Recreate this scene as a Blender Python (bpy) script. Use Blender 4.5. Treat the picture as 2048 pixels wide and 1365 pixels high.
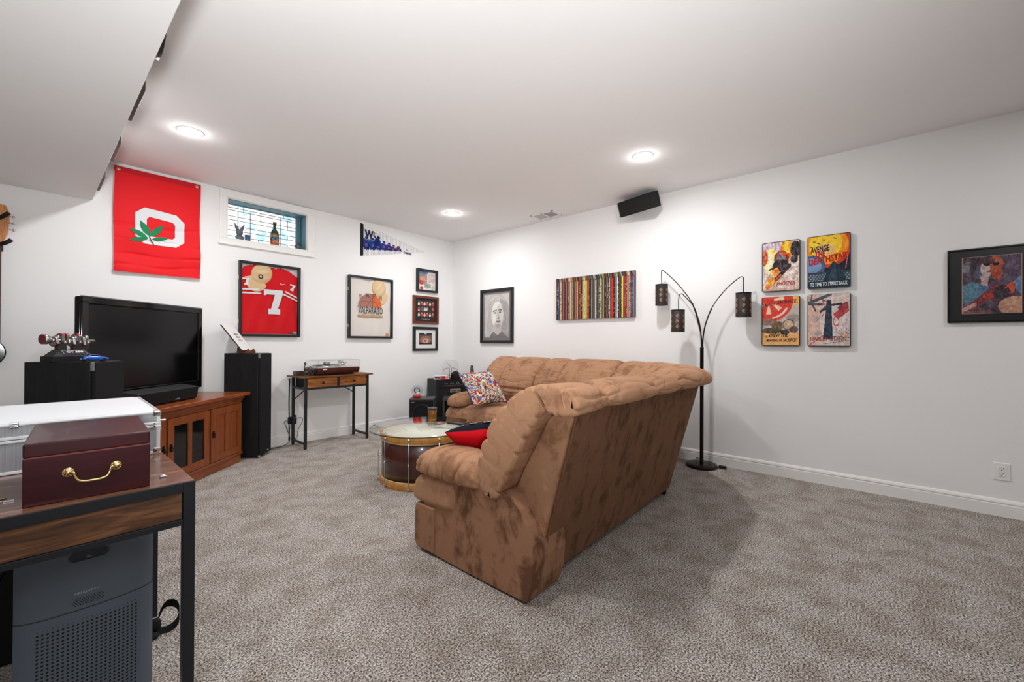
import bpy, bmesh, math, random
import numpy as np
from mathutils import Vector, Matrix
random.seed(7); rng = np.random.RandomState(5)
for o in list(bpy.data.objects): bpy.data.objects.remove(o)
S = bpy.context.scene
COL = S.collection
PI = math.pi
# ------------------------------------------------------------------ camera
cam_d = bpy.data.cameras.new('camera'); cam = bpy.data.objects.new('camera', cam_d); COL.objects.link(cam)
cam_d.sensor_width = 36.0; cam_d.lens = 843.1*36.0/2048.0; cam_d.clip_start = 0.05; cam_d.clip_end = 60
cR = Vector((0.65847784, -0.75258573, 0.0046544)); cU = Vector((-0.00606795, 0.00087526, 0.99998121)); cF = Vector((0.75257566, 0.65849371, 0.00399031))
M = Matrix(((cR.x, cU.x, -cF.x, -4.30191), (cR.y, cU.y, -cF.y, -4.99464), (cR.z, cU.z, -cF.z, 1.15087), (0, 0, 0, 1)))
cam.matrix_world = M
S.camera = cam
# ------------------------------------------------------------------ colour, world, exposure
S.view_settings.view_transform = 'Standard'; S.view_settings.look = 'None'
S.view_settings.gamma = 1.0; S.view_settings.use_curve_mapping = False
S.view_settings.exposure = 0.36
w = bpy.data.worlds.new('world'); S.world = w; w.use_nodes = True
bg = w.node_tree.nodes['Background']; bg.inputs[0].default_value = (0.62, 0.80, 1.0, 1); bg.inputs[1].default_value = 1.6
# ------------------------------------------------------------------ recessed ceiling cans and added fill lights
H = 2.7
CANS = [(-3.533, -1.159), (-0.978, -3.515), (-0.976, -1.127), (-3.53, -3.515)]
CAN_W = 14.0
REAR_FILL = [(-0.978, -6.3), (-3.53, -6.3), (-6.1, -5.2)]          # unseen fill lights added behind the camera, for right wall and foreground
def area(name, loc, size, watt, rot=(0, 0, 0), shape='DISK', col=(0.975, 0.985, 1.0), sy=None):
    d = bpy.data.lights.new(name, 'AREA'); d.shape = shape; d.size = size; d.energy = watt; d.color = col
    if sy: d.size_y = sy
    o = bpy.data.objects.new(name, d); COL.objects.link(o); o.location = loc; o.rotation_euler = rot
    return o
for cx_, cy_ in CANS:
    area('can_and_fill_glow', (cx_, cy_, H-0.032), 0.13, CAN_W)
    pl = bpy.data.lights.new('can_light_spill', 'POINT'); pl.energy = 0.6; pl.shadow_soft_size = 0.045; pl.color = (0.975, 0.985, 1.0)
    po = bpy.data.objects.new('can_light_spill', pl); COL.objects.link(po); po.location = (cx_, cy_, H-0.06)
for cx_, cy_ in REAR_FILL: area('can_and_fill_glow', (cx_, cy_, (2.332 if cx_ < -4 else H)-0.032), 0.13, 6.5)  # added fill discs only, no fixtures
# added spot behind the camera, aimed at the ceiling as bounced fill
fl_ = bpy.data.lights.new('bounce_fill', 'SPOT'); fl_.energy = 320.0; fl_.spot_size = math.radians(122); fl_.spot_blend = 1.0; fl_.shadow_soft_size = 0.12; fl_.color = (0.95, 0.975, 1.0)
fo_ = bpy.data.objects.new('bounce_fill', fl_); COL.objects.link(fo_); fo_.location = (-4.5, -5.35, 1.15)
fo_.rotation_euler = (Vector((-3.45, -3.8, 2.7))-Vector((-4.5, -5.35, 1.15))).to_track_quat('-Z', 'Y').to_euler()
# ------------------------------------------------------------------ materials
def lin(c):
    return tuple(((x/255.0)/12.92 if x/255.0 <= 0.04045 else ((x/255.0+0.055)/1.055)**2.4) for x in c)
MAT = {}
def mat(name, rgb, rough=0.5, metal=0.0, spec=0.5, coat=0.0, emit=None, estr=1.0, trans=0.0, ior=1.45, sheen=0.0, alpha=1.0, bump=None):
    if name in MAT: return MAT[name]
    m = bpy.data.materials.new(name); m.use_nodes = True
    b = m.node_tree.nodes['Principled BSDF']
    b.inputs['Base Color'].default_value = (*lin(rgb), 1); b.inputs['Roughness'].default_value = rough
    b.inputs['Metallic'].default_value = metal; b.inputs['Specular IOR Level'].default_value = spec
    b.inputs['Coat Weight'].default_value = coat; b.inputs['Transmission Weight'].default_value = trans
    b.inputs['IOR'].default_value = ior; b.inputs['Sheen Weight'].default_value = sheen
    b.inputs['Alpha'].default_value = alpha
    if emit: b.inputs['Emission Color'].default_value = (*lin(emit), 1); b.inputs['Emission Strength'].default_value = estr
    if bump:
        nt = m.node_tree; tc = nt.nodes.new('ShaderNodeTexCoord'); n = nt.nodes.new('ShaderNodeTexNoise')
        n.inputs['Scale'].default_value = bump[0]; n.inputs['Detail'].default_value = 3
        bp = nt.nodes.new('ShaderNodeBump'); bp.inputs['Strength'].default_value = bump[1]; bp.inputs['Distance'].default_value = bump[2]
        nt.links.new(tc.outputs['Object'], n.inputs['Vector']); nt.links.new(n.outputs['Fac'], bp.inputs['Height']); nt.links.new(bp.outputs['Normal'], b.inputs['Normal'])
    MAT[name] = m
    return m
def ramp(nt, fac, stops):
    r = nt.nodes.new('ShaderNodeValToRGB'); e = r.color_ramp.elements
    while len(e) > 1: e.remove(e[-1])
    e[0].position = stops[0][0]; e[0].color = (*lin(stops[0][1]), 1)
    for p, c in stops[1:]:
        k = e.new(p); k.color = (*lin(c), 1)
    nt.links.new(fac, r.inputs['Fac']); return r
def wood(name, dark, light, axis=0, rough=0.4, scale=1.0, coat=0.0, mid=None, streak=9.0, spec=0.5):
    m = mat(name, light, rough, coat=coat, spec=spec); nt = m.node_tree; b = nt.nodes['Principled BSDF']
    tc = nt.nodes.new('ShaderNodeTexCoord'); mp = nt.nodes.new('ShaderNodeMapping')
    sc = [streak*scale]*3; sc[axis] = 1.1*scale
    mp.inputs['Scale'].default_value = sc
    n = nt.nodes.new('ShaderNodeTexNoise'); n.inputs['Scale'].default_value = 2.2; n.inputs['Detail'].default_value = 7; n.inputs['Distortion'].default_value = 1.2; n.inputs['Roughness'].default_value = 0.62
    nt.links.new(tc.outputs['Object'], mp.inputs['Vector']); nt.links.new(mp.outputs['Vector'], n.inputs['Vector'])
    st = [(0.30, dark), (0.68, light)] if mid is None else [(0.30, dark), (0.5, mid), (0.70, light)]
    r = ramp(nt, n.outputs['Fac'], st); nt.links.new(r.outputs['Color'], b.inputs['Base Color'])
    return m
# wall paint, ceiling paint, trim
M_wall = mat('wall_paint', (243, 242, 241), 0.75, spec=0.25, bump=(220, 0.04, 0.0004))
M_ceil = mat('ceiling_paint', (243, 242, 241), 0.9, spec=0.15, bump=(180, 0.05, 0.0004))
M_trim = mat('trim_paint', (244, 242, 239), 0.38, spec=0.4)
def carpet_mat():
    m = mat('carpet_pile', (150, 140, 130), 1.0, spec=0.05); nt = m.node_tree; b = nt.nodes['Principled BSDF']
    tc = nt.nodes.new('ShaderNodeTexCoord')
    n1 = nt.nodes.new('ShaderNodeTexNoise'); n1.inputs['Scale'].default_value = 140; n1.inputs['Detail'].default_value = 6; n1.inputs['Roughness'].default_value = 0.85
    n2 = nt.nodes.new('ShaderNodeTexNoise'); n2.inputs['Scale'].default_value = 6.5; n2.inputs['Detail'].default_value = 6; n2.inputs['Distortion'].default_value = 0.2
    nt.links.new(tc.outputs['Object'], n1.inputs['Vector']); nt.links.new(tc.outputs['Object'], n2.inputs['Vector'])
    r1 = ramp(nt, n1.outputs['Fac'], [(0.40, (26, 21, 18)), (0.46, (108, 98, 90)), (0.51, (190, 181, 172)), (0.575, (252, 246, 240))])
    r2 = ramp(nt, n2.outputs['Fac'], [(0.38, (229, 224, 219)), (0.58, (255, 255, 255))])
    mx = nt.nodes.new('ShaderNodeMix'); mx.data_type = 'RGBA'; mx.blend_type = 'MULTIPLY'; mx.inputs[0].default_value = 1.0
    nt.links.new(r1.outputs['Color'], mx.inputs[6]); nt.links.new(r2.outputs['Color'], mx.inputs[7]); nt.links.new(mx.outputs[2], b.inputs['Base Color'])
    bp = nt.nodes.new('ShaderNodeBump'); bp.inputs['Strength'].default_value = 0.8; bp.inputs['Distance'].default_value = 0.006
    nt.links.new(n1.outputs['Fac'], bp.inputs['Height']); nt.links.new(bp.outputs['Normal'], b.inputs['Normal'])
    return m
M_carpet = carpet_mat()
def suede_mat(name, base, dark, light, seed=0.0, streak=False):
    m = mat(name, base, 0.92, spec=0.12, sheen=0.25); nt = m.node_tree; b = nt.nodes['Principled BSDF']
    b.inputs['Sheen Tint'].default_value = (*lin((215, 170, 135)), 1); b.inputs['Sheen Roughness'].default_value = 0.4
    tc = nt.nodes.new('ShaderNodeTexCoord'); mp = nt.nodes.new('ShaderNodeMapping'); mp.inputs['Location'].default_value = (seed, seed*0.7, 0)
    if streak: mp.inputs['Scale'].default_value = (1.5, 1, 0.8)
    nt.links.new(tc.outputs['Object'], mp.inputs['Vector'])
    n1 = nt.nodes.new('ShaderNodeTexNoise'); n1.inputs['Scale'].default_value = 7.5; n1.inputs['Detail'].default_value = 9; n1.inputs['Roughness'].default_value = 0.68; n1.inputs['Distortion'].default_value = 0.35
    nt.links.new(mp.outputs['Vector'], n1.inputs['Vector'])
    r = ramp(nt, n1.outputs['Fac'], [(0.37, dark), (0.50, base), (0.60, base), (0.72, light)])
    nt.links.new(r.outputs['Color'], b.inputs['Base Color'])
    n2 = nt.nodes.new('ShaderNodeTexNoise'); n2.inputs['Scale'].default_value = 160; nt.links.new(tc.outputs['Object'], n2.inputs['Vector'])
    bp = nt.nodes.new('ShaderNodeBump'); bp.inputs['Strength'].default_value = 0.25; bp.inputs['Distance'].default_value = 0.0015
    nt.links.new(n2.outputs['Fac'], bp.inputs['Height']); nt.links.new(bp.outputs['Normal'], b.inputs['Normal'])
    return m
M_suede = suede_mat('brown_suede', (172, 130, 101), (140, 100, 75), (190, 148, 118), 3.1)
M_suede_p = suede_mat('brown_suede_shaded', (122, 87, 66), (84, 57, 42), (140, 103, 81), 1.7, True)  # same suede, darkened: shade on the sofa back put into the colour
M_print = mat('print_ink', (255, 255, 255), 0.45, spec=0.3)
_a = M_print.node_tree.nodes.new('ShaderNodeAttribute'); _a.attribute_name = 'Col'
M_print.node_tree.links.new(_a.outputs['Color'], M_print.node_tree.nodes['Principled BSDF'].inputs['Base Color'])
M_print_m = mat('print_cloth', (255, 255, 255), 0.9, spec=0.1)
_a = M_print_m.node_tree.nodes.new('ShaderNodeAttribute'); _a.attribute_name = 'Col'
M_print_m.node_tree.links.new(_a.outputs['Color'], M_print_m.node_tree.nodes['Principled BSDF'].inputs['Base Color'])
M_black = mat('black_plastic', (22, 22, 24), 0.42)
M_matblack = mat('matte_black', (20, 20, 21), 0.75)
M_blkmetal = mat('black_painted_metal', (30, 32, 36), 0.42, metal=0.0)
M_gloss = mat('gloss_black', (8, 8, 9), 0.08)
M_screen = mat('screen_glass', (4, 4, 5), 0.16, spec=0.4)
M_chrome = mat('chrome', (215, 215, 218), 0.18, metal=1.0)
M_brass = mat('polished_brass', (208, 182, 128), 0.2, metal=1.0)
M_alu = mat('brushed_aluminium', (212, 214, 216), 0.34, metal=0.75)
M_white = mat('white_plain', (238, 238, 236), 0.6)
def thin_glass(name, tint=(255, 255, 255), ior=1.5, rough=0.01, extra=0.0):
    m = mat(name, tint); nt = m.node_tree; nt.nodes.remove(nt.nodes['Principled BSDF']); out = nt.nodes['Material Output']
    tr = nt.nodes.new('ShaderNodeBsdfTransparent'); tr.inputs[0].default_value = (*lin(tint), 1); gl = nt.nodes.new('ShaderNodeBsdfGlossy'); gl.inputs['Roughness'].default_value = rough
    fr = nt.nodes.new('ShaderNodeFresnel'); fr.inputs['IOR'].default_value = ior; mx = nt.nodes.new('ShaderNodeMixShader')
    ge = nt.nodes.new('ShaderNodeNewGeometry'); iv = nt.nodes.new('ShaderNodeMath'); iv.operation = 'SUBTRACT'; iv.inputs[0].default_value = 1.0; mu = nt.nodes.new('ShaderNodeMath'); mu.operation = 'MULTIPLY'
    nt.links.new(ge.outputs['Backfacing'], iv.inputs[1]); nt.links.new(iv.outputs[0], mu.inputs[0]); nt.links.new(fr.outputs[0], mu.inputs[1]); nt.links.new(mu.outputs[0], mx.inputs[0]); nt.links.new(tr.outputs[0], mx.inputs[1]); nt.links.new(gl.outputs[0], mx.inputs[2]); nt.links.new(mx.outputs[0], out.inputs[0]); return m
M_table_glass = thin_glass('table_glass', (252, 254, 253), 1.5); M_acry = thin_glass('thin_acrylic', (253, 253, 253), 1.10); M_glaze = thin_glass('picture_glazing', (252, 252, 252), 1.14)
M_glass = mat('clear_glass', (250, 254, 252), 0.02, trans=1.0, ior=1.45)
M_clear = thin_glass('clear_acrylic', (240, 243, 245), 1.5)
M_glassedge = mat('glass_edge_green', (30, 62, 58), 0.1, trans=0.3)
# ------------------------------------------------------------------ mesh helpers
def add_to(bm, verts, faces, mi=0):
    vs = [bm.verts.new(v) for v in verts]
    out = []
    for f in faces:
        try:
            fc = bm.faces.new([vs[i] for i in f]); fc.material_index = mi; out.append(fc)
        except ValueError: pass
    return vs
def box(bm, x0, x1, y0, y1, z0, z1, bev=0.0, seg=2):
    if x1 < x0: x0, x1 = x1, x0
    if y1 < y0: y0, y1 = y1, y0
    if z1 < z0: z0, z1 = z1, z0
    t = bmesh.new()
    add_to(t, [(x0, y0, z0), (x1, y0, z0), (x1, y1, z0), (x0, y1, z0), (x0, y0, z1), (x1, y0, z1), (x1, y1, z1), (x0, y1, z1)],
           [(0, 3, 2, 1), (4, 5, 6, 7), (0, 1, 5, 4), (1, 2, 6, 5), (2, 3, 7, 6), (3, 0, 4, 7)])
    if bev > 0:
        bmesh.ops.bevel(t, geom=list(t.edges), offset=min(bev, 0.45*min(x1-x0, y1-y0, z1-z0)), segments=seg, affect='EDGES', profile=0.5)
    merge(bm, t)
def merge(bm, t, mtx=None):
    if mtx is not None: t.transform(mtx)
    t.verts.index_update()
    vs = [bm.verts.new(v.co) for v in t.verts]
    for f in t.faces:
        try:
            k = bm.faces.new([vs[v.index] for v in f.verts]); k.smooth = f.smooth; k.material_index = f.material_index
        except ValueError: pass
    t.free()
def frame_of(d):
    d = Vector(d).normalized(); a = Vector((0, 0, 1)) if abs(d.z) < 0.9 else Vector((1, 0, 0))
    u = d.cross(a).normalized(); return u, d.cross(u).normalized()
def tube(bm, pts, r, n=8, cap=True, smooth=True, closed=False):
    pts = [Vector(p) for p in pts]; rs = r if isinstance(r, (list, tuple)) else [r]*len(pts)
    rings = []; u = None
    for i, p in enumerate(pts):
        if closed: d = pts[(i+1) % len(pts)]-pts[i-1]
        else: d = (pts[min(i+1, len(pts)-1)]-pts[max(i-1, 0)])
        if d.length < 1e-9: d = Vector((0, 0, 1))
        d.normalize()
        if u is None: u, v = frame_of(d)
        else:
            u = (u-d*u.dot(d)).normalized(); v = d.cross(u)
        rings.append([bm.verts.new(p+(u*math.cos(a)+v*math.sin(a))*rs[i]) for a in [2*PI*k/n for k in range(n)]])
    m = len(rings)
    for i in range(m if closed else m-1):
        A, B = rings[i], rings[(i+1) % m]
        for k in range(n):
            f = bm.faces.new((A[k], A[(k+1) % n], B[(k+1) % n], B[k])); f.smooth = smooth
    if cap and not closed:
        bm.faces.new(rings[0][::-1]); bm.faces.new(rings[-1])
def cyl(bm, p0, p1, r0, r1=None, n=24):
    tube(bm, [p0, p1], [r0, r0 if r1 is None else r1], n)
def lathe(bm, prof, c=(0, 0, 0), n=32, smooth=True, mtx=None):
    t = bmesh.new(); rings = []
    for r, z in prof:
        if r < 1e-6: rings.append([t.verts.new((0, 0, z))])
        else: rings.append([t.verts.new((r*math.cos(2*PI*k/n), r*math.sin(2*PI*k/n), z)) for k in range(n)])
    for A, B in zip(rings, rings[1:]):
        for k in range(n):
            k2 = (k+1) % n
            if len(A) == 1 and len(B) == 1: continue
            if len(A) == 1: f = t.faces.new((A[0], B[k2], B[k]))
            elif len(B) == 1: f = t.faces.new((A[k], A[k2], B[0]))
            else: f = t.faces.new((A[k], A[k2], B[k2], B[k]))
            f.smooth = smooth
    merge(bm, t, (Matrix.Translation(c) @ (mtx or Matrix())))
def prism(bm, poly, fn, a, b, bev=0.0):
    """poly: 2D points; fn(u, v, w) -> 3D; extruded from w=a to w=b"""
    t = bmesh.new(); n = len(poly)
    A = [t.verts.new(fn(u, v, a)) for u, v in poly]; B = [t.verts.new(fn(u, v, b)) for u, v in poly]
    t.faces.new(A[::-1]); t.faces.new(B)
    for i in range(n): t.faces.new((A[i], A[(i+1) % n], B[(i+1) % n], B[i]))
    bmesh.ops.recalc_face_normals(t, faces=list(t.faces))
    if bev > 0: bmesh.ops.bevel(t, geom=list(t.edges), offset=bev, segments=2, affect='EDGES', profile=0.5)
    merge(bm, t)
def puff(bm, c, h, e1=0.4, e2=0.4, nu=48, nv=32, fn=None, mtx=None):
    """superellipsoid cushion, half sizes h; fn(x,y,z)->(x,y,z) reshapes local coordinates"""
    t = bmesh.new()
    sg = lambda x, e: math.copysign(abs(x)**e, x)
    rows = []
    for j in range(nv+1):
        ph = -PI/2+PI*j/nv; row = []
        for i in range(nu):
            th = -PI+2*PI*i/nu
            p = (h[0]*sg(math.cos(ph), e1)*sg(math.cos(th), e2), h[1]*sg(math.cos(ph), e1)*sg(math.sin(th), e2), h[2]*sg(math.sin(ph), e1))
            row.append(p)
        rows.append([rows_pt for rows_pt in row] if 0 < j < nv else [row[0]])
    V = []
    for row in rows: V.append([t.verts.new(fn(*p) if fn else p) for p in row])
    for A, B in zip(V, V[1:]):
        for i in range(nu):
            i2 = (i+1) % nu
            if len(A) == 1: f = t.faces.new((A[0], B[i2], B[i]))
            elif len(B) == 1: f = t.faces.new((A[i], A[i2], B[0]))
            else: f = t.faces.new((A[i], A[i2], B[i2], B[i]))
            f.smooth = True
    bmesh.ops.recalc_face_normals(t, faces=list(t.faces))
    merge(bm, t, Matrix.Translation(c) @ (mtx or Matrix()))
# ------------------------------------------------------------------ object helpers
def thing(name, label, cat, loc=(0, 0, 0), rz=0.0, group=None):
    o = bpy.data.objects.new(name, None); COL.objects.link(o); o.empty_display_size = 0.1
    o.location = loc; o.rotation_euler = (0, 0, rz); o['label'] = label; o['category'] = cat
    if group: o['group'] = group
    return o
def tag(o, label, cat, group=None):
    o['label'] = label; o['category'] = cat
    if group: o['group'] = group
    return o
def root_of(o):
    while o.parent: o = o.parent
    return o
def obj(name, bm, m, parent=None, world=False, label=None, smooth=None):
    """links the bmesh as ONE object. world=True: the verts are world coordinates, moved into the (unrotated) root's frame"""
    if world and parent is not None:
        l = root_of(parent).location; bm.transform(Matrix.Translation((-l.x, -l.y, -l.z)))
    bm.normal_update()
    me = bpy.data.meshes.new(name)
    if smooth is not None:
        for f in bm.faces: f.smooth = smooth
    bm.to_mesh(me); bm.free()
    for k in (m if isinstance(m, (list, tuple)) else [m]): me.materials.append(k)
    o = bpy.data.objects.new(name, me); COL.objects.link(o)
    if parent is not None: o.parent = parent
    if label: o['label'] = label
    return o
def struct(name, bm, m, parent=None):
    o = obj(name, bm, m, parent); o['kind'] = 'structure'; return o
def text_bm(s, width, height, fn, bold=0.0, italic=0.0, depth=0.0, thick=0.0012):
    """lettering filling width x height; fn(u, v, w) maps text plane to 3D"""
    cu = bpy.data.curves.new('t', 'FONT'); cu.body = s; cu.offset = bold; cu.resolution_u = 2
    cu.extrude = 0.0; cu.shear = italic; cu.align_x = 'LEFT'
    o = bpy.data.objects.new('t', cu); COL.objects.link(o)
    dg = bpy.context.evaluated_depsgraph_get(); me = bpy.data.meshes.new_from_object(o.evaluated_get(dg))
    bpy.data.objects.remove(o); bpy.data.curves.remove(cu)
    t = bmesh.new(); t.from_mesh(me); bpy.data.meshes.remove(me)
    xs = [v.co.x for v in t.verts]; ys = [v.co.y for v in t.verts]
    x0, x1, y0, y1 = min(xs), max(xs), min(ys), max(ys)
    for v in t.verts:
        v.co = fn((v.co.x-x0)/(x1-x0)*width, (v.co.y-y0)/(y1-y0)*height, depth)
    return t
def lettering(bm, s, width, height, fn, **k):
    t = text_bm(s, width, height, fn, **k); merge(bm, t)
# ------------------------------------------------------------------ flat print raster
class Art:
    def __init__(s, w, h, bgc):
        s.w, s.h = w, h; s.a = np.zeros((h, w, 3)); s.a[:] = bgc
        s.X, s.Y = np.meshgrid((np.arange(w)+0.5)/w, (np.arange(h)+0.5)/h)      # y up
    def put(s, m, c, al=1.0):
        m = m.astype(float)*al; s.a = s.a*(1-m[..., None])+np.array(c, float)*m[..., None]
    def ell(s, x, y, rx, ry, c, rot=0.0, al=1.0):
        dx, dy = s.X-x, s.Y-y; u = dx*math.cos(rot)+dy*math.sin(rot); v = -dx*math.sin(rot)+dy*math.cos(rot)
        s.put((u/rx)**2+(v/ry)**2 < 1, c, al)
    def ring(s, x, y, r0, r1, asp, c, a0=None, a1=None):
        dx, dy = s.X-x, (s.Y-y)*asp; r = np.hypot(dx, dy); m = (r > r0) & (r < r1)
        if a0 is not None:
            an = np.degrees(np.arctan2(dy, dx)) % 360; m &= (an > a0) & (an < a1)
        s.put(m, c)
    def rect(s, x0, x1, y0, y1, c, al=1.0): s.put((s.X > x0) & (s.X < x1) & (s.Y > y0) & (s.Y < y1), c, al)
    def poly(s, P, c, al=1.0):
        m = np.zeros_like(s.X, bool); n = len(P)
        for i in range(n):
            (xa, ya), (xb, yb) = P[i], P[(i+1) % n]
            if ya == yb: continue
            cr = ((ya > s.Y) != (yb > s.Y)) & (s.X < (xb-xa)*(s.Y-ya)/(yb-ya)+xa); m ^= cr
        s.put(m, c, al)
    def line(s, x0, y0, x1, y1, t, c, al=1.0):
        dx, dy = x1-x0, y1-y0; L = dx*dx+dy*dy+1e-12
        k = np.clip(((s.X-x0)*dx+(s.Y-y0)*dy)/L, 0, 1); s.put(np.hypot(s.X-x0-k*dx, s.Y-y0-k*dy) < t, c, al)
    def noise(s, amp, sc=8, seed=0, mask=None):
        r = np.random.RandomState(seed); g = r.rand(sc+2, sc+2)
        fx, fy = s.X*sc, s.Y*sc; i, j = fx.astype(int), fy.astype(int); u, v = fx-i, fy-j
        n = (g[j, i]*(1-u)+g[j, i+1]*u)*(1-v)+(g[j+1, i]*(1-u)+g[j+1, i+1]*u)*v
        d = (n-0.5)*amp
        if mask is not None: d = d*mask
        s.a = np.clip(s.a+d[..., None], 0, 255); return n
def art_obj(name, art, fn, parent=None, m=None, world=False, label=None, keep=None, relief=None):
    """fn(u, v) in 0..1 -> 3D"""
    w_, h_ = art.w, art.h
    vs = []; cols = []
    P = art.a/255.0; L = np.where(P <= 0.04045, P/12.92, ((P+0.055)/1.055)**2.4)
    for j in range(h_):
        for i in range(w_):
            vs.append(fn(i/(w_-1), j/(h_-1)))
    off = Vector((0, 0, 0))
    if world and parent is not None: off = root_of(parent).location
    vs = [(v[0]-off.x, v[1]-off.y, v[2]-off.z) for v in vs]
    fs = []
    for j in range(h_-1):
        for i in range(w_-1):
            if keep is not None and not keep[j, i]: continue
            k = j*w_+i; fs.append((k, k+1, k+w_+1, k+w_))
    me = bpy.data.meshes.new(name); me.from_pydata(vs, [], fs)
    at = me.color_attributes.new('Col', 'FLOAT_COLOR', 'POINT')
    c4 = np.ones((w_*h_, 4), np.float32); c4[:, :3] = L.reshape(-1, 3); at.data.foreach_set('color', c4.ravel())
    me.materials.append(m or M_print); me.validate()
    o = bpy.data.objects.new(name, me); COL.objects.link(o)
    if parent is not None: o.parent = parent
    if label: o['label'] = label
    return o
# wall frames of reference: A = back wall (y=0, faces -y), B = right wall (x=0, faces -x)
def onA(x0, z0, off): return lambda u, v, w=0.0: (x0+u, -off-w, z0+v)
def onB(y0, z0, off): return lambda u, v, w=0.0: (-off-w, y0-u, z0+v)
# =================================================================== ROOM
XL, YB = -7.2, -9.6
ox0, ox1, oz0, oz1, OD = -2.995, -2.2, 2.203, 2.612, 0.18       # window opening
bm = bmesh.new()
box(bm, XL, 0.0, YB, 0.35, -0.06, 0.0); fl = struct('floor', bm, M_carpet)
bm = bmesh.new(); box(bm, XL, 0.1, YB, 0.05, H, H+0.05); struct('ceiling', bm, M_ceil)
bm = bmesh.new()
box(bm, XL, ox0, 0, 0.3, 0, H); box(bm, ox1, 0.1, 0, 0.3, 0, H); box(bm, ox0, ox1, 0, 0.3, 0, oz0); box(bm, ox0, ox1, 0, 0.3, oz1, H)
struct('wall_back', bm, M_wall)
bm = bmesh.new(); box(bm, 0, 0.1, YB, 0, 0, H); struct('wall_right', bm, M_wall)
bm = bmesh.new(); box(bm, XL-0.1, XL, YB, 0.3, 0, H); struct('wall_left', bm, M_wall)
bm = bmesh.new(); box(bm, XL, 0.1, YB-0.1, YB, 0, H); struct('wall_front', bm, M_wall)
bm = bmesh.new(); box(bm, XL, -3.965, YB, 0.0, 2.332, H, 0.003); o = struct('trim_1', bm, M_ceil); o['label'] = 'boxed-in white soffit along the left side'
def baseboard(name, fn, L):
    bm = bmesh.new()
    pr = [(0, 0), (0.014, 0), (0.014, 0.078), (0.0115, 0.082), (0.0115, 0.088), (0.0145, 0.092), (0.011, 0.104), (0.006, 0.112), (0, 0.114)]
    prism(bm, pr, fn, 0, L); struct(name, bm, M_trim)
baseboard('baseboard_back', lambda u, v, w: (-w, -u, v), 7.2)
baseboard('baseboard_right', lambda u, v, w: (-u, -w, v), 9.6)
# window: casing, jamb liner, teal vinyl frame, leaded panes
win = bpy.data.objects.new('window_1', None); COL.objects.link(win); win.location = (-2.6, 0, 2.4); win['kind'] = 'structure'
M_teal = mat('teal_vinyl', (92, 132, 146), 0.5)
tx0, tx1, tz0, tz1 = -3.062, -2.116, 2.144, 2.694
for nm, a in (('casing', (tx0, tx1, -0.018, 0.0, oz1+0.004, tz1)), ('casing', (tx0, tx1, -0.018, 0.0, tz0, oz0-0.004)), ('casing', (tx0, ox0-0.004, -0.018, 0.0, oz0-0.004, oz1+0.004)), ('casing', (ox1+0.004, tx1, -0.018, 0.0, oz0-0.004, oz1+0.004))):
    bm = bmesh.new(); box(bm, *a, 0.004); obj(nm, bm, M_trim, win, world=True)
bm = bmesh.new(); box(bm, tx0-0.01, tx1+0.01, -0.03, 0.0, tz0-0.012, tz0+0.004, 0.003); obj('window_sill', bm, M_trim, win, world=True)
bm = bmesh.new()
box(bm, ox0-0.004, ox0+0.004, -0.02, OD, oz0, oz1); box(bm, ox1-0.004, ox1+0.004, -0.02, 0.03, oz0, oz1); box(bm, ox0, ox1, -0.02, OD+0.05, oz0-0.006, oz0+0.002)
obj('jamb_liner', bm, M_trim, win, world=True)
bm = bmesh.new(); box(bm, ox0+0.004, ox1-0.004, 0.03, OD+0.05, oz1-0.006, oz1+0.004); box(bm, ox1-0.008, ox1, 0.03, OD+0.05, oz0, oz1)
obj('reveal_lining', bm, M_teal, win, world=True, label='teal lining of the window reveal')
gx0, gx1, gz0, gz1 = ox0+0.004, ox1-0.055, oz0+0.004, oz1-0.012
bm = bmesh.new(); box(bm, gx1, ox1-0.008, OD-0.02, OD+0.04, oz0, oz1, 0.004); box(bm, gx0, gx1, OD-0.01, OD+0.04, gz1, oz1, 0.003); box(bm, gx1+0.022, gx1+0.03, OD-0.035, OD, oz0, oz1)
box(bm, gx0, gx1, OD-0.01, OD+0.04, oz0-0.005, gz0+0.008, 0.003)
obj('window_frame', bm, M_teal, win, world=True)
# leaded glass: irregular grid of panes, each a flat coloured translucent piece, daylight put in as emission
def pane_mat(k, c):
    m = bpy.data.materials.new('leaded_pane_%d' % k); m.use_nodes = True; nt = m.node_tree; b = nt.nodes['Principled BSDF']
    tc = nt.nodes.new('ShaderNodeTexCoord'); n = nt.nodes.new('ShaderNodeTexNoise'); n.inputs['Scale'].default_value = 5; n.inputs['Detail'].default_value = 2; n.inputs['Distortion'].default_value = 1.0
    nt.links.new(tc.outputs['Object'], n.inputs['Vector'])
    r = ramp(nt, n.outputs['Fac'], [(0.34, (170, 200, 214)), (0.46, c), (0.55, (236, 236, 232)), (0.68, (222, 208, 204))])
    nt.links.new(r.outputs['Color'], b.inputs['Base Color']); b.inputs['Roughness'].default_value = 0.3
    nt.links.new(r.outputs['Color'], b.inputs['Emission Color']); b.inputs['Emission Strength'].default_value = 0.62
    b.inputs['Transmission Weight'].default_value = 0.2
    return m
PM = [pane_mat(0, (225, 240, 244)), pane_mat(1, (200, 228, 236)), pane_mat(2, (246, 232, 214))]
def PX(t): return gx0+(gx1-gx0)*t
def PZ(t): return gz0+(gz1-gz0)*t
hz = [0, 0.07, 0.17, 0.32, 0.44, 0.60, 0.70, 0.86, 0.93, 1.0]
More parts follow.
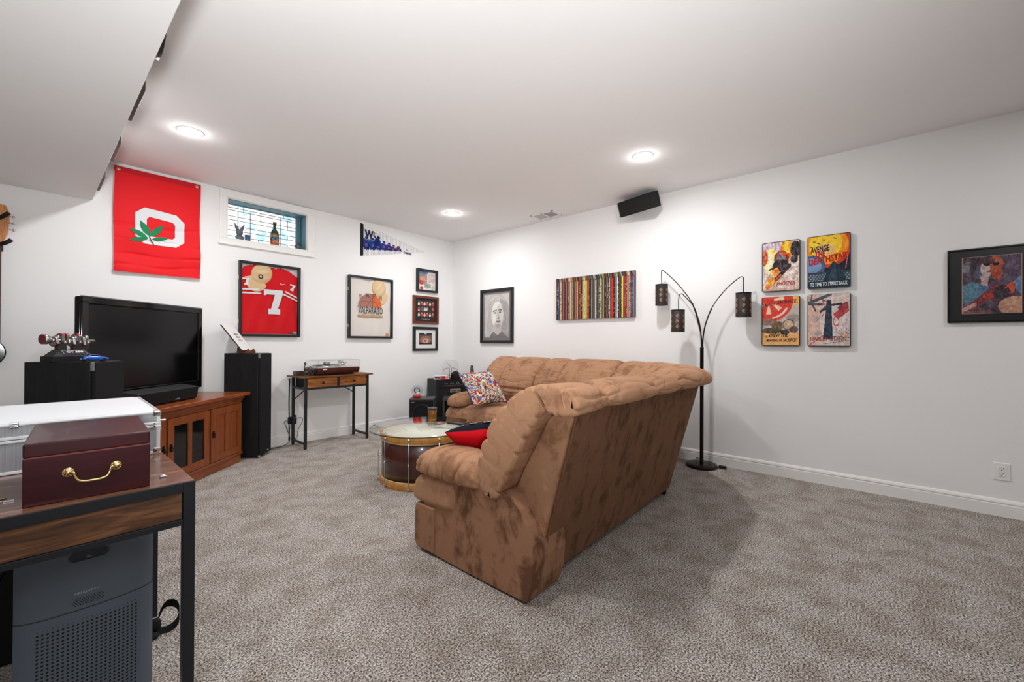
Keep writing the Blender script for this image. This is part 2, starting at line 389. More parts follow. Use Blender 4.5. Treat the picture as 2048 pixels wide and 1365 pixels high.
vert_sets = [[0, 0.05, 0.50, 0.78, 1], [0, 0.05, 0.36, 0.47, 0.78, 0.88, 1], [0, 0.05, 0.24, 0.36, 0.66, 0.78, 1], [0, 0.05, 0.24, 0.36, 0.66, 0.78, 0.88, 1], [0, 0.04, 0.20, 0.36, 0.66, 0.78, 1],
             [0, 0.04, 0.20, 0.36, 0.50, 0.78, 0.88, 1], [0, 0.20, 0.36, 0.50, 0.78, 0.88, 1], [0, 0.04, 0.27, 0.50, 0.78, 1], [0, 0.04, 0.20, 0.27, 0.50, 0.82, 1]]
k = 0
lead = bmesh.new()
for j in range(len(hz)-1):
    vsx = vert_sets[j]
    for i in range(len(vsx)-1):
        bm = bmesh.new(); box(bm, PX(vsx[i])+0.0012, PX(vsx[i+1])-0.0012, OD+0.012, OD+0.016, PZ(hz[j])+0.0012, PZ(hz[j+1])-0.0012)
        k += 1; obj('pane', bm, PM[(k*7+j) % 3], win, world=True)
        if 0 < i: box(lead, PX(vsx[i])-0.0024, PX(vsx[i])+0.0024, OD+0.008, OD+0.02, PZ(hz[j]), PZ(hz[j+1]))
    if j: box(lead, gx0, gx1, OD+0.008, OD+0.02, PZ(hz[j])-0.0024, PZ(hz[j])+0.0024)
obj('lead_came', lead, mat('lead', (70, 82, 92), 0.5, metal=0.4), win, world=True)
# =================================================================== recessed lights
M_lens = mat('lit_lens', (255, 255, 255), 0.5, emit=(255, 252, 244), estr=24.0)
for i, (cx_, cy_) in enumerate(CANS[:3]):
    t = thing('recessed_ceiling_light', ['round recessed ceiling light shining above the red banner', 'round recessed ceiling light shining nearest the black ceiling speaker', 'round recessed ceiling light shining above the corner of the room'][i], 'ceiling light', (cx_, cy_, H), group='recessed ceiling lights')
    bm = bmesh.new(); lathe(bm, [(0.062, -0.001), (0.064, -0.006), (0.082, -0.004), (0.085, 0.0)], n=40); obj('trim_ring', bm, M_white, t)
    bm = bmesh.new(); lathe(bm, [(0.066, -0.001), (0.065, -0.010), (0.050, -0.018), (0.025, -0.0235), (0, -0.025)], n=40); obj('lens', bm, M_lens, t)
# =================================================================== ceiling vent
t = thing('ceiling_vent', 'small white ceiling air vent with a two-part grille near the right wall', 'vent', (-0.195, -1.94, H))
bm = bmesh.new(); fx0, fx1, fy0, fy1 = -0.105, 0.105, -0.165, 0.165
for a in ((fx0, fx1, fy0, fy0+0.025), (fx0, fx1, fy1-0.025, fy1), (fx0, fx0+0.025, fy0, fy1), (fx1-0.025, fx1, fy0, fy1), (fx0, fx1, -0.008, 0.008)): box(bm, *a, -0.008, 0.0, 0.002)
obj('frame', bm, M_white, t)
bm = bmesh.new(); box(bm, fx0+0.02, fx1-0.02, fy0+0.02, fy1-0.02, -0.0016, -0.0004); obj('backing', bm, mat('vent_dark', (52, 46, 40), 0.9), t)
for side in (-1, 1):
    for q in range(7):
        bm = bmesh.new(); x = fx0+0.032+q*0.0245
        y0, y1 = (fy0+0.025, -0.008) if side < 0 else (0.008, fy1-0.025)
        s_ = 0.0105 if side > 0 else 0.003
        prism(bm, [(x-s_, -0.001), (x+s_, -0.007), (x+s_+0.001, -0.0065), (x-s_+0.001, -0.0005)], lambda u, v, w_: (u, w_, v), y0, y1)
        obj('slat', bm, mat('slat_grey', (190, 186, 180), 0.6), t)
# =================================================================== wall outlet (right wall)
t = thing('wall_outlet', 'white square wall outlet with two sockets low on the right wall', 'outlet', (0, -5.605, 0.30))
f = onB(-5.605, 0.30, 0.0)
bm = bmesh.new(); box(bm, -0.006, 0, -5.605-0.039, -5.605+0.039, 0.242, 0.358, 0.003); obj('cover_plate', bm, M_trim, t, world=True)
bm = bmesh.new(); box(bm, -0.009, -0.004, -5.605-0.018, -5.605+0.018, 0.266, 0.334, 0.002); obj('receptacle', bm, M_white, t, world=True)
bm = bmesh.new()
for zc in (0.285, 0.318):
    for dy in (-0.007, 0.007): box(bm, -0.0096, -0.0085, -5.605+dy-0.0012, -5.605+dy+0.0012, zc-0.001, zc+0.009)
    lathe(bm, [(0, 0), (0.0028, 0), (0.0028, 0.0012), (0, 0.0012)], c=(-0.0085, -5.605, zc-0.008), n=10, mtx=Matrix.Rotation(-PI/2, 4, 'Y'))
obj('socket_slots', bm, M_matblack, t, world=True)
# =================================================================== SOFA
SX, SY = -2.87, -3.80
M_suede_s = suede_mat('brown_suede_half_shaded', (156, 115, 89), (104, 72, 53), (170, 128, 100), 5.3, True)  # same suede again, in-between tone: shade on the sides put into the colour
sofa = thing('sectional_sofa', 'large brown suede corner sofa with gathered puffy cushions and rolled arms', 'sofa', (-1.6, -3.3, 0))
# reference path of the back's base line, from the near end round the corner to the far end
P_ = [Vector((-2.89, -3.80)), Vector((-1.02, -3.80)), Vector((-0.40, -3.18)), Vector((-0.40, -1.27))]
def path_pt(s):
    segs = [(P_[i], P_[i+1], (P_[i+1]-P_[i]).length) for i in range(3)]
    L = sum(x[2] for x in segs)
    def raw(s):
        q = s
        for a, b, l in segs:
            if q <= l or b is P_[3]: return a+(b-a)*(q/l)
            q -= l
    # smoothed by averaging -> rounded corners
    n = 9; acc = Vector((0, 0)); 
    for k in range(n):
        acc += raw(s+(k-(n-1)/2)*0.05)
    return acc/n
PL = (P_[1]-P_[0]).length+(P_[2]-P_[1]).length+(P_[3]-P_[2]).length
def path(s):
    a, b = path_pt(s-0.01), path_pt(s+0.01); d = (b-a).normalized(); return path_pt(s), Vector((-d.y, d.x))    # inward normal (left of travel)
# back cushion profile: (d inward from base line, z)
BP = [(0.215, 0.43), (0.25, 0.50), (0.255, 0.58), (0.235, 0.655), (0.215, 0.69), (0.175, 0.77), (0.10, 0.855), (0.01, 0.925), (-0.09, 0.965), (-0.19, 0.972), (-0.265, 0.95), (-0.30, 0.905), (-0.285, 0.868), (-0.20, 0.852), (-0.13, 0.862),
      (-0.07, 0.80), (-0.01, 0.70), (0.05, 0.59), (0.105, 0.49), (0.15, 0.43)]
def resample(P, n, closed=True):
    P = [Vector(p) for p in P]; m = len(P); out = []
    def cr(p0, p1, p2, p3, t): return 0.5*((2*p1)+(-p0+p2)*t+(2*p0-5*p1+4*p2-p3)*t*t+(-p0+3*p1-3*p2+p3)*t**3)
    fine = []
    for i in range(m):
        for k in range(16): fine.append(cr(P[(i-1) % m], P[i], P[(i+1) % m], P[(i+2) % m], k/16))
    L = [0]
    for i in range(len(fine)): L.append(L[-1]+(fine[(i+1) % len(fine)]-fine[i]).length)
    T = L[-1]; j = 0
    for k in range(n):
        s = T*k/n
        while L[j+1] < s: j += 1
        f_ = (s-L[j])/(L[j+1]-L[j]); out.append(fine[j].lerp(fine[(j+1) % len(fine)], f_))
    return out
def sweep(bm, prof, place, s0, s1, ns, pinch0=0.03, pinch1=0.03, rnd=0.035, wr=0.007, seed=0, cap0=True, cap1=True, wlen=0.10, fold=None, wbase=0.25, zip_=None):
    """closed profile swept between s0 and s1; ends pinched towards seams, gathers fading away from the seams"""
    n = len(prof); r = np.random.RandomState(seed)
    N = []
    cx_ = sum(p.x for p in prof)/n
    for i in range(n):
        d = prof[(i+1) % n]-prof[i-1]; nn = Vector((d.y, -d.x)).normalized(); N.append(nn)
    area2 = sum(prof[i].x*prof[(i+1) % n].y-prof[(i+1) % n].x*prof[i].y for i in range(n))
    if area2 < 0: N = [-v for v in N]
    ph = [r.rand()*6.28 for _ in range(6)]
    fr = [r.uniform(0.8, 1.25) for _ in range(6)]
    per = 0; arc = [0]
    for i in range(n): per += (prof[(i+1) % n]-prof[i]).length; arc.append(per)
    st = []
    K = 7
    for k in range(K+1):
        a = (k/K)*PI/2; st.append((s0+rnd*(1-math.sin(PI/2-a)) if False else s0+rnd*(1-math.cos(a)), 1-math.sin(a)))
    m = max(4, ns)
    for k in range(1, m): st.append((s0+rnd+(s1-s0-2*rnd)*k/m, 0))
    for k in range(K+1):
        a = (1-k/K)*PI/2; st.append((s1-rnd*(1-math.cos(a)), 1-math.sin(a)))
    rings = []
    for s, q in st:
        d0, d1 = s-s0, s1-s
        ring = []
        for i in range(n):
            c0, c1 = math.exp(-d0/wlen), math.exp(-d1/wlen)
            a_ = arc[i]
            g0 = math.sin(a_*46*fr[0]+ph[0]+1.4*math.sin(a_*11+ph[4])+2.2*(d0))
            g1 = math.sin(a_*43*fr[1]+ph[1]+1.4*math.sin(a_*9+ph[5])-2.2*(d1))
            gat = (0.5-1.9*(1-abs(g0))**5.0)*c0+(0.5-1.9*(1-abs(g1))**5.0)*c1
            g2 = math.sin(a_*19*fr[2]+ph[2]+s*5+1.5*math.sin(s*7+ph[3]))
            lng = (0.3-1.6*(1-abs(g2))**8)*wbase
            off = -(pinch0*(0.75*math.exp(-d0/0.05)) + pinch1*(0.75*math.exp(-d1/0.05))) - q*rnd + wr*(gat+lng)
            if fold: off += fold(a_/per, s)
            p = prof[i]+N[i]*off
            ring.append(bm.verts.new(place(p.x, p.y, s)))
        rings.append(ring)
    for A, B in zip(rings, rings[1:]):
        for i in range(n):
            f_ = bm.faces.new((A[i], A[(i+1) % n], B[(i+1) % n], B[i])); f_.smooth = True
    if zip_:
        ia = min(range(n), key=lambda i: (prof[i]-Vector(zip_[0])).length); ib = min(range(n), key=lambda i: (prof[i]-Vector(zip_[1])).length)
        cA = [(ia+k) % n for k in range((ib-ia) % n+1)]; cB = [(ia-k) % n for k in range((ia-ib) % n+1)]
        for R_ in (rings[0], rings[-1]):
            i = j = 0
            while i < len(cA)-1 or j < len(cB)-1:
                if j >= len(cB)-1 or (i < len(cA)-1 and (i+1)/(len(cA)-1) <= (j+1)/(len(cB)-1)): tri = (cA[i], cA[i+1], cB[j]); i += 1
                else: tri = (cA[i], cB[j+1], cB[j]); j += 1
                if len(set(tri)) == 3:
                    f_ = bm.faces.new([R_[q_] for q_ in tri]); f_.smooth = True
        return
    for k, ok in ((0, cap0), (-1, cap1)):
        if ok:
            fs = bmesh.ops.triangle_fill(bm, use_beauty=True, edges=[e for e in {e for v in rings[k] for e in v.link_edges} if e.verts[0] in rings[k] and e.verts[1] in rings[k]])
            for g in fs['geom']:
                if isinstance(g, bmesh.types.BMFace): g.smooth = True
def back_place(d, z, s):
    p, nn = path(s); q = p+nn*d; return (q.x, q.y, z)
prof_b = resample(BP, 240)
def seam_fold(t, s):          # horizontal seam between head roll and lumbar part on the seat side
    return -0.022*math.exp(-((t-0.118)/0.010)**2)
L1 = (P_[1]-P_[0]).length; L2 = (P_[2]-P_[1]).length
S_near = [0.0, 0.30, 0.86, 1.20, L1+0.03]
S_far = [PL-0.0, PL-0.27, PL-0.78, PL-1.09, PL-1.72]
cuts = S_near+[L1+L2*0.98]+S_far[::-1]
cuts = sorted(cuts)
for i in range(len(cuts)-1):
    bm = bmesh.new()
    endA, endB = (i == 0), (i == len(cuts)-2)
    if i == 0: c = [p for p in prof_b]
    sweep(bm, prof_b, back_place, cuts[i]-(0 if endA else 0.006), cuts[i+1]+(0 if endB else 0.006), 34, 0.0 if endA else 0.046, 0.0 if endB else 0.046, rnd=0.018 if endA else 0.034, wr=0.0125 if endA else 0.0115, seed=i+3, wlen=0.105, fold=seam_fold, wbase=0.45, zip_=((-0.30, 0.905), (0.18, 0.425)))
    if endA:
        pass
    bmesh.ops.recalc_face_normals(bm, faces=list(bm.faces))
    obj('back_cushion', bm, M_suede, sofa, world=True)
# outer back: slanted panels and the two end wings
def panel(prof, s0, s1, n, name, m):
    bm = bmesh.new(); rings = []
    for k in range(n+1):
        s = s0+(s1-s0)*k/n; rings.append([bm.verts.new(back_place(d, z, s)) for d, z in prof])
    for A, B in zip(rings, rings[1:]):
        for i in range(len(prof)): bm.faces.new((A[i], A[(i+1) % len(prof)], B[(i+1) % len(prof)], B[i]))
    bm.faces.new(rings[0]); bm.faces.new(rings[-1][::-1]); bmesh.ops.recalc_face_normals(bm, faces=list(bm.faces))
    return obj(name, bm, m, sofa, world=True)
shell = [(0.01, 0.03), (0.0, 0.04), (-0.215, 0.86), (-0.20, 0.875), (-0.13, 0.87), (0.10, 0.50), (0.14, 0.42), (0.14, 0.03)]
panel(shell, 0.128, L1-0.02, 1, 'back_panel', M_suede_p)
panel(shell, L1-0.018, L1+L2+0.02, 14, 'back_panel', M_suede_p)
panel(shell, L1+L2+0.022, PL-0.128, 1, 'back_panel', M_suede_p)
def wing(s0, s1, name):
    W_ = [(0.11, 0.455), (0.06, 0.56), (-0.02, 0.70), (-0.10, 0.83), (-0.203, 0.845), (-0.185, 0.76), (-0.138, 0.58), (-0.090, 0.40), (-0.051, 0.25), (-0.016, 0.12), (0.10, 0.12), (0.13, 0.42)]
    bm = bmesh.new(); W2 = resample(W_, 60)
    sweep(bm, W2, back_place, s0, s1, 4, 0.0, 0.0, rnd=0.010, wr=0.0008, seed=11)
    bmesh.ops.recalc_face_normals(bm, faces=list(bm.faces)); obj(name, bm, M_suede, sofa, world=True)
wing(0.108, 0.136, 'back_wing'); wing(PL-0.136, PL-0.108, 'back_wing')
# piping along the near vertical edge of the back panel and under the cushions
bm = bmesh.new(); tube(bm, [back_place(-0.003-0.262*(k/12)*1.0*0.82, 0.05+0.80*k/12, 0.130) for k in range(13)], 0.005, 8)
obj('piping', bm, M_suede_p, sofa, world=True)
bm = bmesh.new(); tube(bm, [back_place(-0.222, 0.862, 0.15+(L1-0.15)*k/10) for k in range(11)]+[back_place(-0.222, 0.862, L1+L2*k/8) for k in range(1, 9)], 0.007, 8)
obj('piping', bm, M_suede_p, sofa, world=True)
# arms: rounded side boxes with a rounded rear shoulder; armL(place) maps (across, along d, z)
ARM = [(0.70, 0.015), (0.70, 0.43), (0.66, 0.455), (0.45, 0.462), (0.25, 0.463), (0.14, 0.470), (0.07, 0.452), (0.01, 0.405), (-0.03, 0.345), (-0.06, 0.27), (-0.07, 0.20), (-0.06, 0.10), (-0.03, 0.015), (0.3, 0.010)]
def arm_box(u0, u1, fn):
    bm = bmesh.new(); prism(bm, ARM, lambda a, b, c: fn(c, a, b), u0, u1)
    bmesh.ops.bevel(bm, geom=[e for e in bm.edges if len(e.link_faces) == 2 and abs(e.calc_face_angle(0)) > 0.9], offset=0.016, segments=3, affect='EDGES', profile=0.5)
    obj('arm_side', bm, M_suede_s, sofa, world=True)
near = lambda u, d, z: (SX+u, SY+d, z)            # u across from the end, d forwards from the back line
far = lambda u, d, z: (-0.40-d, -1.27-u, z)
arm_box(0.0, 0.245, near); arm_box(0.0, 0.245, far)
def arm_cushion(fn, sgn, seed):
    r = np.random.RandomState(seed)
    n = 64; sect = []
    for k in range(n):
        a = 2*PI*k/n; c, s = math.cos(a), math.sin(a)
        x = math.copysign(abs(c)**0.75, c)*0.155; z = math.copysign(abs(s)**(0.9 if s > 0 else 0.6), s)*(0.078 if s > 0 else 0.052)
        sect.append((x, z))
    bm = bmesh.new(); rings = []; M2 = 130
    for k in range(M2+1):
        t_ = k/M2; d = 0.225+t_*0.56
        env = max(0.0, 1-abs(2*t_-1)**5.5)**0.42
        e2 = 0.14 if k in (0, M2) else max(env, 0.16)
        zc = 0.484-0.03*max(0, (t_-0.72)/0.28)**2-0.012*max(0, (0.2-t_)/0.2)
        cre = 0
        for q, dq in enumerate((0.40, 0.475, 0.545, 0.615, 0.68)):
            cre -= 0.010*math.exp(-((d-dq)/0.007)**2)
        ring = []
        for i, (x, z) in enumerate(sect):
            a = 2*PI*i/n
            top = max(0, math.sin(a))
            dd = d + 0.022*math.sin(a*1.0+0.6)+0.012*math.cos(2*a)
            cr_ = 0
            for q, dq in enumerate((0.40, 0.475, 0.545, 0.615, 0.68)):
                cr_ -= (0.014+0.005*math.sin(a*3+q))*math.exp(-((dd-dq-0.012*math.sin(2*a+q*1.7))/0.0075)**2)
            wn = 0.003*math.sin(a*13+d*60+seed)*math.exp(-min(t_, 1-t_)/0.12)
            f_ = e2+(cr_+wn)/0.11
            ring.append(bm.verts.new(fn(0.105+x*f_, d, zc+z*f_*(1.0+0.22*math.sin(t_*PI)))))
        rings.append(ring)
    for A, B in zip(rings, rings[1:]):
        for i in range(n):
            f_ = bm.faces.new((A[i], A[(i+1) % n], B[(i+1) % n], B[i])); f_.smooth = True
    for f_ in (rings[0], rings[-1]): bm.faces.new(f_).smooth = True
    bmesh.ops.recalc_face_normals(bm, faces=list(bm.faces)); obj('arm_cushion', bm, M_suede, sofa, world=True)
arm_cushion(near, 1, 2); arm_cushion(far, 1, 5)
# footrest/front panels with a gathered roll on top, and the seats
def front_unit(fn, u0, u1, seed, roll_end=True):
    bm = bmesh.new()
    pr = [(0.60, 0.02), (0.75, 0.02), (0.768, 0.05), (0.765, 0.23), (0.75, 0.262), (0.60, 0.262)]
    prism(bm, pr, lambda a, b, c: fn(c, a, b), u0, u1, 0.008); obj('front_panel', bm, M_suede_s, sofa, world=True)
    bm = bmesh.new()
    pr = resample([(0.66, 0.262), (0.74, 0.262), (0.785, 0.275), (0.797, 0.315), (0.79, 0.36), (0.765, 0.40), (0.71, 0.425), (0.60, 0.43), (0.45, 0.43), (0.45, 0.28)], 70)
    def pl(a, b, s): return fn(s, a, b)
    sweep(bm, pr, pl, u0-0.005, u1+0.005, 24, 0.02, 0.02, rnd=0.03, wr=0.006, seed=seed, wlen=0.09); bmesh.ops.recalc_face_normals(bm, faces=list(bm.faces))
    obj('footrest_roll', bm, M_suede, sofa, world=True)
def seat(fn, u0, u1, seed):
    bm = bmesh.new()
    pr = resample([(0.72, 0.30), (0.765, 0.34), (0.77, 0.39), (0.74, 0.435), (0.66, 0.458), (0.50, 0.462), (0.30, 0.45), (0.12, 0.44), (0.12, 0.30), (0.4, 0.28)], 80)
    sweep(bm, pr, lambda a, b, s: fn(s, a, b), u0, u1, 26, 0.02, 0.02, rnd=0.035, wr=0.005, seed=seed, wlen=0.10); bmesh.ops.recalc_face_normals(bm, faces=list(bm.faces))
    obj('seat_cushion', bm, M_suede, sofa, world=True)
front_unit(near, -0.012, 0.95, 21); front_unit(near, 0.96, 1.5, 22)
seat(near, 0.25, 0.93, 31); seat(near, 0.94, 1.62, 32)
front_unit(far, -0.012, 0.95, 23); front_unit(far, 0.96, 1.45, 24)
seat(far, 0.25, 0.93, 33); seat(far, 0.94, 1.60, 34)
# corner seat and its front
bm = bmesh.new()
poly = [(-1.25, -3.72), (-0.95, -3.72), (-0.48, -3.25), (-0.48, -2.85), (-1.12, -2.85), (-1.25, -2.98)]
prism(bm, poly, lambda u, v, w_: (u, v, w_), 0.02, 0.44, 0.03); obj('corner_seat', bm, M_suede, sofa, world=True)
for x, y in ((-2.62, -3.74), (-1.10, -3.74), (-0.50, -1.5)):
    bm = bmesh.new(); cyl(bm, (x, y, 0.0), (x, y, 0.04), 0.022, 0.026, 16); obj('foot', bm, M_black, sofa, world=True)
# =================================================================== ARC FLOOR LAMP
M_bronze = mat('dark_bronze', (38, 27, 24), 0.35, metal=0.5)
M_tan = mat('shade_lining', (150, 118, 90), 0.8)
t = thing('arc_floor_lamp', 'tall bronze floor lamp with three curved arms and pierced drum shades', 'floor lamp', (-0.155, -3.732, 0))
lx, ly = -0.155, -3.732
bm = bmesh.new(); lathe(bm, [(0, 0.0), (0.134, 0.0), (0.137, 0.006), (0.137, 0.02), (0.132, 0.026), (0.05, 0.028), (0.0, 0.028)], n=56); obj('base', bm, M_bronze, t)
bm = bmesh.new(); lathe(bm, [(0, 0.02), (0.018, 0.02), (0.0165, 0.04), (0.0165, 1.105), (0.0175, 1.106), (0.0175, 1.115), (0, 1.117)], n=24); obj('pole', bm, M_bronze, t)
def bez(P, n=20):
    P = [Vector(p) for p in P]; out = []
    for k in range(n+1):
        q = list(P); u = k/n
        while len(q) > 1: q = [a.lerp(b, u) for a, b in zip(q, q[1:])]
        out.append(q[0])
    return out
def spline(P, n=8):
    P = [Vector(p) for p in P]; P = [P[0]*2-P[1]]+P+[P[-1]*2-P[-2]]; out = []
    for i in range(1, len(P)-2):
        for k in range(n):
            u = k/n; p0, p1, p2, p3 = P[i-1:i+3]
            out.append(0.5*((2*p1)+(-p0+p2)*u+(2*p0-5*p1+4*p2-p3)*u*u+(-p0+3*p1-3*p2+p3)*u**3))
    out.append(P[-2]); return out
def lamp_arm(pts, top, knuckle, rs, hs):
    P = spline([(p[0]-lx, p[1]-ly, p[2]) for p in pts], 10)
    bm = bmesh.new(); tube(bm, P, [0.0062 if q.z < knuckle else 0.0042 for q in P], 10)
    kp = min(P, key=lambda q: abs(q.z-knuckle)); puff(bm, kp, (0.009, 0.009, 0.009), 1, 1, 12, 8)
    obj('arm', bm, M_bronze, t)
    c = Vector((top[0]-lx, top[1]-ly, top[2]))
    # shade: open drum with pierced leaf pattern
    sh = bmesh.new(); n = 60
    lathe(sh, [(rs, -hs), (rs, 0.0), (rs-0.002, 0.0), (rs-0.002, -hs), (rs, -hs)], c=c, n=n, smooth=True)
    lathe(sh, [(rs+0.001, -hs), (rs+0.0015, -hs+0.006), (rs, -hs+0.006)], c=c, n=n); lathe(sh, [(rs+0.001, 0), (rs+0.0015, -0.006), (rs, -0.006)], c=c, n=n)
    so = obj('lamp_shade', sh, mat('shade_dark', (34, 27, 26), 0.6), t)
    lf = bmesh.new()
    for g in range(6):
        for zc, sgn in ((-0.28, 1), (-0.52, -1), (-0.76, 1)):
            a0 = 2*PI*g/6+(0.5 if sgn < 0 else 0)
            for b_ in (-1, 0, 1):
                pts2 = []
                for k in range(9):
                    u = k/8; pts2.append((u, math.sin(PI*u)*0.17))
                pts2 += [(u, -v_) for u, v_ in pts2[::-1][1:-1]]
                vs = []
                for u, v_ in pts2:
                    L_ = 0.034; ang = math.radians(34*b_+(90 if False else 0))
                    x = (u*math.cos(ang)-v_*math.sin(ang))*L_*sgn; z = (u*math.sin(ang)+v_*math.cos(ang))*L_
                    th = a0+x/rs
                    vs.append(lf.verts.new(c+Vector(((rs+0.0022)*math.cos(th), (rs+0.0022)*math.sin(th), zc*hs+z))))
                lf.faces.new(vs)
    q_ = obj('leaf_cutouts', lf, M_tan, so, label='tan leaf pattern pierced in the shade'); q_['kind'] = 'stuff'
    bm = bmesh.new(); cyl(bm, c+Vector((0, 0, -0.005)), c+Vector((0, 0, -0.07)), 0.014, n=12); tube(bm, [c+Vector((-rs, 0, -0.004)), c+Vector((rs, 0, -0.004))], 0.0015, 6); tube(bm, [c+Vector((0, -rs, -0.004)), c+Vector((0, rs, -0.004))], 0.0015, 6)
    puff(bm, c+Vector((0, 0, -0.10)), (0.022, 0.022, 0.03), 1, 1, 14, 10); obj('socket', bm, M_bronze, so)
ax, ay = lx, ly
lamp_arm([(ax+0.006, ay+0.004, 1.10), (ax+0.006, ay+0.006, 1.20), (ax+0.005, ay+0.030, 1.33), (-0.14, -3.640, 1.53), (-0.13, -3.525, 1.70), (-0.115, -3.40, 1.835), (-0.112, -3.338, 1.886), (-0.11, -3.328, 1.862), (-0.11, -3.33, 1.74)], (-0.11, -3.33, 1.745), 1.535, 0.060, 0.21)
lamp_arm([(ax-0.008, ay, 1.10), (ax-0.012, ay+0.004, 1.22), (-0.18, ay+0.018, 1.35), (-0.215, -3.680, 1.49), (-0.243, -3.605, 1.595), (-0.252, -3.577, 1.620), (-0.255, -3.553, 1.59), (-0.255, -3.550, 1.465)], (-0.255, -3.545, 1.470), 1.37, 0.061, 0.21)
lamp_arm([(ax+0.004, ay-0.006, 1.10), (ax, ay-0.010, 1.20), (-0.15, -3.765, 1.34), (-0.14, -3.825, 1.50), (-0.13, -3.925, 1.64), (-0.125, -4.03, 1.735), (-0.122, -4.062, 1.748), (-0.12, -4.073, 1.725), (-0.12, -4.073, 1.60)], (-0.12, -4.073, 1.605), 1.47, 0.062, 0.215)
bm = bmesh.new(); tube(bm, spline([(-0.04, 0.03, 0.0), (-0.05, 0.035, 0.06), (-0.045, 0.03, 0.085), (-0.02, 0.01, 0.07), (-0.014, 0.004, 0.05)]), 0.0028, 6)
co = obj('cord', bm, M_black, t); bm = bmesh.new(); box(bm, 0.04, 0.075, -0.20, -0.135, 0.0, 0.026, 0.006); obj('foot_switch', bm, M_black, co)
# =================================================================== CEILING-CORNER SPEAKER on right wall
t = thing('wall_speaker', 'black box speaker tilted down, mounted high on the right wall', 'speaker', (0, -3.09, 2.60))
mt = Matrix.Translation((-0.155, -3.093, 2.592)) @ Matrix.Rotation(math.radians(-14), 4, 'Z') @ Matrix.Rotation(math.radians(-20), 4, 'Y')
def bxm(a, bev=0.0, seg=2):
    q = bmesh.new(); box(q, *a, bev, seg); return q
bm = bmesh.new(); merge(bm, bxm((-0.055, 0.085, -0.21, 0.21, -0.078, 0.078), 0.008), mt); obj('cabinet', bm, M_matblack, t, world=True)
bm = bmesh.new(); merge(bm, bxm((-0.064, -0.054, -0.20, 0.20, -0.069, 0.069), 0.006), mt); obj('grille', bm, mat('speaker_cloth', (30, 29, 28), 0.95, bump=(500, 0.5, 0.001)), t, world=True)
bm = bmesh.new(); box(bm, -0.10, 0.0, -3.12, -3.07, 2.57, 2.63, 0.004); obj('bracket', bm, M_matblack, t, world=True)
# =================================================================== COFFEE TABLE (glass on a drum)
t = thing('drum_coffee_table', 'round glass-topped coffee table made from an old wooden bass drum', 'coffee table', (-2.085, -2.065, 0))
M_hoop = wood('maple_hoop', (166, 104, 40), (205, 146, 70), 2, 0.35, 1.5, coat=0.3)
M_shell = wood('mahogany_shell', (52, 22, 16), (84, 38, 26), 2, 0.28, 1.4, coat=0.4)
R0 = 0.35
bm = bmesh.new(); lathe(bm, [(R0-0.012, 0.045), (R0-0.004, 0.045), (R0-0.004, 0.375), (R0-0.012, 0.375)], n=96); obj('drum_shell', bm, M_shell, t)
for z0, z1 in ((0.0, 0.052), (0.365, 0.415)):
    bm = bmesh.new(); lathe(bm, [(R0-0.006, z0), (R0+0.009, z0), (R0+0.011, z0+0.004), (R0+0.011, z1-0.004), (R0+0.009, z1), (R0-0.006, z1), (R0-0.006, z0)], n=96); obj('hoop', bm, M_hoop, t)
for z0, z1 in ((0.052, 0.062), (0.352, 0.365)):
    bm = bmesh.new(); lathe(bm, [(R0-0.003, z0), (R0+0.003, z0), (R0+0.003, z1), (R0-0.003, z1)], n=96); obj('hoop_inlay', bm, mat('pale_inlay', (214, 190, 140), 0.4), t)
bm = bmesh.new(); lathe(bm, [(0, 0.402), (R0-0.008, 0.402), (R0-0.008, 0.406), (0, 0.406)], n=96)
obj('drum_head', bm, mat('drum_head_skin', (228, 222, 208), 0.55, bump=(6, 0.3, 0.003)), t)
view = math.atan2(-4.99+2.065, -4.30+2.085)
for k in range(10):
    a = view+math.radians(-18.2+36*k)
    c, s = math.cos(a), math.sin(a); rr = R0+0.024
    bm = bmesh.new(); cyl(bm, (rr*c, rr*s, 0.02), (rr*c, rr*s, 0.408), 0.0028, n=8)
    for z in (0.024, 0.39):
        tt = bmesh.new(); box(tt, -0.018, 0.010, -0.011, 0.011, -0.008, 0.008, 0.003); merge(bm, tt, Matrix.Translation((rr*c, rr*s, z)) @ Matrix.Rotation(a, 4, 'Z'))
    tt = bmesh.new(); box(tt, -0.026, 0.0, -0.004, 0.004, -0.006, 0.006, 0.002); merge(bm, tt, Matrix.Translation((rr*c, rr*s, 0.205)) @ Matrix.Rotation(a, 4, 'Z'))
    puff(bm, (rr*c, rr*s, 0.205), (0.008, 0.008, 0.010), 1, 1, 10, 8)
    obj('tension_rod', bm, M_chrome, t)
for k in range(4):
    a = view+math.radians(30+90*k); bm = bmesh.new(); lathe(bm, [(0, 0.413), (0.012, 0.413), (0.012, 0.428), (0, 0.428)], c=((R0-0.0)*math.cos(a), (R0-0.0)*math.sin(a), 0), n=14); obj('glass_bumper', bm, M_clear, t)
bm = bmesh.new(); RG = 0.445
lathe(bm, [(0, 0.428), (RG-0.004, 0.428), (RG, 0.431), (RG, 0.436), (RG-0.005, 0.440), (0, 0.440)], n=120)
g_ = obj('glass_top', bm, M_table_glass, t)
bm = bmesh.new(); lathe(bm, [(RG+0.0003, 0.4305), (RG+0.0003, 0.4365)], n=120); obj('glass_rim', bm, mat('dark_glass_rim', (34, 50, 52), 0.15), g_)
TZ = 0.4402
t = thing('candle_jar', 'amber glass candle jar with grey lid on the glass coffee table', 'candle', (-1.865, -1.895, TZ))
bm = bmesh.new(); lathe(bm, [(0, 0), (0.034, 0), (0.038, 0.006), (0.040, 0.10), (0.0385, 0.10), (0.0365, 0.010), (0, 0.008)], n=40); obj('jar', bm, mat('amber_glass', (226, 160, 70), 0.05, trans=0.85), t)
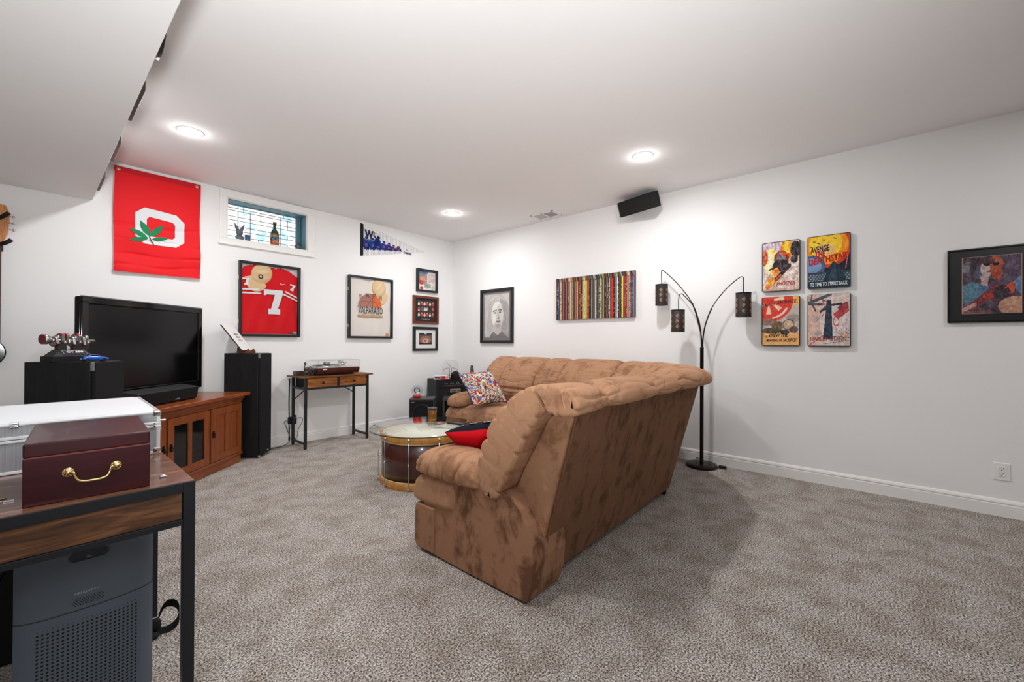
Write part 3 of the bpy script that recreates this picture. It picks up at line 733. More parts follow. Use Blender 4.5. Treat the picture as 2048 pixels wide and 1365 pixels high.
bm = bmesh.new(); lathe(bm, [(0, 0.022), (0.0355, 0.022), (0.037, 0.088), (0, 0.088)], n=40); obj('wax', bm, mat('amber_wax', (222, 152, 62), 0.5), t)
bm = bmesh.new(); lathe(bm, [(0, 0.100), (0.043, 0.100), (0.044, 0.103), (0.043, 0.112), (0.02, 0.114), (0, 0.114)], n=40); obj('lid', bm, mat('dark_metal_lid', (84, 80, 84), 0.3, metal=0.6), t)
t = thing('coaster', 'flat round drink coaster beside the amber candle on the glass table', 'coaster', (-1.945, -2.09, TZ))
bm = bmesh.new(); lathe(bm, [(0, 0), (0.05, 0), (0.052, 0.003), (0.05, 0.007), (0, 0.007)], n=36); obj('disc', bm, mat('coaster_grey', (92, 88, 90), 0.5), t)
bm = bmesh.new(); lathe(bm, [(0, 0.0072), (0.018, 0.0072), (0.018, 0.0076), (0, 0.0076)], n=24); obj('printed_spot', bm, mat('coaster_spot', (214, 150, 116), 0.5), t)
t = thing('remote_control', 'black remote control lying on the glass coffee table beside the coaster', 'remote control', (-1.875, -2.235, TZ), rz=math.radians(-79))
bm = bmesh.new(); box(bm, -0.085, 0.085, -0.024, 0.024, 0.002, 0.018, 0.006); obj('body', bm, M_black, t)
bm = bmesh.new()
for i in range(8):
    for j in range(3): box(bm, -0.07+i*0.018, -0.06+i*0.018, -0.015+j*0.012, -0.008+j*0.012, 0.0175, 0.0195)
o = obj('keypad', bm, mat('keys_grey', (96, 98, 102), 0.5), t); o['kind'] = 'stuff'
# =================================================================== PILLOWS
def cushion_mesh(w, h, th, n=44):
    bm = bmesh.new(); G = {}
    for sgn in (1, -1):
        for i in range(n+1):
            for j in range(n+1):
                u, v = 2*i/n-1, 2*j/n-1
                edge = (i in (0, n)) or (j in (0, n))
                if sgn < 0 and edge: G[(sgn, i, j)] = G[(1, i, j)]; continue
                pin = 1-0.075*(1-abs(u)**2)*abs(v)**6*1.0; pin2 = 1-0.075*(1-abs(v)**2)*abs(u)**6
                z = th*((1-u**2)*(1-v**2))**0.42*0.5
                z += 0.0035*math.sin(u*9+v*5)*(1-u*u)*(1-v*v)
                G[(sgn, i, j)] = bm.verts.new((u*w/2*pin2, v*h/2*pin, sgn*z))
        for i in range(n):
            for j in range(n):
                q = [G[(sgn, i, j)], G[(sgn, i+1, j)], G[(sgn, i+1, j+1)], G[(sgn, i, j+1)]]
                f_ = bm.faces.new(q if sgn > 0 else q[::-1]); f_.smooth = True; f_.material_index = 0 if sgn > 0 else 1
    return bm
def comic_mat():
    m = mat('comic_fabric', (230, 220, 190), 0.8, spec=0.1); nt = m.node_tree; b = nt.nodes['Principled BSDF']
    tc = nt.nodes.new('ShaderNodeTexCoord'); n0 = nt.nodes.new('ShaderNodeTexNoise'); n0.inputs['Scale'].default_value = 14; n0.inputs['Detail'].default_value = 3
    mp = nt.nodes.new('ShaderNodeMix'); mp.data_type = 'VECTOR'; mp.inputs[0].default_value = 0.16
    nt.links.new(tc.outputs['Object'], n0.inputs['Vector']); nt.links.new(tc.outputs['Object'], mp.inputs[4]); nt.links.new(n0.outputs['Color'], mp.inputs[5])
    v = nt.nodes.new('ShaderNodeTexVoronoi'); v.inputs['Scale'].default_value = 46; nt.links.new(mp.outputs[1], v.inputs['Vector'])
    sp = nt.nodes.new('ShaderNodeSeparateColor'); nt.links.new(v.outputs['Color'], sp.inputs[0])
    r = ramp(nt, sp.outputs[0], [(0.0, (226, 208, 176)), (0.20, (196, 40, 44)), (0.40, (230, 226, 218)), (0.54, (70, 112, 172)), (0.70, (226, 198, 100)), (0.79, (214, 150, 120)), (0.86, (232, 228, 222)), (0.94, (120, 160, 140))]); r.color_ramp.interpolation = 'CONSTANT'
    v2 = nt.nodes.new('ShaderNodeTexVoronoi'); v2.feature = 'DISTANCE_TO_EDGE'; v2.inputs['Scale'].default_value = 34; nt.links.new(mp.outputs[1], v2.inputs['Vector'])
    lt_ = nt.nodes.new('ShaderNodeMath'); lt_.operation = 'GREATER_THAN'; lt_.inputs[1].default_value = 0.055; nt.links.new(v2.outputs['Distance'], lt_.inputs[0])
    mm = nt.nodes.new('ShaderNodeMix'); mm.data_type = 'RGBA'; mm.inputs[6].default_value = (*lin((40, 42, 66)), 1); nt.links.new(lt_.outputs[0], mm.inputs[0]); nt.links.new(r.outputs['Color'], mm.inputs[7])
    nt.links.new(mm.outputs[2], b.inputs['Base Color']); return m
M_comic = comic_mat(); M_blue = mat('blue_cotton', (28, 84, 150), 0.85, spec=0.1)
t = thing('comic_throw_pillow', 'multicoloured comic-print throw pillow with blue back leaning on the far sofa arm', 'pillow', (-1.035, -1.715, 0.655))
bm = cushion_mesh(0.44, 0.44, 0.13)
c00, c10, c01 = Vector((-1.285, -1.80, 0.50)), Vector((-0.80, -1.88, 0.515)), Vector((-1.22, -1.555, 0.775))
ex1 = (c10-c00).normalized(); ey1 = (c01-c00); ez1 = ex1.cross(ey1).normalized(); ey1 = ez1.cross(ex1)
bm.transform(Matrix(((ex1.x, ey1.x, ez1.x, 0), (ex1.y, ey1.y, ez1.y, 0), (ex1.z, ey1.z, ez1.z, 0), (0, 0, 0, 1))))
obj('cover', bm, [M_blue, M_comic] if ez1.dot(Vector((-0.7, -0.7, 0.3))) < 0 else [M_comic, M_blue], t)
n_ = Vector((0.35, 0.35, 0.87)).normalized(); ex1 = Vector((0.50, -0.85, 0.14)); ex1 = (ex1-n_*ex1.dot(n_)).normalized(); ey1 = n_.cross(ex1)
PC = Vector((-2.80, -3.19, 0.655))+ex1*0.2+ey1*0.2
t = thing('red_throw_pillow', 'red throw pillow with black and white rose side propped behind the near sofa arm', 'pillow', tuple(PC))
bm = cushion_mesh(0.40, 0.40, 0.15)
n_ = Vector((0.35, 0.35, 0.87)).normalized(); ex1 = Vector((0.50, -0.85, 0.14)); ex1 = (ex1-n_*ex1.dot(n_)).normalized(); ey1 = n_.cross(ex1)
RP = Matrix(((ex1.x, ey1.x, n_.x, 0), (ex1.y, ey1.y, n_.y, 0), (ex1.z, ey1.z, n_.z, 0), (0, 0, 0, 1)))
bm.transform(RP)
o = obj('cover', bm, [mat('rose_black', (26, 28, 36), 0.85, spec=0.1), mat('red_cotton', (196, 14, 26), 0.8, spec=0.15)], t)
rs_ = bmesh.new()
for (u, v, r_) in ((-0.10, 0.12, 0.030), (0.0, 0.10, 0.034), (0.1, 0.12, 0.03), (-0.13, 0.02, 0.03), (-0.03, 0.0, 0.034), (0.08, 0.01, 0.032), (-0.09, -0.1, 0.03), (0.02, -0.11, 0.034), (0.13, -0.09, 0.03), (-0.02, 0.17, 0.02), (-0.12, -0.155, 0.026), (-0.045, -0.15, 0.028), (0.035, -0.155, 0.026), (0.11, -0.15, 0.028), (-0.16, 0.09, 0.018), (-0.165, 0.165, 0.02), (0.16, 0.16, 0.02)):
    for q, rr in enumerate((1.0, 0.62, 0.3)):
        vs = []
        for k in range(18):
            a = 2*PI*k/18; rad = r_*rr*(1+0.13*math.sin(5*a+q)); x, y = u+rad*math.cos(a), v+rad*math.sin(a)
            U, V = max(-1, min(1, x/0.2)), max(-1, min(1, y/0.2))
            z = 0.15*max(0, (1-U*U)*(1-V*V))**0.42*0.5+0.004+0.0012*q
            vs.append(rs_.verts.new(RP @ Vector((x, y, z))))
        f_ = rs_.faces.new(vs); f_.material_index = q % 2
q_ = obj('rose_print', rs_, [mat('rose_white', (206, 210, 212), 0.85), mat('rose_grey', (120, 124, 130), 0.85)], t); q_['kind'] = 'stuff'
# =================================================================== TV STAND, TV, SOUNDBAR
DW = 1.36
t = thing('tv_stand', 'reddish oak mission-style television cabinet with glass and panelled doors', 'cabinet', (-3.458, -0.836, 0), rz=math.radians(42.3))
M_oak = wood('oak_stain_h', (120, 58, 22), (160, 82, 34), 0, 0.32, 1.3, coat=0.25)
M_oakv = wood('oak_stain_v', (116, 55, 20), (152, 77, 31), 2, 0.34, 1.3, coat=0.2)
hw = DW/2; DP = 0.46
bm = bmesh.new(); box(bm, -hw, hw, 0.012, DP, 0.0, 0.085, 0.004); box(bm, -hw-0.012, hw+0.012, 0.0, DP, 0.072, 0.098, 0.006); obj('plinth', bm, M_oak, t)
bm = bmesh.new()
box(bm, -hw, -hw+0.025, 0.012, DP, 0.098, 0.60); box(bm, hw-0.025, hw, 0.012, DP, 0.098, 0.60); box(bm, -hw, hw, DP-0.012, DP, 0.098, 0.60); box(bm, -hw, hw, 0.02, DP, 0.098, 0.112); box(bm, -hw, hw, 0.012, DP, 0.565, 0.60)
for x in (-0.235, 0.225): box(bm, x-0.012, x+0.012, 0.02, DP, 0.098, 0.60)
box(bm, -hw+0.03, hw-0.03, 0.05, DP-0.02, 0.325, 0.342); obj('carcass', bm, M_oakv, t)
bm = bmesh.new(); box(bm, -hw-0.008, hw+0.010, 0.004, DP, 0.582, 0.602, 0.004); box(bm, -hw-0.02, hw+0.024, -0.008, DP, 0.604, 0.63, 0.006); obj('cornice', bm, M_oak, t)
bm = bmesh.new(); box(bm, -hw-0.055, hw+0.058, -0.042, DP+0.0, 0.632, 0.662, 0.005); obj('top', bm, M_oak, t)
def door(x0, x1, glass, hx):
    z0, z1, y0, y1 = 0.103, 0.562, -0.006, 0.014; st = 0.060
    d_bm = bmesh.new(); xm = (x0+x1)/2
    for a in ((x0, x0+st, z0, z1), (x1-st, x1, z0, z1), (xm-0.022, xm+0.022, z0+st, z1-st)): box(d_bm, a[0], a[1], y0, y1, a[2], a[3], 0.0025)
    for a in ((x0+st, x1-st, z0, z0+st), (x0+st, x1-st, z1-st, z1)): box(d_bm, a[0], a[1], y0+0.0005, y1, a[2], a[3], 0.002)
    d = obj('door', d_bm, M_oakv, t)
    for a, b in ((x0+st, xm-0.022), (xm+0.022, x1-st)):
        q = bmesh.new(); box(q, a-0.003, b+0.003, y0+0.009, y0+0.013, z0+st-0.003, z1-st+0.003)
        obj('pane' if glass else 'door_panel', q, mat('smoked_pane', (30, 32, 32), 0.06, trans=0.55) if glass else M_oakv, d)
    q = bmesh.new(); box(q, hx-0.011, hx+0.011, y0-0.004, y0, 0.315, 0.375, 0.003); box(q, hx-0.016, hx+0.016, y0-0.003, y0, 0.34, 0.352, 0.002)
    tube(q, [(hx-0.008, y0-0.006, 0.352), (hx-0.009, y0-0.012, 0.33), (hx, y0-0.013, 0.318), (hx+0.009, y0-0.012, 0.33), (hx+0.008, y0-0.006, 0.352)], 0.0026, 8); puff(q, (hx, y0-0.008, 0.353), (0.008, 0.006, 0.006), 1, 1, 10, 8)
    obj('handle', q, mat('dark_iron', (28, 24, 22), 0.4, metal=0.7), d)
door(0.240, 0.660, False, 0.268); door(-0.222, 0.222, True, -0.196); door(-0.660, -0.240, False, -0.268)
# television
t = thing('television', 'large black flat-screen television standing on the oak cabinet', 'television', (-3.665, -0.548, 0.662), rz=math.radians(40.15))
TW = 0.545
bm = bmesh.new(); box(bm, -TW, TW, -0.002, 0.045, 0.062, 0.795, 0.014, 3); obj('housing', bm, M_gloss, t)
bm = bmesh.new(); pr = 0.795
for a in ((-TW, TW, 0.743, 0.795), (-TW, TW, 0.062, 0.128), (-TW, -TW+0.055, 0.10, 0.77), (TW-0.048, TW, 0.10, 0.77)): box(bm, a[0], a[1], -0.014, 0.004, a[2], a[3], 0.007, 3)
obj('bezel', bm, M_gloss, t)
bm = bmesh.new(); box(bm, -TW+0.05, TW-0.045, -0.007, -0.002, 0.122, 0.747); obj('screen', bm, M_screen, t)
bm = bmesh.new(); tube(bm, [(-TW-0.001, -0.002, 0.798), (TW+0.001, -0.002, 0.798)], 0.0022, 6); tube(bm, [(TW+0.001, -0.002, 0.798), (TW+0.001, -0.002, 0.060)], 0.0022, 6); tube(bm, [(-TW, -0.002, 0.0605), (TW, -0.002, 0.0605)], 0.0022, 6); obj('clear_edge', bm, mat('edge_grey', (110, 112, 116), 0.2, metal=0.5), t)
bm = bmesh.new(); lettering(bm, 'SAMSUNG', 0.098, 0.014, lambda u, v, w_: (-0.052+u, -0.0155, 0.090+v), bold=0.02); obj('lettering', bm, mat('silver_letter', (190, 192, 196), 0.3), t)
bm = bmesh.new(); box(bm, -0.045, 0.045, 0.0, 0.05, 0.02, 0.10, 0.006); box(bm, -0.27, 0.27, -0.085, 0.14, 0.0, 0.018, 0.008, 3); obj('foot', bm, M_gloss, t)
t = thing('center_speaker', 'long black centre speaker lying on the cabinet below the television', 'speaker', (-3.60, -0.77, 0.662), rz=math.radians(44))
bm = bmesh.new(); prism(bm, [(-0.03, 0.008), (-0.045, 0.105), (0.10, 0.125), (0.10, 0.008)], lambda u, v, w_: (w_, u, v), -0.31, 0.31, 0.004)
obj('cabinet', bm, mat('speaker_black', (44, 45, 47), 0.45), t)
bm = bmesh.new(); prism(bm, [(-0.037, 0.012), (-0.052, 0.101), (-0.042, 0.103), (-0.028, 0.012)], lambda u, v, w_: (w_, u, v), -0.298, 0.298, 0.002); obj('grille', bm, mat('grille_cloth', (17, 17, 19), 0.95), t)
bm = bmesh.new(); lettering(bm, 'BOSE', 0.05, 0.010, lambda u, v, w_: (0.045+u, -0.0415-v*0.16, 0.022+v), bold=0.03, italic=0.3); obj('badge', bm, mat('silver_letter', (190, 192, 196), 0.3), t)
bm = bmesh.new(); 
bm.free()
for x in (-0.28, 0.28):
    bm = bmesh.new(); box(bm, x-0.02, x+0.02, -0.02, 0.09, 0.0, 0.009, 0.002); obj('foot_pad', bm, M_matblack, t)
# =================================================================== TOWER SPEAKERS
M_ash = wood('black_ash', (22, 22, 23), (36, 36, 37), 2, 0.5, 2.0, spec=0.3)
def tower(label, loc, rz, D=0.34):
    t = thing('tower_speaker', label, 'speaker', loc, rz, group='black tower speakers')
    Wd, Ht = 0.216, 1.034
    bm = bmesh.new(); box(bm, 0, Wd, 0.022, D, 0.025, Ht, 0.004); obj('cabinet', bm, M_ash, t)
    bm = bmesh.new(); box(bm, 0.003, Wd-0.002, 0.0, 0.019, 0.03, Ht-0.002, 0.004); obj('grille', bm, mat('grille_cloth', (17, 17, 19), 0.95), t)
    bm = bmesh.new(); box(bm, -0.0005, 0.013, 0.004, 0.024, Ht-0.05, Ht-0.0015, 0.004); obj('corner_clip', bm, mat('grey_clip', (120, 122, 124), 0.4), t)
    bm = bmesh.new(); lettering(bm, 'Polk', 0.035, 0.012, lambda u, v, w_: (Wd-0.085+u, -0.0008, 0.05+v), bold=0.02, italic=0.2); obj('badge', bm, mat('silver_letter', (190, 192, 196), 0.3), t)
    for x in (0.02, Wd-0.02):
        for y in (0.02, D-0.03):
            bm = bmesh.new(); lathe(bm, [(0, 0), (0.006, 0.0), (0.013, 0.022), (0.014, 0.035), (0, 0.035)], c=(x, y, 0), n=14); obj('spike_foot', bm, M_chrome, t)
    return t
tower('black tower speaker left of the television, under the model crankshaft', (-4.067, -1.748, 0), math.radians(50), 0.335)
tower('black tower speaker right of the cabinet, carrying the white record sleeve', (-2.81, -0.409, 0), math.radians(45), 0.345)
# =================================================================== WALL ART HELPERS
def frame_parts(t, fn, W, Hh, fw, depth, m, glass=False, back=True, bev=0.003):
    """picture frame in wall-plane coordinates fn(u, v, w): W x Hh, bar width fw"""
    mt = []
    bm = bmesh.new()
    def bar(P):
        prism(bm, P, fn, 0.0, depth, bev)
    bar([(0, 0), (W, 0), (W-fw, fw), (fw, fw)]); bar([(0, Hh), (fw, Hh-fw), (W-fw, Hh-fw), (W, Hh)])
    bar([(0, 0), (fw, fw), (fw, Hh-fw), (0, Hh)]); bar([(W, 0), (W, Hh), (W-fw, Hh-fw), (W-fw, fw)])
    bmesh.ops.recalc_face_normals(bm, faces=list(bm.faces))
    o = obj('frame', bm, m, t, world=True)
    if glass:
        bm = bmesh.new(); prism(bm, [(fw, fw), (W-fw, fw), (W-fw, Hh-fw), (fw, Hh-fw)], fn, depth-0.006, depth-0.004); obj('glazing', bm, M_glaze, t, world=True)
    return o
def plate(t, name, fn, P, w0, w1, m, bev=0.0, world=True, parent=None, label=None):
    bm = bmesh.new(); prism(bm, P, fn, w0, w1, bev); return obj(name, bm, m, parent or t, world=world, label=label)
R4 = lambda a, b, c, d: [(a, c), (b, c), (b, d), (a, d)]
def words(t, name, s, x, y, W, Hh, fn, w, m, italic=0.0, bold=0.0, rot=0.0, taper=0.0, parent=None):
    bm = bmesh.new(); ca, sa = math.cos(rot), math.sin(rot)
    def g(u, v, w_):
        v2 = v*(1+taper*(u/W)); return fn(x+u*ca-v2*sa, y+u*sa+v2*ca, w)
    lettering(bm, s, W, Hh, g, italic=italic, bold=bold); return obj(name, bm, m, parent or t, world=True)
INK = lambda n, c: mat('ink_'+n, c, 0.5, spec=0.3)
# ------------------------------------------------------------------- red banner (block O with buckeye leaf)
fx, fz, FW, FH = -3.836, 1.755, 0.612, 0.913
t = thing('red_banner', 'red cloth banner with white block letter O and green leaf hanging on the wall', 'banner', (fx+FW/2, 0, fz))
fn = onA(fx, fz, 0.012)
def drape(u, v):
    x, z = u/FW, v/FH
    w = 0.006*math.sin(x*7+1)*(1-z)+0.006*math.sin(z*21+3*x)*(1-z)+0.003*math.sin(x*5-z*13)+0.0035*math.sin(x*17+z*9)*(1-z)**0.5
    for zz, xx, s_ in ((0.46, 0.3, 1), (0.33, 0.6, -1), (0.17, 0.5, 1), (0.07, 0.3, 1)):
        w -= 0.012*math.exp(-((z-zz+0.05*s_*(x-xx)*math.sin(x*5))/0.011)**2)*(0.6+0.4*math.sin(x*9+zz*30))
    return 0.014+w*(0.3+0.9*(1-z))+0.012*(1-z)**2*max(0, x-0.4)
def banner_sheet(test, off, n=64, mm=96):
    bm = bmesh.new(); G = {}
    for j in range(mm+1):
        for i in range(n+1):
            u, v = FW*i/n, FH*j/mm; G[i, j] = bm.verts.new(fn(u+(0.004*math.sin(v*9) if i in (0, n) else 0), v, drape(u, v)+off))
    for j in range(mm):
        for i in range(n):
            f_ = bm.faces.new((G[i, j], G[i+1, j], G[i+1, j+1], G[i, j+1])); f_.smooth = True
    return bm
M_red = mat('banner_red', (232, 20, 30), 0.62, spec=0.25); M_red.node_tree.nodes['Principled BSDF'].inputs['Sheen Weight'].default_value = 0.2
obj('cloth', banner_sheet(None, 0), M_red, t, world=True)
bm = bmesh.new(); prism(bm, R4(0.0, FW, FH-0.045, FH), lambda u, v, w_: fn(u, v, drape(u, v)+w_), 0.0005, 0.0014); obj('header_hem', bm, mat('hem_red', (196, 12, 30), 0.7), t, world=True)
def onbanner(P, off, n=10):
    """polygon laid on the draped cloth: subdivided outline as triangulated sheet"""
    b2 = bmesh.new(); vs = [b2.verts.new((u, v, 0)) for u, v in P]; b2.faces.new(vs)
    bmesh.ops.triangulate(b2, faces=list(b2.faces))
    for _ in range(3): bmesh.ops.subdivide_edges(b2, edges=[e for e in b2.edges if e.calc_length() > 0.03], cuts=1, use_grid_fill=True)
    bmesh.ops.triangulate(b2, faces=list(b2.faces))
    for v in b2.verts: v.co = fn(v.co.x, v.co.y, drape(v.co.x, v.co.y)+off)
    return b2
def px2f(x, y):          # drawing coordinates measured on the banner: u from left, v from bottom, as fractions
    return (x*FW, y*FH)
O_out = [px2f(*q) for q in [(0.235, 0.53), (0.235, 0.345), (0.31, 0.27), (0.70, 0.315), (0.80, 0.395), (0.80, 0.58), (0.70, 0.635), (0.33, 0.61)]]
O_out = [px2f(*q) for q in [(0.225, 0.585), (0.225, 0.365), (0.33, 0.295), (0.70, 0.295), (0.80, 0.355), (0.80, 0.555), (0.70, 0.625), (0.33, 0.650)]]
O_in = [px2f(*q) for q in [(0.355, 0.540), (0.355, 0.395), (0.385, 0.375), (0.655, 0.375), (0.685, 0.395), (0.685, 0.520), (0.655, 0.545), (0.385, 0.565)]]
bm = bmesh.new()
for i in range(8):
    j = (i+1) % 8; q = onbanner([O_out[i], O_in[i], O_in[j], O_out[j]], 0.0042)
    bmesh.ops.recalc_face_normals(q, faces=list(q.faces)); merge(bm, q)
obj('block_letter_o', bm, mat('felt_white', (226, 228, 230), 0.8), t, world=True)
for cxx, cyy, L_, wd, a_ in ((0.395, 0.372, 0.150, 0.055, 118), (0.395, 0.372, 0.150, 0.048, 52), (0.37, 0.352, 0.145, 0.044, 152), (0.37, 0.348, 0.135, 0.038, 195), (0.41, 0.345, 0.125, 0.038, 14)):
    P = []
    for k in range(15):
        u = k/14; P.append((u*L_, math.sin(PI*u**0.9)*wd/2))
    P += [(u, -v_) for u, v_ in P[::-1][1:-1]]
    ca, sa = math.cos(math.radians(a_)), math.sin(math.radians(a_)); ox_, oy_ = px2f(cxx, cyy)
    P = [(ox_+u*ca-v_*sa, oy_+u*sa+v_*ca) for u, v_ in P]
    q = bmesh.new(); vs = [q.verts.new(fn(u, v_, drape(u, v_)+0.0068)) for u, v_ in P]; q.faces.new(vs)
    obj('leaf', q, mat('felt_green', (22, 132, 84), 0.8), t, world=True)
q = bmesh.new(); ox_, oy_ = px2f(0.385, 0.37)
vs = [q.verts.new(fn(ox_+a, oy_+b, drape(ox_+a, oy_+b)+0.0078)) for a, b in ((-0.004, 0.0), (0.004, -0.03), (0.03, -0.075), (0.038, -0.072), (0.016, -0.03), (0.004, 0.004))]; q.faces.new(vs)
obj('leaf_stem', q, mat('stem_brown', (110, 70, 50), 0.8), t, world=True)
for xx in (0.045, 0.955):
    bm = bmesh.new(); lathe(bm, [(0.004, 0), (0.014, 0), (0.015, 0.003), (0.004, 0.005), (0.0, 0.006)], c=fn(xx*FW, FH-0.028, drape(xx*FW, FH-0.028)+0.001), n=18, mtx=Matrix.Rotation(PI/2, 4, 'X')); obj('grommet', bm, mat('pale_brass', (214, 190, 150), 0.35, metal=0.6), t, world=True)
# ------------------------------------------------------------------- pennant
pxs, pz0, pz1, pw = -1.54, 2.25, 2.672, 1.035
t = thing('baseball_pennant', 'long triangular baseball pennant with team photo and W flag near the ceiling', 'pennant', (pxs, 0, pz0))
A = Art(230, 96, (236, 236, 234)); 
for k in range(40):
    x = 0.26+k*0.0195; A.rect(x, x+0.0045, 0, 1, (168, 168, 172), 0.75)
A.rect(0.045, 0.28, 0.42, 0.86, (208, 212, 220)); 
A.a[:, :, :] = np.clip(A.a, 0, 255)
A.rect(0.045, 0.22, 0.38, 0.56, (60, 96, 160), 0.9); A.noise(60, 26, 3, (A.X < 0.26) & (A.Y < 0.56))
for (x, y, s_) in [(0.085, 0.42, 1.0), (0.17, 0.42, 1.05), (0.255, 0.40, 1.0), (0.33, 0.42, 0.95), (0.40, 0.40, 0.95), (0.47, 0.34, 0.9), (0.55, 0.34, 0.9)]:
    A.ell(x, y-0.08, 0.042*s_, 0.20*s_, (26, 58, 128)); A.ell(x-0.015, y+0.0, 0.035, 0.12, (30, 66, 140)); A.ell(x+0.012, y-0.14, 0.03, 0.12, (22, 48, 110)); A.ell(x, y+0.14, 0.018, 0.05, (196, 140, 110)); A.ell(x, y+0.17, 0.02, 0.045, (22, 46, 110))
    A.rect(x-0.014, x+0.012, y-0.12, y-0.01, (208, 70, 100), 0.8); A.ell(x-0.012, 0.08, 0.022, 0.13, (214, 212, 214)); A.ell(x+0.016, 0.07, 0.018, 0.13, (206, 204, 208))
A.ell(0.235, 0.52, 0.045, 0.17, (24, 50, 112)); A.line(0.235, 0.60, 0.185, 0.74, 0.016, (24, 50, 112)); A.line(0.185, 0.74, 0.192, 0.86, 0.010, (170, 110, 80)); A.ell(0.25, 0.69, 0.018, 0.055, (70, 48, 44)); A.ell(0.25, 0.73, 0.022, 0.04, (26, 30, 50))
A.ell(0.545, 0.48, 0.022, 0.07, (120, 74, 58)); A.ell(0.50, 0.42, 0.018, 0.06, (216, 176, 120)); A.noise(26, 60, 4, A.X < 0.58)
for k in range(3): A.ell(0.675, 0.33, 0.017-0.005*k, 0.058-0.018*k, [(196, 60, 60), (240, 220, 220), (200, 50, 60)][k])
A.rect(0, 0.042, 0, 1, (40, 38, 42))
skew = lambda u, v: (u*pw, (v*(pz1-pz0))*max(0.0, 1-u/0.985)+u*0.235*(pz1-pz0)*2.35*0.93)
def pfn(u, v):
    a, b = skew(u, v); return (pxs+a, -0.003-0.002*math.sin(a*4), pz0+b*1.0)
art_obj('felt_pennant', A, pfn, t, M_print_m, world=True)
def pfl(u, v, w_): return (pxs+u, -0.007, pz0+v)
bm = bmesh.new(); lettering(bm, 'W', 0.13, 0.115, lambda u, v, w_: pfl(0.055+u, 0.235+v, 0), bold=0.06); lettering(bm, 'CHAMPIONS', 0.13, 0.032, lambda u, v, w_: pfl(0.645+u, 0.135+0.0*u+v-u*0.08, 0), bold=0.03)
obj('lettering', bm, INK('navy', (20, 30, 62)), t, world=True)
# ------------------------------------------------------------------- framed jersey
def shadow_box(label, x0, z0, W, Hh, loc):
    t = thing('framed_shirt', label, 'picture frame', loc, group='framed sports shirts'); fn = onA(x0, z0, 0.0)
    plate(t, 'backing', fn, R4(0.01, W-0.01, 0.01, Hh-0.01), 0.0, 0.006, mat('pale_mount', (214, 212, 210), 0.8))
    frame_parts(t, fn, W, Hh, 0.026, 0.042, mat('frame_black', (28, 30, 34), 0.4), glass=True)
    for zz in (0.2, 0.78):
        bm = bmesh.new(); box(bm, x0-0.003, x0, -0.034, -0.012, z0+Hh*zz-0.02, z0+Hh*zz+0.02, 0.001); obj('hinge', bm, M_brass, t, world=True)
    return t, fn
def cloth(t, name, fn, P, w, m, wr=0.006, fr=(5, 9), seed=0, label=None):
    """shirt-like sheet: polygon on a grid with folds"""
    n, q = 60, 76; xs = [p[0] for p in P]; ys = [p[1] for p in P]; x0, x1, y0, y1 = min(xs), max(xs), min(ys), max(ys)
    A_ = Art(n+1, q+1, (0, 0, 0)); nP = [((a-x0)/(x1-x0), (b-y0)/(y1-y0)) for a, b in P]; A_.poly(nP, (255, 255, 255)); keep = A_.a[:, :, 0] > 1
    bm = bmesh.new(); G = {}; r = np.random.RandomState(seed); ph = r.rand(6)*6
    for j in range(q+1):
        for i in range(n+1):
            u, v = x0+(x1-x0)*i/n, y0+(y1-y0)*j/q; X, Y = i/n, j/q
            f_ = wr*(math.sin((X-0.5)*fr[0]*(1.6-Y)*2+ph[0]+Y*2)*0.5*(1-Y)+0.5*math.sin(X*fr[1]+Y*14+ph[1])*0.5+0.35*math.sin(X*23-Y*11+ph[2])*(1-Y*0.6))
            G[i, j] = (u, v, w+wr+f_)
    V = {}
    for j in range(q):
        for i in range(n):
            if keep[j, i]:
                for k in ((i, j), (i+1, j), (i+1, j+1), (i, j+1)):
                    if k not in V: V[k] = bm.verts.new(fn(*G[k]))
                f_ = bm.faces.new((V[i, j], V[i+1, j], V[i+1, j+1], V[i, j+1])); f_.smooth = True
    return obj(name, bm, m, t, world=True, label=label)
t, fn = shadow_box('black framed red football jersey numbered 7 with tan cap tucked inside', -2.893, 1.203, 0.609, 0.787, (-2.59, 0, 1.203))
W, Hh = 0.609, 0.787
J = [(0.03, 0.03), (0.58, 0.03), (0.58, 0.40), (0.58, 0.60), (0.57, 0.665), (0.50, 0.715), (0.40, 0.75), (0.35, 0.735), (0.30, 0.745), (0.24, 0.762), (0.11, 0.745), (0.035, 0.715), (0.03, 0.55)]
cloth(t, 'jersey', fn, J, 0.006, mat('jersey_red', (214, 10, 24), 0.55, spec=0.3), 0.007, (7, 9), 1)
W7 = mat('felt_white', (226, 228, 230), 0.8)
def seven(x, y, w_, h_, rot, name='number', z=0.024):
    P = [(0, 1), (0, 0.76), (0.10, 0.76), (0.16, 0.80), (0.58, 0.80), (0.38, 0.22), (0.24, 0.22), (0.24, 0.0), (0.86, 0.0), (0.86, 0.22), (0.74, 0.22), (1.0, 0.84), (1.0, 1.0)]
    ca, sa = math.cos(rot), math.sin(rot)
    P = [(x+(a*w_)*ca-(b*h_)*sa, y+(a*w_)*sa+(b*h_)*ca) for a, b in P]
    plate(t, name, fn, P, z-0.0015, z, W7)
seven(0.235, 0.245, 0.190, 0.265, 0.0); seven(0.035, 0.535, 0.065, 0.075, 0.05); seven(0.485, 0.525, 0.06, 0.07, -0.25)
for k in range(2):
    plate(t, 'sleeve_stripe', fn, [(0.03, 0.485-0.038*k), (0.19+0.02*k, 0.497-0.042*k), (0.19+0.02*k, 0.510-0.042*k), (0.03, 0.502-0.038*k)], 0.022, 0.0235, W7)
    plate(t, 'sleeve_stripe', fn, [(0.445-0.02*k, 0.495-0.03*k), (0.578, 0.435-0.034*k), (0.578, 0.450-0.034*k), (0.452-0.02*k, 0.510-0.03*k)], 0.022, 0.0235, W7)
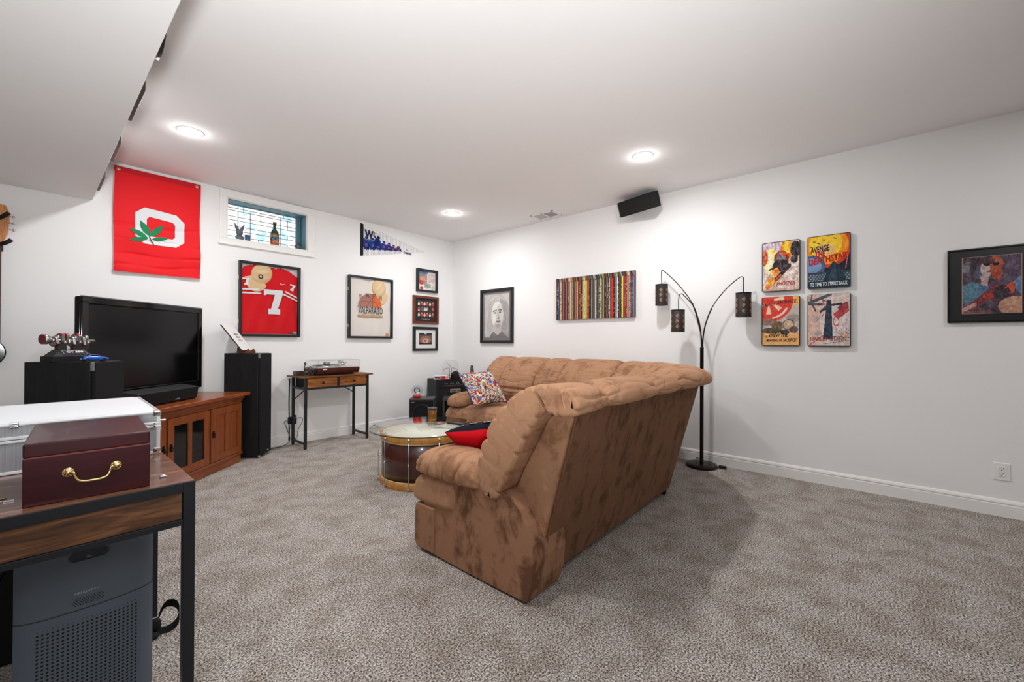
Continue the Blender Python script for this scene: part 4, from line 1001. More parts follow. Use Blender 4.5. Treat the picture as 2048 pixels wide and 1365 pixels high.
plate(t, 'swoosh', fn, [(0.398, 0.585), (0.405, 0.572), (0.420, 0.572), (0.452, 0.588), (0.420, 0.581), (0.408, 0.581), (0.404, 0.594)], 0.023, 0.0245, W7)
bm = bmesh.new()
def capfn(cx_, cy_, rot, sc=1.0):
    def g(x, y, z): return fn(cx_+(x*math.cos(rot)-y*math.sin(rot))*sc, cy_+(x*math.sin(rot)+y*math.cos(rot))*sc, 0.012+z)
    return g
def cap(t, cx_, cy_, rot, m, sc=1.0, patch=None):
    g = capfn(cx_, cy_, rot, sc)
    bm = bmesh.new(); puff(bm, (0, 0, 0), (0.095, 0.082, 0.026), 0.9, 1.0, 36, 20)
    for v in bm.verts: v.co = Vector(g(v.co.x+0.02, v.co.y, max(0.0, v.co.z)+0.003*math.sin(v.co.x*90+v.co.y*60)))
    o = obj('cap', bm, m, t, world=True)
    bm = bmesh.new(); P = [(0.075*math.cos(a)*1.0-0.03, 0.078*math.sin(a)) for a in [PI/2+PI*k/16 for k in range(17)]]
    P = [(-0.03+0.09*math.cos(a), 0.080*math.sin(a)) for a in [PI/2+PI*k/20 for k in range(21)]]+[(-0.015, -0.07), (0.0, 0.0), (-0.015, 0.07)]
    prism(bm, P, lambda u, v, w_: g(u-0.03, v, w_), 0.004, 0.010); obj('cap_brim', bm, m, o, world=True)
    if patch:
        bm = bmesh.new(); prism(bm, [(0.02*math.cos(a)-0.01, 0.02*math.sin(a)) for a in [2*PI*k/20 for k in range(20)]], lambda u, v, w_: g(u, v, w_), 0.0275, 0.0285); obj('cap_patch', bm, mat('patch_dark', (80, 34, 34), 0.7), o, world=True)
        bm = bmesh.new(); prism(bm, [(0.009*math.cos(a)-0.01, 0.009*math.sin(a)) for a in [2*PI*k/16 for k in range(16)]], lambda u, v, w_: g(u, v, w_), 0.0286, 0.0292); obj('patch_centre', bm, mat('patch_pale', (210, 190, 175), 0.7), o, world=True)
cap(t, 0.205, 0.648, math.radians(62), mat('khaki_cap', (222, 190, 146), 0.8), 1.22, True)
plate(t, 'care_label', fn, R4(0.505, 0.535, 0.036, 0.060), 0.023, 0.0245, mat('label_dark', (90, 60, 60), 0.6)); plate(t, 'care_label', fn, R4(0.537, 0.575, 0.036, 0.060), 0.023, 0.0245, mat('label_grey', (160, 162, 158), 0.6))
# ------------------------------------------------------------------- framed t-shirt
t, fn = shadow_box('black framed white basketball t-shirt with straw-coloured cap', -1.707, 1.198, 0.628, 0.792, (-1.39, 0, 1.198))
T_ = [(0.03, 0.03), (0.60, 0.03), (0.60, 0.76), (0.33, 0.76), (0.29, 0.715), (0.22, 0.72), (0.16, 0.76), (0.03, 0.76)]
cloth(t, 'shirt', fn, T_, 0.006, mat('shirt_white', (232, 224, 216), 0.85), 0.006, (4, 6), 4)
bm = bmesh.new(); P = [(0.30+0.165*math.cos(a), 0.405+0.175*math.sin(a)) for a in [PI*k/24 for k in range(25)]]
plate(t, 'printed_ball', fn, P, 0.0215, 0.0225, INK('ball', (176, 122, 108)))
plate(t, 'printed_ball', fn, [(0.36, 0.405)]+[(0.30+0.165*math.cos(a), 0.405+0.175*math.sin(a)) for a in [PI*0.42*k/12 for k in range(13)]]+[(0.33, 0.50)], 0.0226, 0.0232, INK('ball2', (226, 110, 62)))
bm = bmesh.new()
for pts in ([(0.15, 0.46), (0.22, 0.48), (0.30, 0.475), (0.455, 0.46)], [(0.24, 0.405), (0.30, 0.475), (0.35, 0.57)], [(0.33, 0.405), (0.33, 0.52)], [(0.42, 0.405), (0.35, 0.49), (0.26, 0.56)]):
    tube(bm, [fn(a, b, 0.0235) for a, b in pts], 0.0016, 4)
o = obj('ball_seams', bm, INK('brown', (70, 46, 44)), t, world=True); o['kind'] = 'stuff'
words(t, 'lettering', 'VALPARAISO', 0.135, 0.315, 0.345, 0.092, fn, 0.024, INK('greybrown', (66, 58, 54)), bold=0.012)
for k, s_ in enumerate(('95', '96', '97', '98')):
    words(t, 'lettering', s_, 0.145+0.092*k, (0.505, 0.520, 0.515, 0.50)[k], 0.046, 0.062, fn, 0.024, INK('greybrown', (66, 58, 54)), bold=0.0)
plate(t, 'printed_band', fn, R4(0.13, 0.48, 0.272, 0.302), 0.0215, 0.0225, INK('ochre', (186, 134, 78)))
words(t, 'lettering', 'MID CONTINENT CHAMPIONS', 0.135, 0.277, 0.34, 0.020, fn, 0.024, INK('cream', (232, 214, 190)), bold=0.01)
cap(t, 0.435, 0.635, math.radians(105), mat('straw_cap', (226, 196, 154), 0.8), 1.25, False)
plate(t, 'care_label', fn, R4(0.53, 0.575, 0.036, 0.070), 0.0215, 0.023, mat('label_orange', (214, 150, 120), 0.6))
# ------------------------------------------------------------------- three small frames in the corner
def small_frame(label, x0, z0, W, Hh, fw, m, dp=0.03):
    t = thing('picture_frame', label, 'picture frame', (x0+W/2, 0, z0), group='three small framed pictures'); fn = onA(x0, z0, 0.0)
    frame_parts(t, fn, W, Hh, fw, dp, m); return t, fn
def picture(t, fn, A, x0, x1, z0, z1, w, name='print', lab=None):
    return art_obj(name, A, lambda u, v: fn(x0+(x1-x0)*u, z0+(z1-z0)*v, w), t, M_print, world=True, label=lab)
t, fn = small_frame('small black framed collage with blue photo, topmost of three by the corner', -0.685, 1.880, 0.370, 0.330, 0.030, mat('frame_black', (28, 30, 34), 0.4), 0.045)
A = Art(56, 52, (226, 220, 214)); A.rect(0.0, 0.52, 0.30, 1.0, (150, 130, 128)); A.rect(0.0, 0.55, 0.84, 1.0, (90, 120, 170)); A.ell(0.2, 0.55, 0.08, 0.14, (206, 160, 134)); A.ell(0.36, 0.6, 0.08, 0.14, (212, 150, 120)); A.ell(0.45, 0.5, 0.07, 0.12, (196, 150, 130)); A.ell(0.2, 0.4, 0.13, 0.12, (196, 70, 70))
A.rect(0.58, 0.95, 0.40, 0.86, (210, 190, 192)); A.rect(0.38, 0.72, 0.16, 0.36, (150, 160, 150)); A.ell(0.22, 0.12, 0.08, 0.09, (190, 70, 70)); A.ell(0.84, 0.16, 0.10, 0.12, (206, 206, 180)); A.noise(50, 24, 2)
picture(t, fn, A, 0.025, 0.345, 0.025, 0.305, 0.012)
t, fn = small_frame('reddish wood framed team picture on black mat, middle of three by the corner', -0.742, 1.416, 0.455, 0.405, 0.036, wood('frame_cherry', (90, 40, 20), (128, 62, 34), 0, 0.35, 2.0))
plate(t, 'mat_board', fn, R4(0.03, 0.425, 0.03, 0.375), 0.008, 0.012, mat('mat_black', (34, 34, 36), 0.7))
A = Art(64, 56, (58, 50, 52)); rr = np.random.RandomState(3)
for k in range(16):
    x = 0.10+0.16*(k % 6); y = (0.84, 0.62, 0.40, 0.18)[min(3, k//6)] if k < 6 else (0.84, 0.18, 0.5, 0.5)[(k-6)//6+1]
    A.ell(x, y-0.05, 0.06, 0.08, (196, 60, 60) if k % 2 else (222, 214, 208)); A.ell(x, y+0.05, 0.035, 0.05, (206, 160, 136))
A.ell(0.10, 0.5, 0.06, 0.1, (200, 60, 60)); A.ell(0.9, 0.5, 0.06, 0.1, (206, 90, 90)); A.ell(0.5, 0.48, 0.09, 0.10, (206, 206, 206)); A.ell(0.30, 0.5, 0.09, 0.14, (96, 96, 100)); A.noise(30, 30, 5)
picture(t, fn, A, 0.075, 0.38, 0.10, 0.335, 0.014)
words(t, 'lettering', 'CHAMPIONS', 0.155, 0.062, 0.15, 0.014, fn, 0.014, INK('greyl', (170, 166, 160)), bold=0.01)
t, fn = small_frame('small black framed arena photograph in white mat, lowest of three by the corner', -0.738, 1.026, 0.44, 0.349, 0.040, mat('frame_black', (28, 30, 34), 0.4))
plate(t, 'mat_board', fn, R4(0.035, 0.405, 0.035, 0.314), 0.008, 0.012, mat('mat_white', (232, 230, 226), 0.8))
A = Art(60, 48, (96, 84, 80)); A.ell(0.5, 0.95, 0.55, 0.22, (56, 52, 60)); A.ell(0.5, 0.93, 0.1, 0.05, (206, 206, 214)); A.ell(0.5, 0.40, 0.42, 0.34, (150, 110, 92)); A.ell(0.5, 0.33, 0.24, 0.20, (206, 172, 146)); A.ell(0.5, 0.3, 0.10, 0.09, (176, 70, 60)); A.rect(0, 1, 0, 0.10, (30, 28, 32)); A.noise(60, 30, 6)
picture(t, fn, A, 0.105, 0.335, 0.095, 0.262, 0.014)
words(t, 'lettering', 'THE ARENA' if False else 'SAN DIEGO', 0.135, 0.099, 0.17, 0.010, fn, 0.016, INK('greyl', (170, 166, 160)), bold=0.01) if False else None
# ------------------------------------------------------------------- portrait drawing (right wall)
t = thing('portrait_drawing', 'black framed pencil portrait drawing of a long-haired man on grey mat', 'picture frame', (0, -0.955, 1.14)); fn = onB(-0.640, 1.142, 0.0)
W, Hh = 0.622, 0.762
frame_parts(t, fn, W, Hh, 0.040, 0.03, mat('frame_black', (28, 30, 34), 0.4), glass=False)
plate(t, 'mat_board', fn, R4(0.03, W-0.03, 0.03, Hh-0.03), 0.006, 0.010, mat('mat_grey', (134, 128, 128), 0.6))
A = Art(96, 124, (196, 191, 188)); A.ell(0.50, 0.55, 0.42, 0.50, (182, 177, 174)); A.ell(0.80, 0.35, 0.25, 0.5, (164, 158, 156))
A.ell(0.47, 0.64, 0.36, 0.33, (196, 191, 187)); A.poly([(0.06, 0.12), (0.10, 0.55), (0.22, 0.80), (0.40, 0.92), (0.34, 0.70), (0.26, 0.45), (0.28, 0.16)], (200, 196, 192)); A.poly([(0.92, 0.15), (0.93, 0.55), (0.82, 0.80), (0.60, 0.92), (0.72, 0.70), (0.76, 0.45), (0.70, 0.16)], (160, 154, 152))
for k in range(12): A.line(0.10+0.017*k, 0.14+0.01*k, 0.20+0.022*k, 0.80+0.008*k, 0.004, (150, 144, 142), 0.7); A.line(0.74+0.015*k, 0.16, 0.62+0.018*k, 0.86-0.02*k, 0.004, (128, 122, 120), 0.7)

for k in range(26):
    x0_ = 0.08+0.018*k; A.line(x0_*0.55+0.05, 0.10+0.012*(k % 5), 0.18+0.014*k, 0.86-0.006*abs(k-10), 0.0035, (120, 114, 112) if k % 2 else (226, 222, 218), 0.75)
for k in range(18):
    A.line(0.95-0.014*k, 0.12+0.014*(k % 4), 0.80-0.018*k, 0.88, 0.0035, (108, 102, 100) if k % 2 else (214, 208, 204), 0.7)
A.ell(0.53, 0.52, 0.235, 0.30, (226, 222, 218)); A.ell(0.62, 0.50, 0.15, 0.26, (206, 200, 196)); A.ell(0.54, 0.27, 0.15, 0.10, (200, 194, 190)); A.poly([(0.40, 0.28), (0.66, 0.28), (0.72, 0.05), (0.30, 0.05)], (188, 182, 178))
A.line(0.37, 0.60, 0.50, 0.625, 0.014, (110, 104, 102)); A.line(0.58, 0.625, 0.70, 0.63, 0.014, (100, 94, 92)); A.ell(0.45, 0.565, 0.045, 0.018, (84, 80, 78)); A.ell(0.645, 0.575, 0.045, 0.018, (84, 80, 78)); A.line(0.575, 0.58, 0.60, 0.45, 0.008, (150, 142, 138)); A.ell(0.585, 0.435, 0.045, 0.015, (120, 112, 108)); A.line(0.50, 0.365, 0.66, 0.37, 0.011, (112, 96, 94)); A.ell(0.58, 0.34, 0.05, 0.012, (160, 146, 142)); A.ell(0.56, 0.27, 0.12, 0.035, (160, 154, 150), al=0.8)
A.poly([(0.2, 0.0), (0.36, 0.13), (0.55, 0.05), (0.72, 0.14), (0.95, 0.0)], (120, 114, 112)); A.noise(12, 40, 8); A.noise(14, 9, 9); A.a = np.clip(A.a+14, 0, 255)
o = picture(t, fn, A, 0.075, W-0.075, 0.085, Hh-0.075, 0.013, 'drawing')
bm = bmesh.new(); rr = np.random.RandomState(4)
for k in range(3): tube(bm, [fn(0.09+0.012*i, 0.12-0.022*k+0.008*rr.rand()*(1 if i % 2 else -1), 0.0145) for i in range(9)], 0.0013, 4)
o = obj('signature', bm, W7, t, world=True); o['kind'] = 'stuff'
plate(t, 'glazing', fn, R4(0.036, W-0.036, 0.036, Hh-0.036), 0.020, 0.022, M_glaze)
# ------------------------------------------------------------------- record-spine canvas (right wall)
t = thing('record_canvas', 'wide canvas print of many colourful record spines on the right wall', 'canvas print', (0, -2.49, 1.43)); fn = onB(-1.977, 1.432, 0.0)
W, Hh = 1.030, 0.505
plate(t, 'canvas', fn, R4(0, W, 0, Hh), 0.0, 0.034, mat('canvas_side', (90, 84, 80), 0.8), 0.003)
A = Art(300, 90, (40, 36, 36)); rr = np.random.RandomState(12); x = 0.0
pal = [(214, 196, 160), (196, 176, 138), (40, 38, 40), (60, 48, 44), (150, 60, 50), (110, 40, 46), (226, 214, 186), (160, 148, 128), (50, 74, 110), (90, 80, 74), (198, 186, 90), (206, 96, 56), (44, 40, 46), (232, 226, 208), (120, 104, 86), (70, 66, 70)]
spec_ = {0.05: (52, 96, 146), 0.17: (146, 40, 58), 0.28: (220, 80, 50), 0.42: (226, 206, 70), 0.45: (214, 110, 60), 0.585: (40, 110, 104), 0.745: (222, 40, 30), 0.86: (232, 200, 80), 0.905: (170, 60, 44), 0.975: (50, 90, 150)}
while x < 1:
    w_ = rr.choice([0.004, 0.006, 0.008, 0.011, 0.015]); c = pal[rr.randint(len(pal))]
    for k_ in list(spec_):
        if x <= k_ < x+w_+0.004: c = spec_[k_]; w_ = max(w_, 0.018); spec_.pop(k_)
    h_ = 0.88+0.03*rr.rand(); A.rect(x, x+w_, 0, h_, c); A.rect(x+w_-0.0015, x+w_, 0, h_, (24, 20, 20), 0.8)
    if rr.rand() < 0.5: 
        for q in range(14): A.rect(x+w_*0.3, x+w_*0.7, 0.1+q*0.05, 0.125+q*0.05+0.02*rr.rand(), [(30, 26, 26), (236, 226, 206)][rr.randint(2)], 0.6)
    A.line(x, 0.90, x-0.02+0.01, 1.0, 0.003, c, 0.9); x += w_
picture(t, fn, A, 0.001, W-0.001, 0.001, Hh-0.001, 0.0345)
# ------------------------------------------------------------------- four metal posters (right wall)
PO = 0.030
def poster(label, y0, z0, W, Hh):
    t = thing('metal_poster', label, 'poster', (0, y0-W/2, z0), group='four metal posters in a square'); fn = onB(y0, z0, 0.0)
    rad = 0.012; P = []
    for cx_, cy_, a0 in ((W-rad, rad, -90), (W-rad, Hh-rad, 0), (rad, Hh-rad, 90), (rad, rad, 180)):
        for k in range(5): a = math.radians(a0+90*k/4); P.append((cx_+rad*math.cos(a), cy_+rad*math.sin(a)))
    plate(t, 'tray', fn, P, 0.006, PO, mat('poster_edge', (22, 22, 24), 0.4)); plate(t, 'magnet_mount', fn, R4(W/2-0.04, W/2+0.04, Hh/2-0.06, Hh/2+0.06), 0.0, 0.007, M_matblack)
    return t, fn
PW, PH = 0.282, 0.432
def pprint(t, fn, A):
    m_ = 0.006; art_obj('print', A, lambda u, v: fn(m_+(PW-2*m_)*u, m_+(PH-2*m_)*v, PO+0.0006), t, M_print, world=True)
t, fn = poster('cream and orange poster of bursting flames, upper left of the four', -4.200, 1.608, PW, PH)
A = Art(96, 140, (222, 200, 190)); A.ell(0.35, 0.95, 0.5, 0.3, (206, 186, 196)); A.ell(0.25, 0.62, 0.17, 0.26, (255, 226, 120)); A.ell(0.22, 0.60, 0.10, 0.2, (255, 246, 200)); A.ell(0.66, 0.82, 0.16, 0.22, (250, 150, 30)); A.ell(0.66, 0.85, 0.09, 0.18, (255, 210, 60)); A.ell(0.06, 0.70, 0.09, 0.16, (206, 90, 60)); A.ell(0.90, 0.82, 0.14, 0.16, (52, 44, 48)); A.ell(0.86, 0.62, 0.10, 0.08, (70, 60, 60)); A.ell(0.52, 0.66, 0.20, 0.16, (150, 60, 50)); A.ell(0.52, 0.68, 0.12, 0.10, (120, 116, 122)); A.ell(0.50, 0.52, 0.22, 0.12, (60, 44, 52)); A.line(0.22, 0.12, 0.74, 0.50, 0.045, (44, 34, 38)); A.line(0.18, 0.10, 0.5, 0.30, 0.035, (236, 110, 30), 0.8); A.ell(0.36, 0.40, 0.10, 0.10, (240, 140, 40)); A.ell(0.24, 0.20, 0.09, 0.10, (246, 170, 60)); A.ell(0.14, 0.10, 0.06, 0.06, (240, 140, 50)); A.line(0.2, 0.44, 0.4, 0.50, 0.02, (50, 40, 44)); A.ell(0.62, 0.74, 0.12, 0.03, (236, 90, 30)); A.noise(90, 22, 2); A.noise(60, 48, 3); A.rect(0, 1, 0, 0.05, (206, 140, 110), 0.4)
pprint(t, fn, A)
words(t, 'lettering', 'PHOENIX', 0.110, 0.048, 0.145, 0.032, fn, PO+0.0014, INK('rust', (176, 60, 44)), italic=0.3, bold=0.03, taper=0.2)
t, fn = poster('yellow, red and blue space poster lettered AVENGE, upper right of the four', -4.533, 1.610, PW, PH)
A = Art(96, 140, (26, 26, 40)); A.ell(0.45, 0.80, 0.60, 0.42, (214, 60, 20)); A.ell(0.45, 0.80, 0.52, 0.36, (246, 150, 20)); A.ell(0.42, 0.84, 0.40, 0.28, (252, 206, 50)); A.ell(0.42, 0.72, 0.25, 0.12, (240, 190, 120)); A.ell(0.12, 0.42, 0.30, 0.22, (70, 90, 130)); A.ell(0.12, 0.44, 0.22, 0.15, (120, 150, 190)); A.rect(0, 1, 0, 0.30, (52, 66, 80))
for j in range(4):
    for i in range(14): A.ell(0.04+i*0.072+(j % 2)*0.03, 0.14+j*0.035, 0.025, 0.012, (150, 160, 170))
A.rect(0, 1, 0, 0.13, (22, 46, 66)); A.poly([(0.36, 0.10), (0.50, 0.38), (0.62, 0.50), (0.72, 0.42), (0.86, 0.28), (0.92, 0.10)], (30, 50, 66)); A.poly([(0.46, 0.10), (0.58, 0.36), (0.66, 0.40), (0.70, 0.10)], (44, 68, 86)); A.line(0.90, 0.34, 0.955, 0.60, 0.008, (240, 120, 130))
for x, y in ((0.08, 0.80), (0.15, 0.90), (0.26, 0.86), (0.38, 0.92), (0.66, 0.93)): A.ell(x, y, 0.03, 0.008, (30, 20, 24)); A.line(x-0.035, y+0.012, x+0.035, y-0.012, 0.006, (30, 20, 24))
A.noise(40, 30, 7); pprint(t, fn, A)
words(t, 'lettering', 'AVENGE', 0.022, 0.290, 0.130, 0.052, fn, PO+0.0014, INK('black', (24, 20, 22)), italic=0.15, bold=0.03, rot=0.10)
words(t, 'lettering', 'THE', 0.052, 0.258, 0.070, 0.044, fn, PO+0.0016, INK('red', (190, 24, 34)), italic=0.15, bold=0.04, rot=0.06)
words(t, 'lettering', 'DEATHSTAR', 0.012, 0.188, 0.255, 0.056, fn, PO+0.0018, INK('red', (190, 24, 34)), italic=0.15, bold=0.04, rot=0.16)
words(t, 'lettering', 'ITS TIME TO STRIKE BACK', 0.018, 0.018, 0.245, 0.030, fn, PO+0.0014, INK('white', (236, 236, 236)), italic=0.1, bold=0.02)
t, fn = poster('orange and grey propaganda-style poster about sacrifice, lower left of the four', -4.199, 1.134, PW, PH-0.005)
A = Art(96, 140, (196, 184, 176)); A.rect(0, 1, 0.0, 0.24, (236, 178, 110)); A.rect(0, 1, 0.80, 1, (240, 180, 104)); gx, gy, asp = 0.18, 0.92, 1.5
A.ring(gx, gy, 0.0, 0.66, asp, (222, 66, 50)); A.ring(gx, gy, 0.52, 0.58, asp, (232, 206, 190), 280, 335); A.ring(gx, gy, 0.0, 0.44, asp, (222, 66, 50))
for a in (-90, -40, 10, 220): 
    ca, sa = math.cos(math.radians(a)), math.sin(math.radians(a))
    A.poly([(gx+0.14*ca-0.02*sa, gy+(0.14*sa+0.02*ca)/asp), (gx+0.42*ca-0.07*sa, gy+(0.42*sa+0.07*ca)/asp), (gx+0.42*ca+0.07*sa, gy+(0.42*sa-0.07*ca)/asp), (gx+0.14*ca+0.02*sa, gy+(0.14*sa-0.02*ca)/asp)], (238, 206, 176))
A.ell(0.15, 0.48, 0.25, 0.07, (120, 104, 96), al=0.7); A.ell(0.85, 0.55, 0.2, 0.08, (150, 138, 130), al=0.7)
A.ell(0.25, 0.30, 0.28, 0.06, (96, 80, 62)); A.ell(0.42, 0.40, 0.17, 0.10, (120, 98, 72)); A.ell(0.70, 0.42, 0.15, 0.10, (206, 178, 150)); A.ring(0.72, 0.42, 0.14, 0.16, asp, (40, 34, 34)); A.ell(0.86, 0.32, 0.12, 0.07, (110, 86, 76)); A.ell(0.62, 0.27, 0.12, 0.05, (60, 62, 64)); A.noise(60, 26, 4, (A.Y < 0.56) & (A.Y > 0.22)); A.noise(24, 40, 5); pprint(t, fn, A)
words(t, 'lettering', 'You', 0.040, 0.382, 0.055, 0.034, fn, PO+0.0016, INK('red', (190, 24, 34)), italic=0.3)
words(t, 'lettering', 'TALK OF', 0.012, 0.342, 0.095, 0.026, fn, PO+0.0016, INK('black', (24, 20, 22)), italic=0.3, bold=0.02, rot=0.12)
words(t, 'lettering', 'SACRIFICE..', 0.118, 0.362, 0.148, 0.030, fn, PO+0.0016, INK('black', (24, 20, 22)), italic=0.3, bold=0.02, rot=0.05)
words(t, 'lettering', 'HE', 0.028, 0.070, 0.018, 0.018, fn, PO+0.0016, INK('black', (24, 20, 22)), italic=0.3, bold=0.02)
words(t, 'lettering', 'KNEW THE', 0.052, 0.072, 0.148, 0.032, fn, PO+0.0016, INK('black', (24, 20, 22)), italic=0.3, bold=0.03, rot=0.05)
words(t, 'lettering', 'MEANING OF SACRIFICE!', 0.036, 0.036, 0.222, 0.024, fn, PO+0.0016, INK('black', (24, 20, 22)), italic=0.3, bold=0.02, taper=0.3)
bm = bmesh.new(); lettering(bm, 'BE A PART OF SOMETHING BIGGER THAN US', 0.235, 0.010, lambda u, v, w_: fn(0.02+u, 0.022+v, PO+0.0016), bold=0.01) if False else None
bm.free()
t, fn = poster('pale poster with dark trunk shape, red ribbon and branches, lower right of the four', -4.534, 1.133, PW, PH-0.004)
A = Art(96, 140, (216, 196, 188)); A.ell(0.05, 0.5, 0.3, 0.6, (222, 176, 156), al=0.6); A.ell(0.6, 0.45, 0.3, 0.4, (222, 212, 210), al=0.8); A.poly([(0.14, 0.52), (0.22, 0.58), (0.30, 0.52), (0.22, 0.45)], (176, 164, 160)); A.poly([(0.14, 0.24), (0.24, 0.31), (0.34, 0.23), (0.22, 0.17)], (176, 164, 160))
A.line(0.02, 0.84, 0.55, 0.99, 0.03, (84, 82, 88)); A.line(0.0, 0.82, 0.35, 0.80, 0.025, (84, 82, 88)); A.line(0.10, 0.82, 0.18, 0.68, 0.02, (90, 84, 88)); A.line(0.3, 0.93, 0.42, 0.86, 0.014, (84, 82, 88)); A.line(0.05, 0.84, 0.1, 1.0, 0.02, (84, 82, 88))
A.poly([(0.60, 0.60), (0.95, 0.84), (0.98, 0.66), (0.72, 0.50)], (186, 70, 72)); A.poly([(0.70, 0.74), (0.92, 0.84), (0.96, 0.72), (0.76, 0.66)], (150, 60, 64)); A.line(0.56, 0.78, 0.80, 0.80, 0.02, (40, 46, 56))
A.poly([(0.45, 0.88), (0.56, 0.88), (0.58, 0.55), (0.60, 0.12), (0.36, 0.12), (0.41, 0.50)], (50, 60, 74)); A.line(0.44, 0.72, 0.30, 0.66, 0.022, (50, 56, 66)); A.line(0.30, 0.66, 0.42, 0.76, 0.014, (50, 56, 66)); A.line(0.38, 0.62, 0.33, 0.55, 0.010, (196, 50, 50)); A.line(0.36, 0.86, 0.40, 0.80, 0.014, (206, 50, 50)); A.ring(0.68, 0.47, 0.055, 0.075, 0.75, (200, 60, 56)); A.line(0.66, 0.36, 0.70, 0.26, 0.007, (190, 60, 60)); A.line(0.05, 0.02, 0.36, 0.20, 0.010, (180, 60, 60))
for k in range(7): A.line(0.86, 0.20, 0.86+0.16*math.cos(0.3+0.42*k), 0.20+0.16*math.sin(0.3+0.42*k)*0.9, 0.005, (60, 66, 80))
A.ell(0.86, 0.20, 0.09, 0.06, (210, 170, 150)); A.line(0.55, 0.18, 0.98, 0.16, 0.008, (60, 70, 92)); A.line(0.4, 0.04, 0.95, 0.10, 0.005, (80, 90, 110)); A.noise(40, 26, 6); A.noise(30, 50, 8); pprint(t, fn, A)
words(t, 'lettering', 'HARLEY QUINN', 0.020, 0.040, 0.235, 0.036, fn, PO+0.0016, INK('brick', (150, 74, 62)), bold=0.02)
# ------------------------------------------------------------------- framed painting at right edge
t = thing('framed_guitarist_print', 'wide black framed print of a singer in sunglasses at the right edge', 'picture frame', (0, -5.62, 1.305)); fn = onB(-5.350, 1.305, 0.0)
W, Hh = 0.62, 0.512
frame_parts(t, fn, W, Hh, 0.012, 0.022, M_gloss)
plate(t, 'mat_board', fn, R4(0.008, W-0.008, 0.008, Hh-0.008), 0.004, 0.012, mat('mat_black_gloss', (36, 35, 36), 0.22))
A = Art(110, 104, (84, 72, 84)); A.noise(50, 10, 1); A.ell(0.85, 0.75, 0.3, 0.3, (96, 78, 96), al=0.7); A.ell(0.07, 0.80, 0.08, 0.07, (130, 138, 140), al=0.7)
A.ell(0.44, 0.82, 0.17, 0.18, (78, 62, 72)); A.ell(0.56, 0.86, 0.14, 0.12, (176, 88, 56)); A.ell(0.60, 0.72, 0.09, 0.16, (160, 76, 56)); A.ell(0.30, 0.72, 0.07, 0.12, (92, 96, 120))
A.ell(0.43, 0.78, 0.11, 0.15, (190, 170, 168)); A.ell(0.54, 0.78, 0.06, 0.14, (176, 88, 66)); A.ell(0.44, 0.90, 0.13, 0.05, (86, 66, 74)); A.ell(0.43, 0.85, 0.055, 0.028, (34, 28, 40)); A.ell(0.58, 0.85, 0.055, 0.026, (34, 28, 40)); A.line(0.38, 0.87, 0.62, 0.87, 0.008, (44, 34, 44)); A.ell(0.46, 0.725, 0.045, 0.014, (130, 80, 84)); A.poly([(0.32, 0.66), (0.46, 0.64), (0.44, 0.46), (0.33, 0.50)], (184, 156, 150))
A.poly([(0.0, 0.50), (0.18, 0.56), (0.33, 0.52), (0.30, 0.28), (0.12, 0.18), (0.0, 0.2)], (92, 128, 146)); A.poly([(0.30, 0.50), (0.44, 0.48), (0.52, 0.44), (0.40, 0.22), (0.26, 0.26)], (88, 110, 140)); A.poly([(0.46, 0.50), (0.66, 0.50), (0.80, 0.36), (0.62, 0.18), (0.46, 0.24)], (98, 58, 78)); A.line(0.20, 0.14, 0.60, 0.44, 0.07, (120, 60, 66)); A.line(0.0, 0.06, 0.22, 0.16, 0.035, (196, 150, 140)); A.ell(0.45, 0.30, 0.09, 0.05, (180, 70, 50)); A.ell(0.82, 0.42, 0.07, 0.09, (206, 90, 60)); A.ell(0.68, 0.34, 0.14, 0.14, (64, 52, 60)); A.ell(0.90, 0.12, 0.28, 0.16, (186, 140, 118)); A.line(0.72, 0.42, 0.97, 0.58, 0.010, (196, 110, 80)); A.ell(0.97, 0.48, 0.08, 0.14, (100, 126, 160)); A.rect(0, 0.5, 0, 0.06, (150, 90, 96), 0.6)
A.noise(46, 34, 2); A.noise(36, 60, 3)
plate(t, 'print_border', fn, R4(0.071, 0.343, 0.060, 0.452), 0.0125, 0.0135, mat('cream_bevel', (206, 176, 150), 0.7))
art_obj('print', A, lambda u, v: fn(0.073+0.268*u, 0.062+0.388*v, 0.0142), t, M_print, world=True)
# ------------------------------------------------------------------- things hung on the soffit's side face
for k, (ya, yb, lab) in enumerate(((-2.218, -1.777, 'dark frame hung on the soffit side, nearest of three rectangular ones'), (-1.357, -0.943, 'dark frame hung on the soffit side, middle of three rectangular ones'), (-0.50, -0.073, 'dark frame hung on the soffit side, farthest one near the red banner'))):
    t = thing('soffit_frame', lab, 'picture frame', (-3.965, (ya+yb)/2, 2.405), group='frames hung on the soffit side')
    fnS = lambda u, v, w_, ya=ya: (-3.965+w_, ya+u, 2.405+v)
    frame_parts(t, fnS, yb-ya, 0.265, 0.022, 0.037, mat('frame_brownblack', (58, 50, 48), 0.5)); plate(t, 'print', fnS, R4(0.02, yb-ya-0.02, 0.02, 0.245), 0.0, 0.02, mat('dark_print', (70, 60, 58), 0.5))
t = thing('round_wall_clock', 'dark round clock hung on the soffit side nearest the camera', 'clock', (-3.965, -2.62, 2.40))
bm = bmesh.new(); lathe(bm, [(0, 0), (0.135, 0), (0.138, 0.010), (0.138, 0.034), (0.128, 0.038), (0.124, 0.026), (0, 0.026)], c=(-3.965, -2.605, 2.54), n=56, mtx=Matrix.Rotation(PI/2, 4, 'Y')); obj('case', bm, mat('clock_black', (30, 30, 32), 0.35), t, world=True)
bm = bmesh.new(); lathe(bm, [(0, 0.0262), (0.123, 0.0262), (0.123, 0.028), (0, 0.028)], c=(-3.965, -2.605, 2.54), n=48, mtx=Matrix.Rotation(PI/2, 4, 'Y')); obj('dial', bm, M_white, t, world=True)
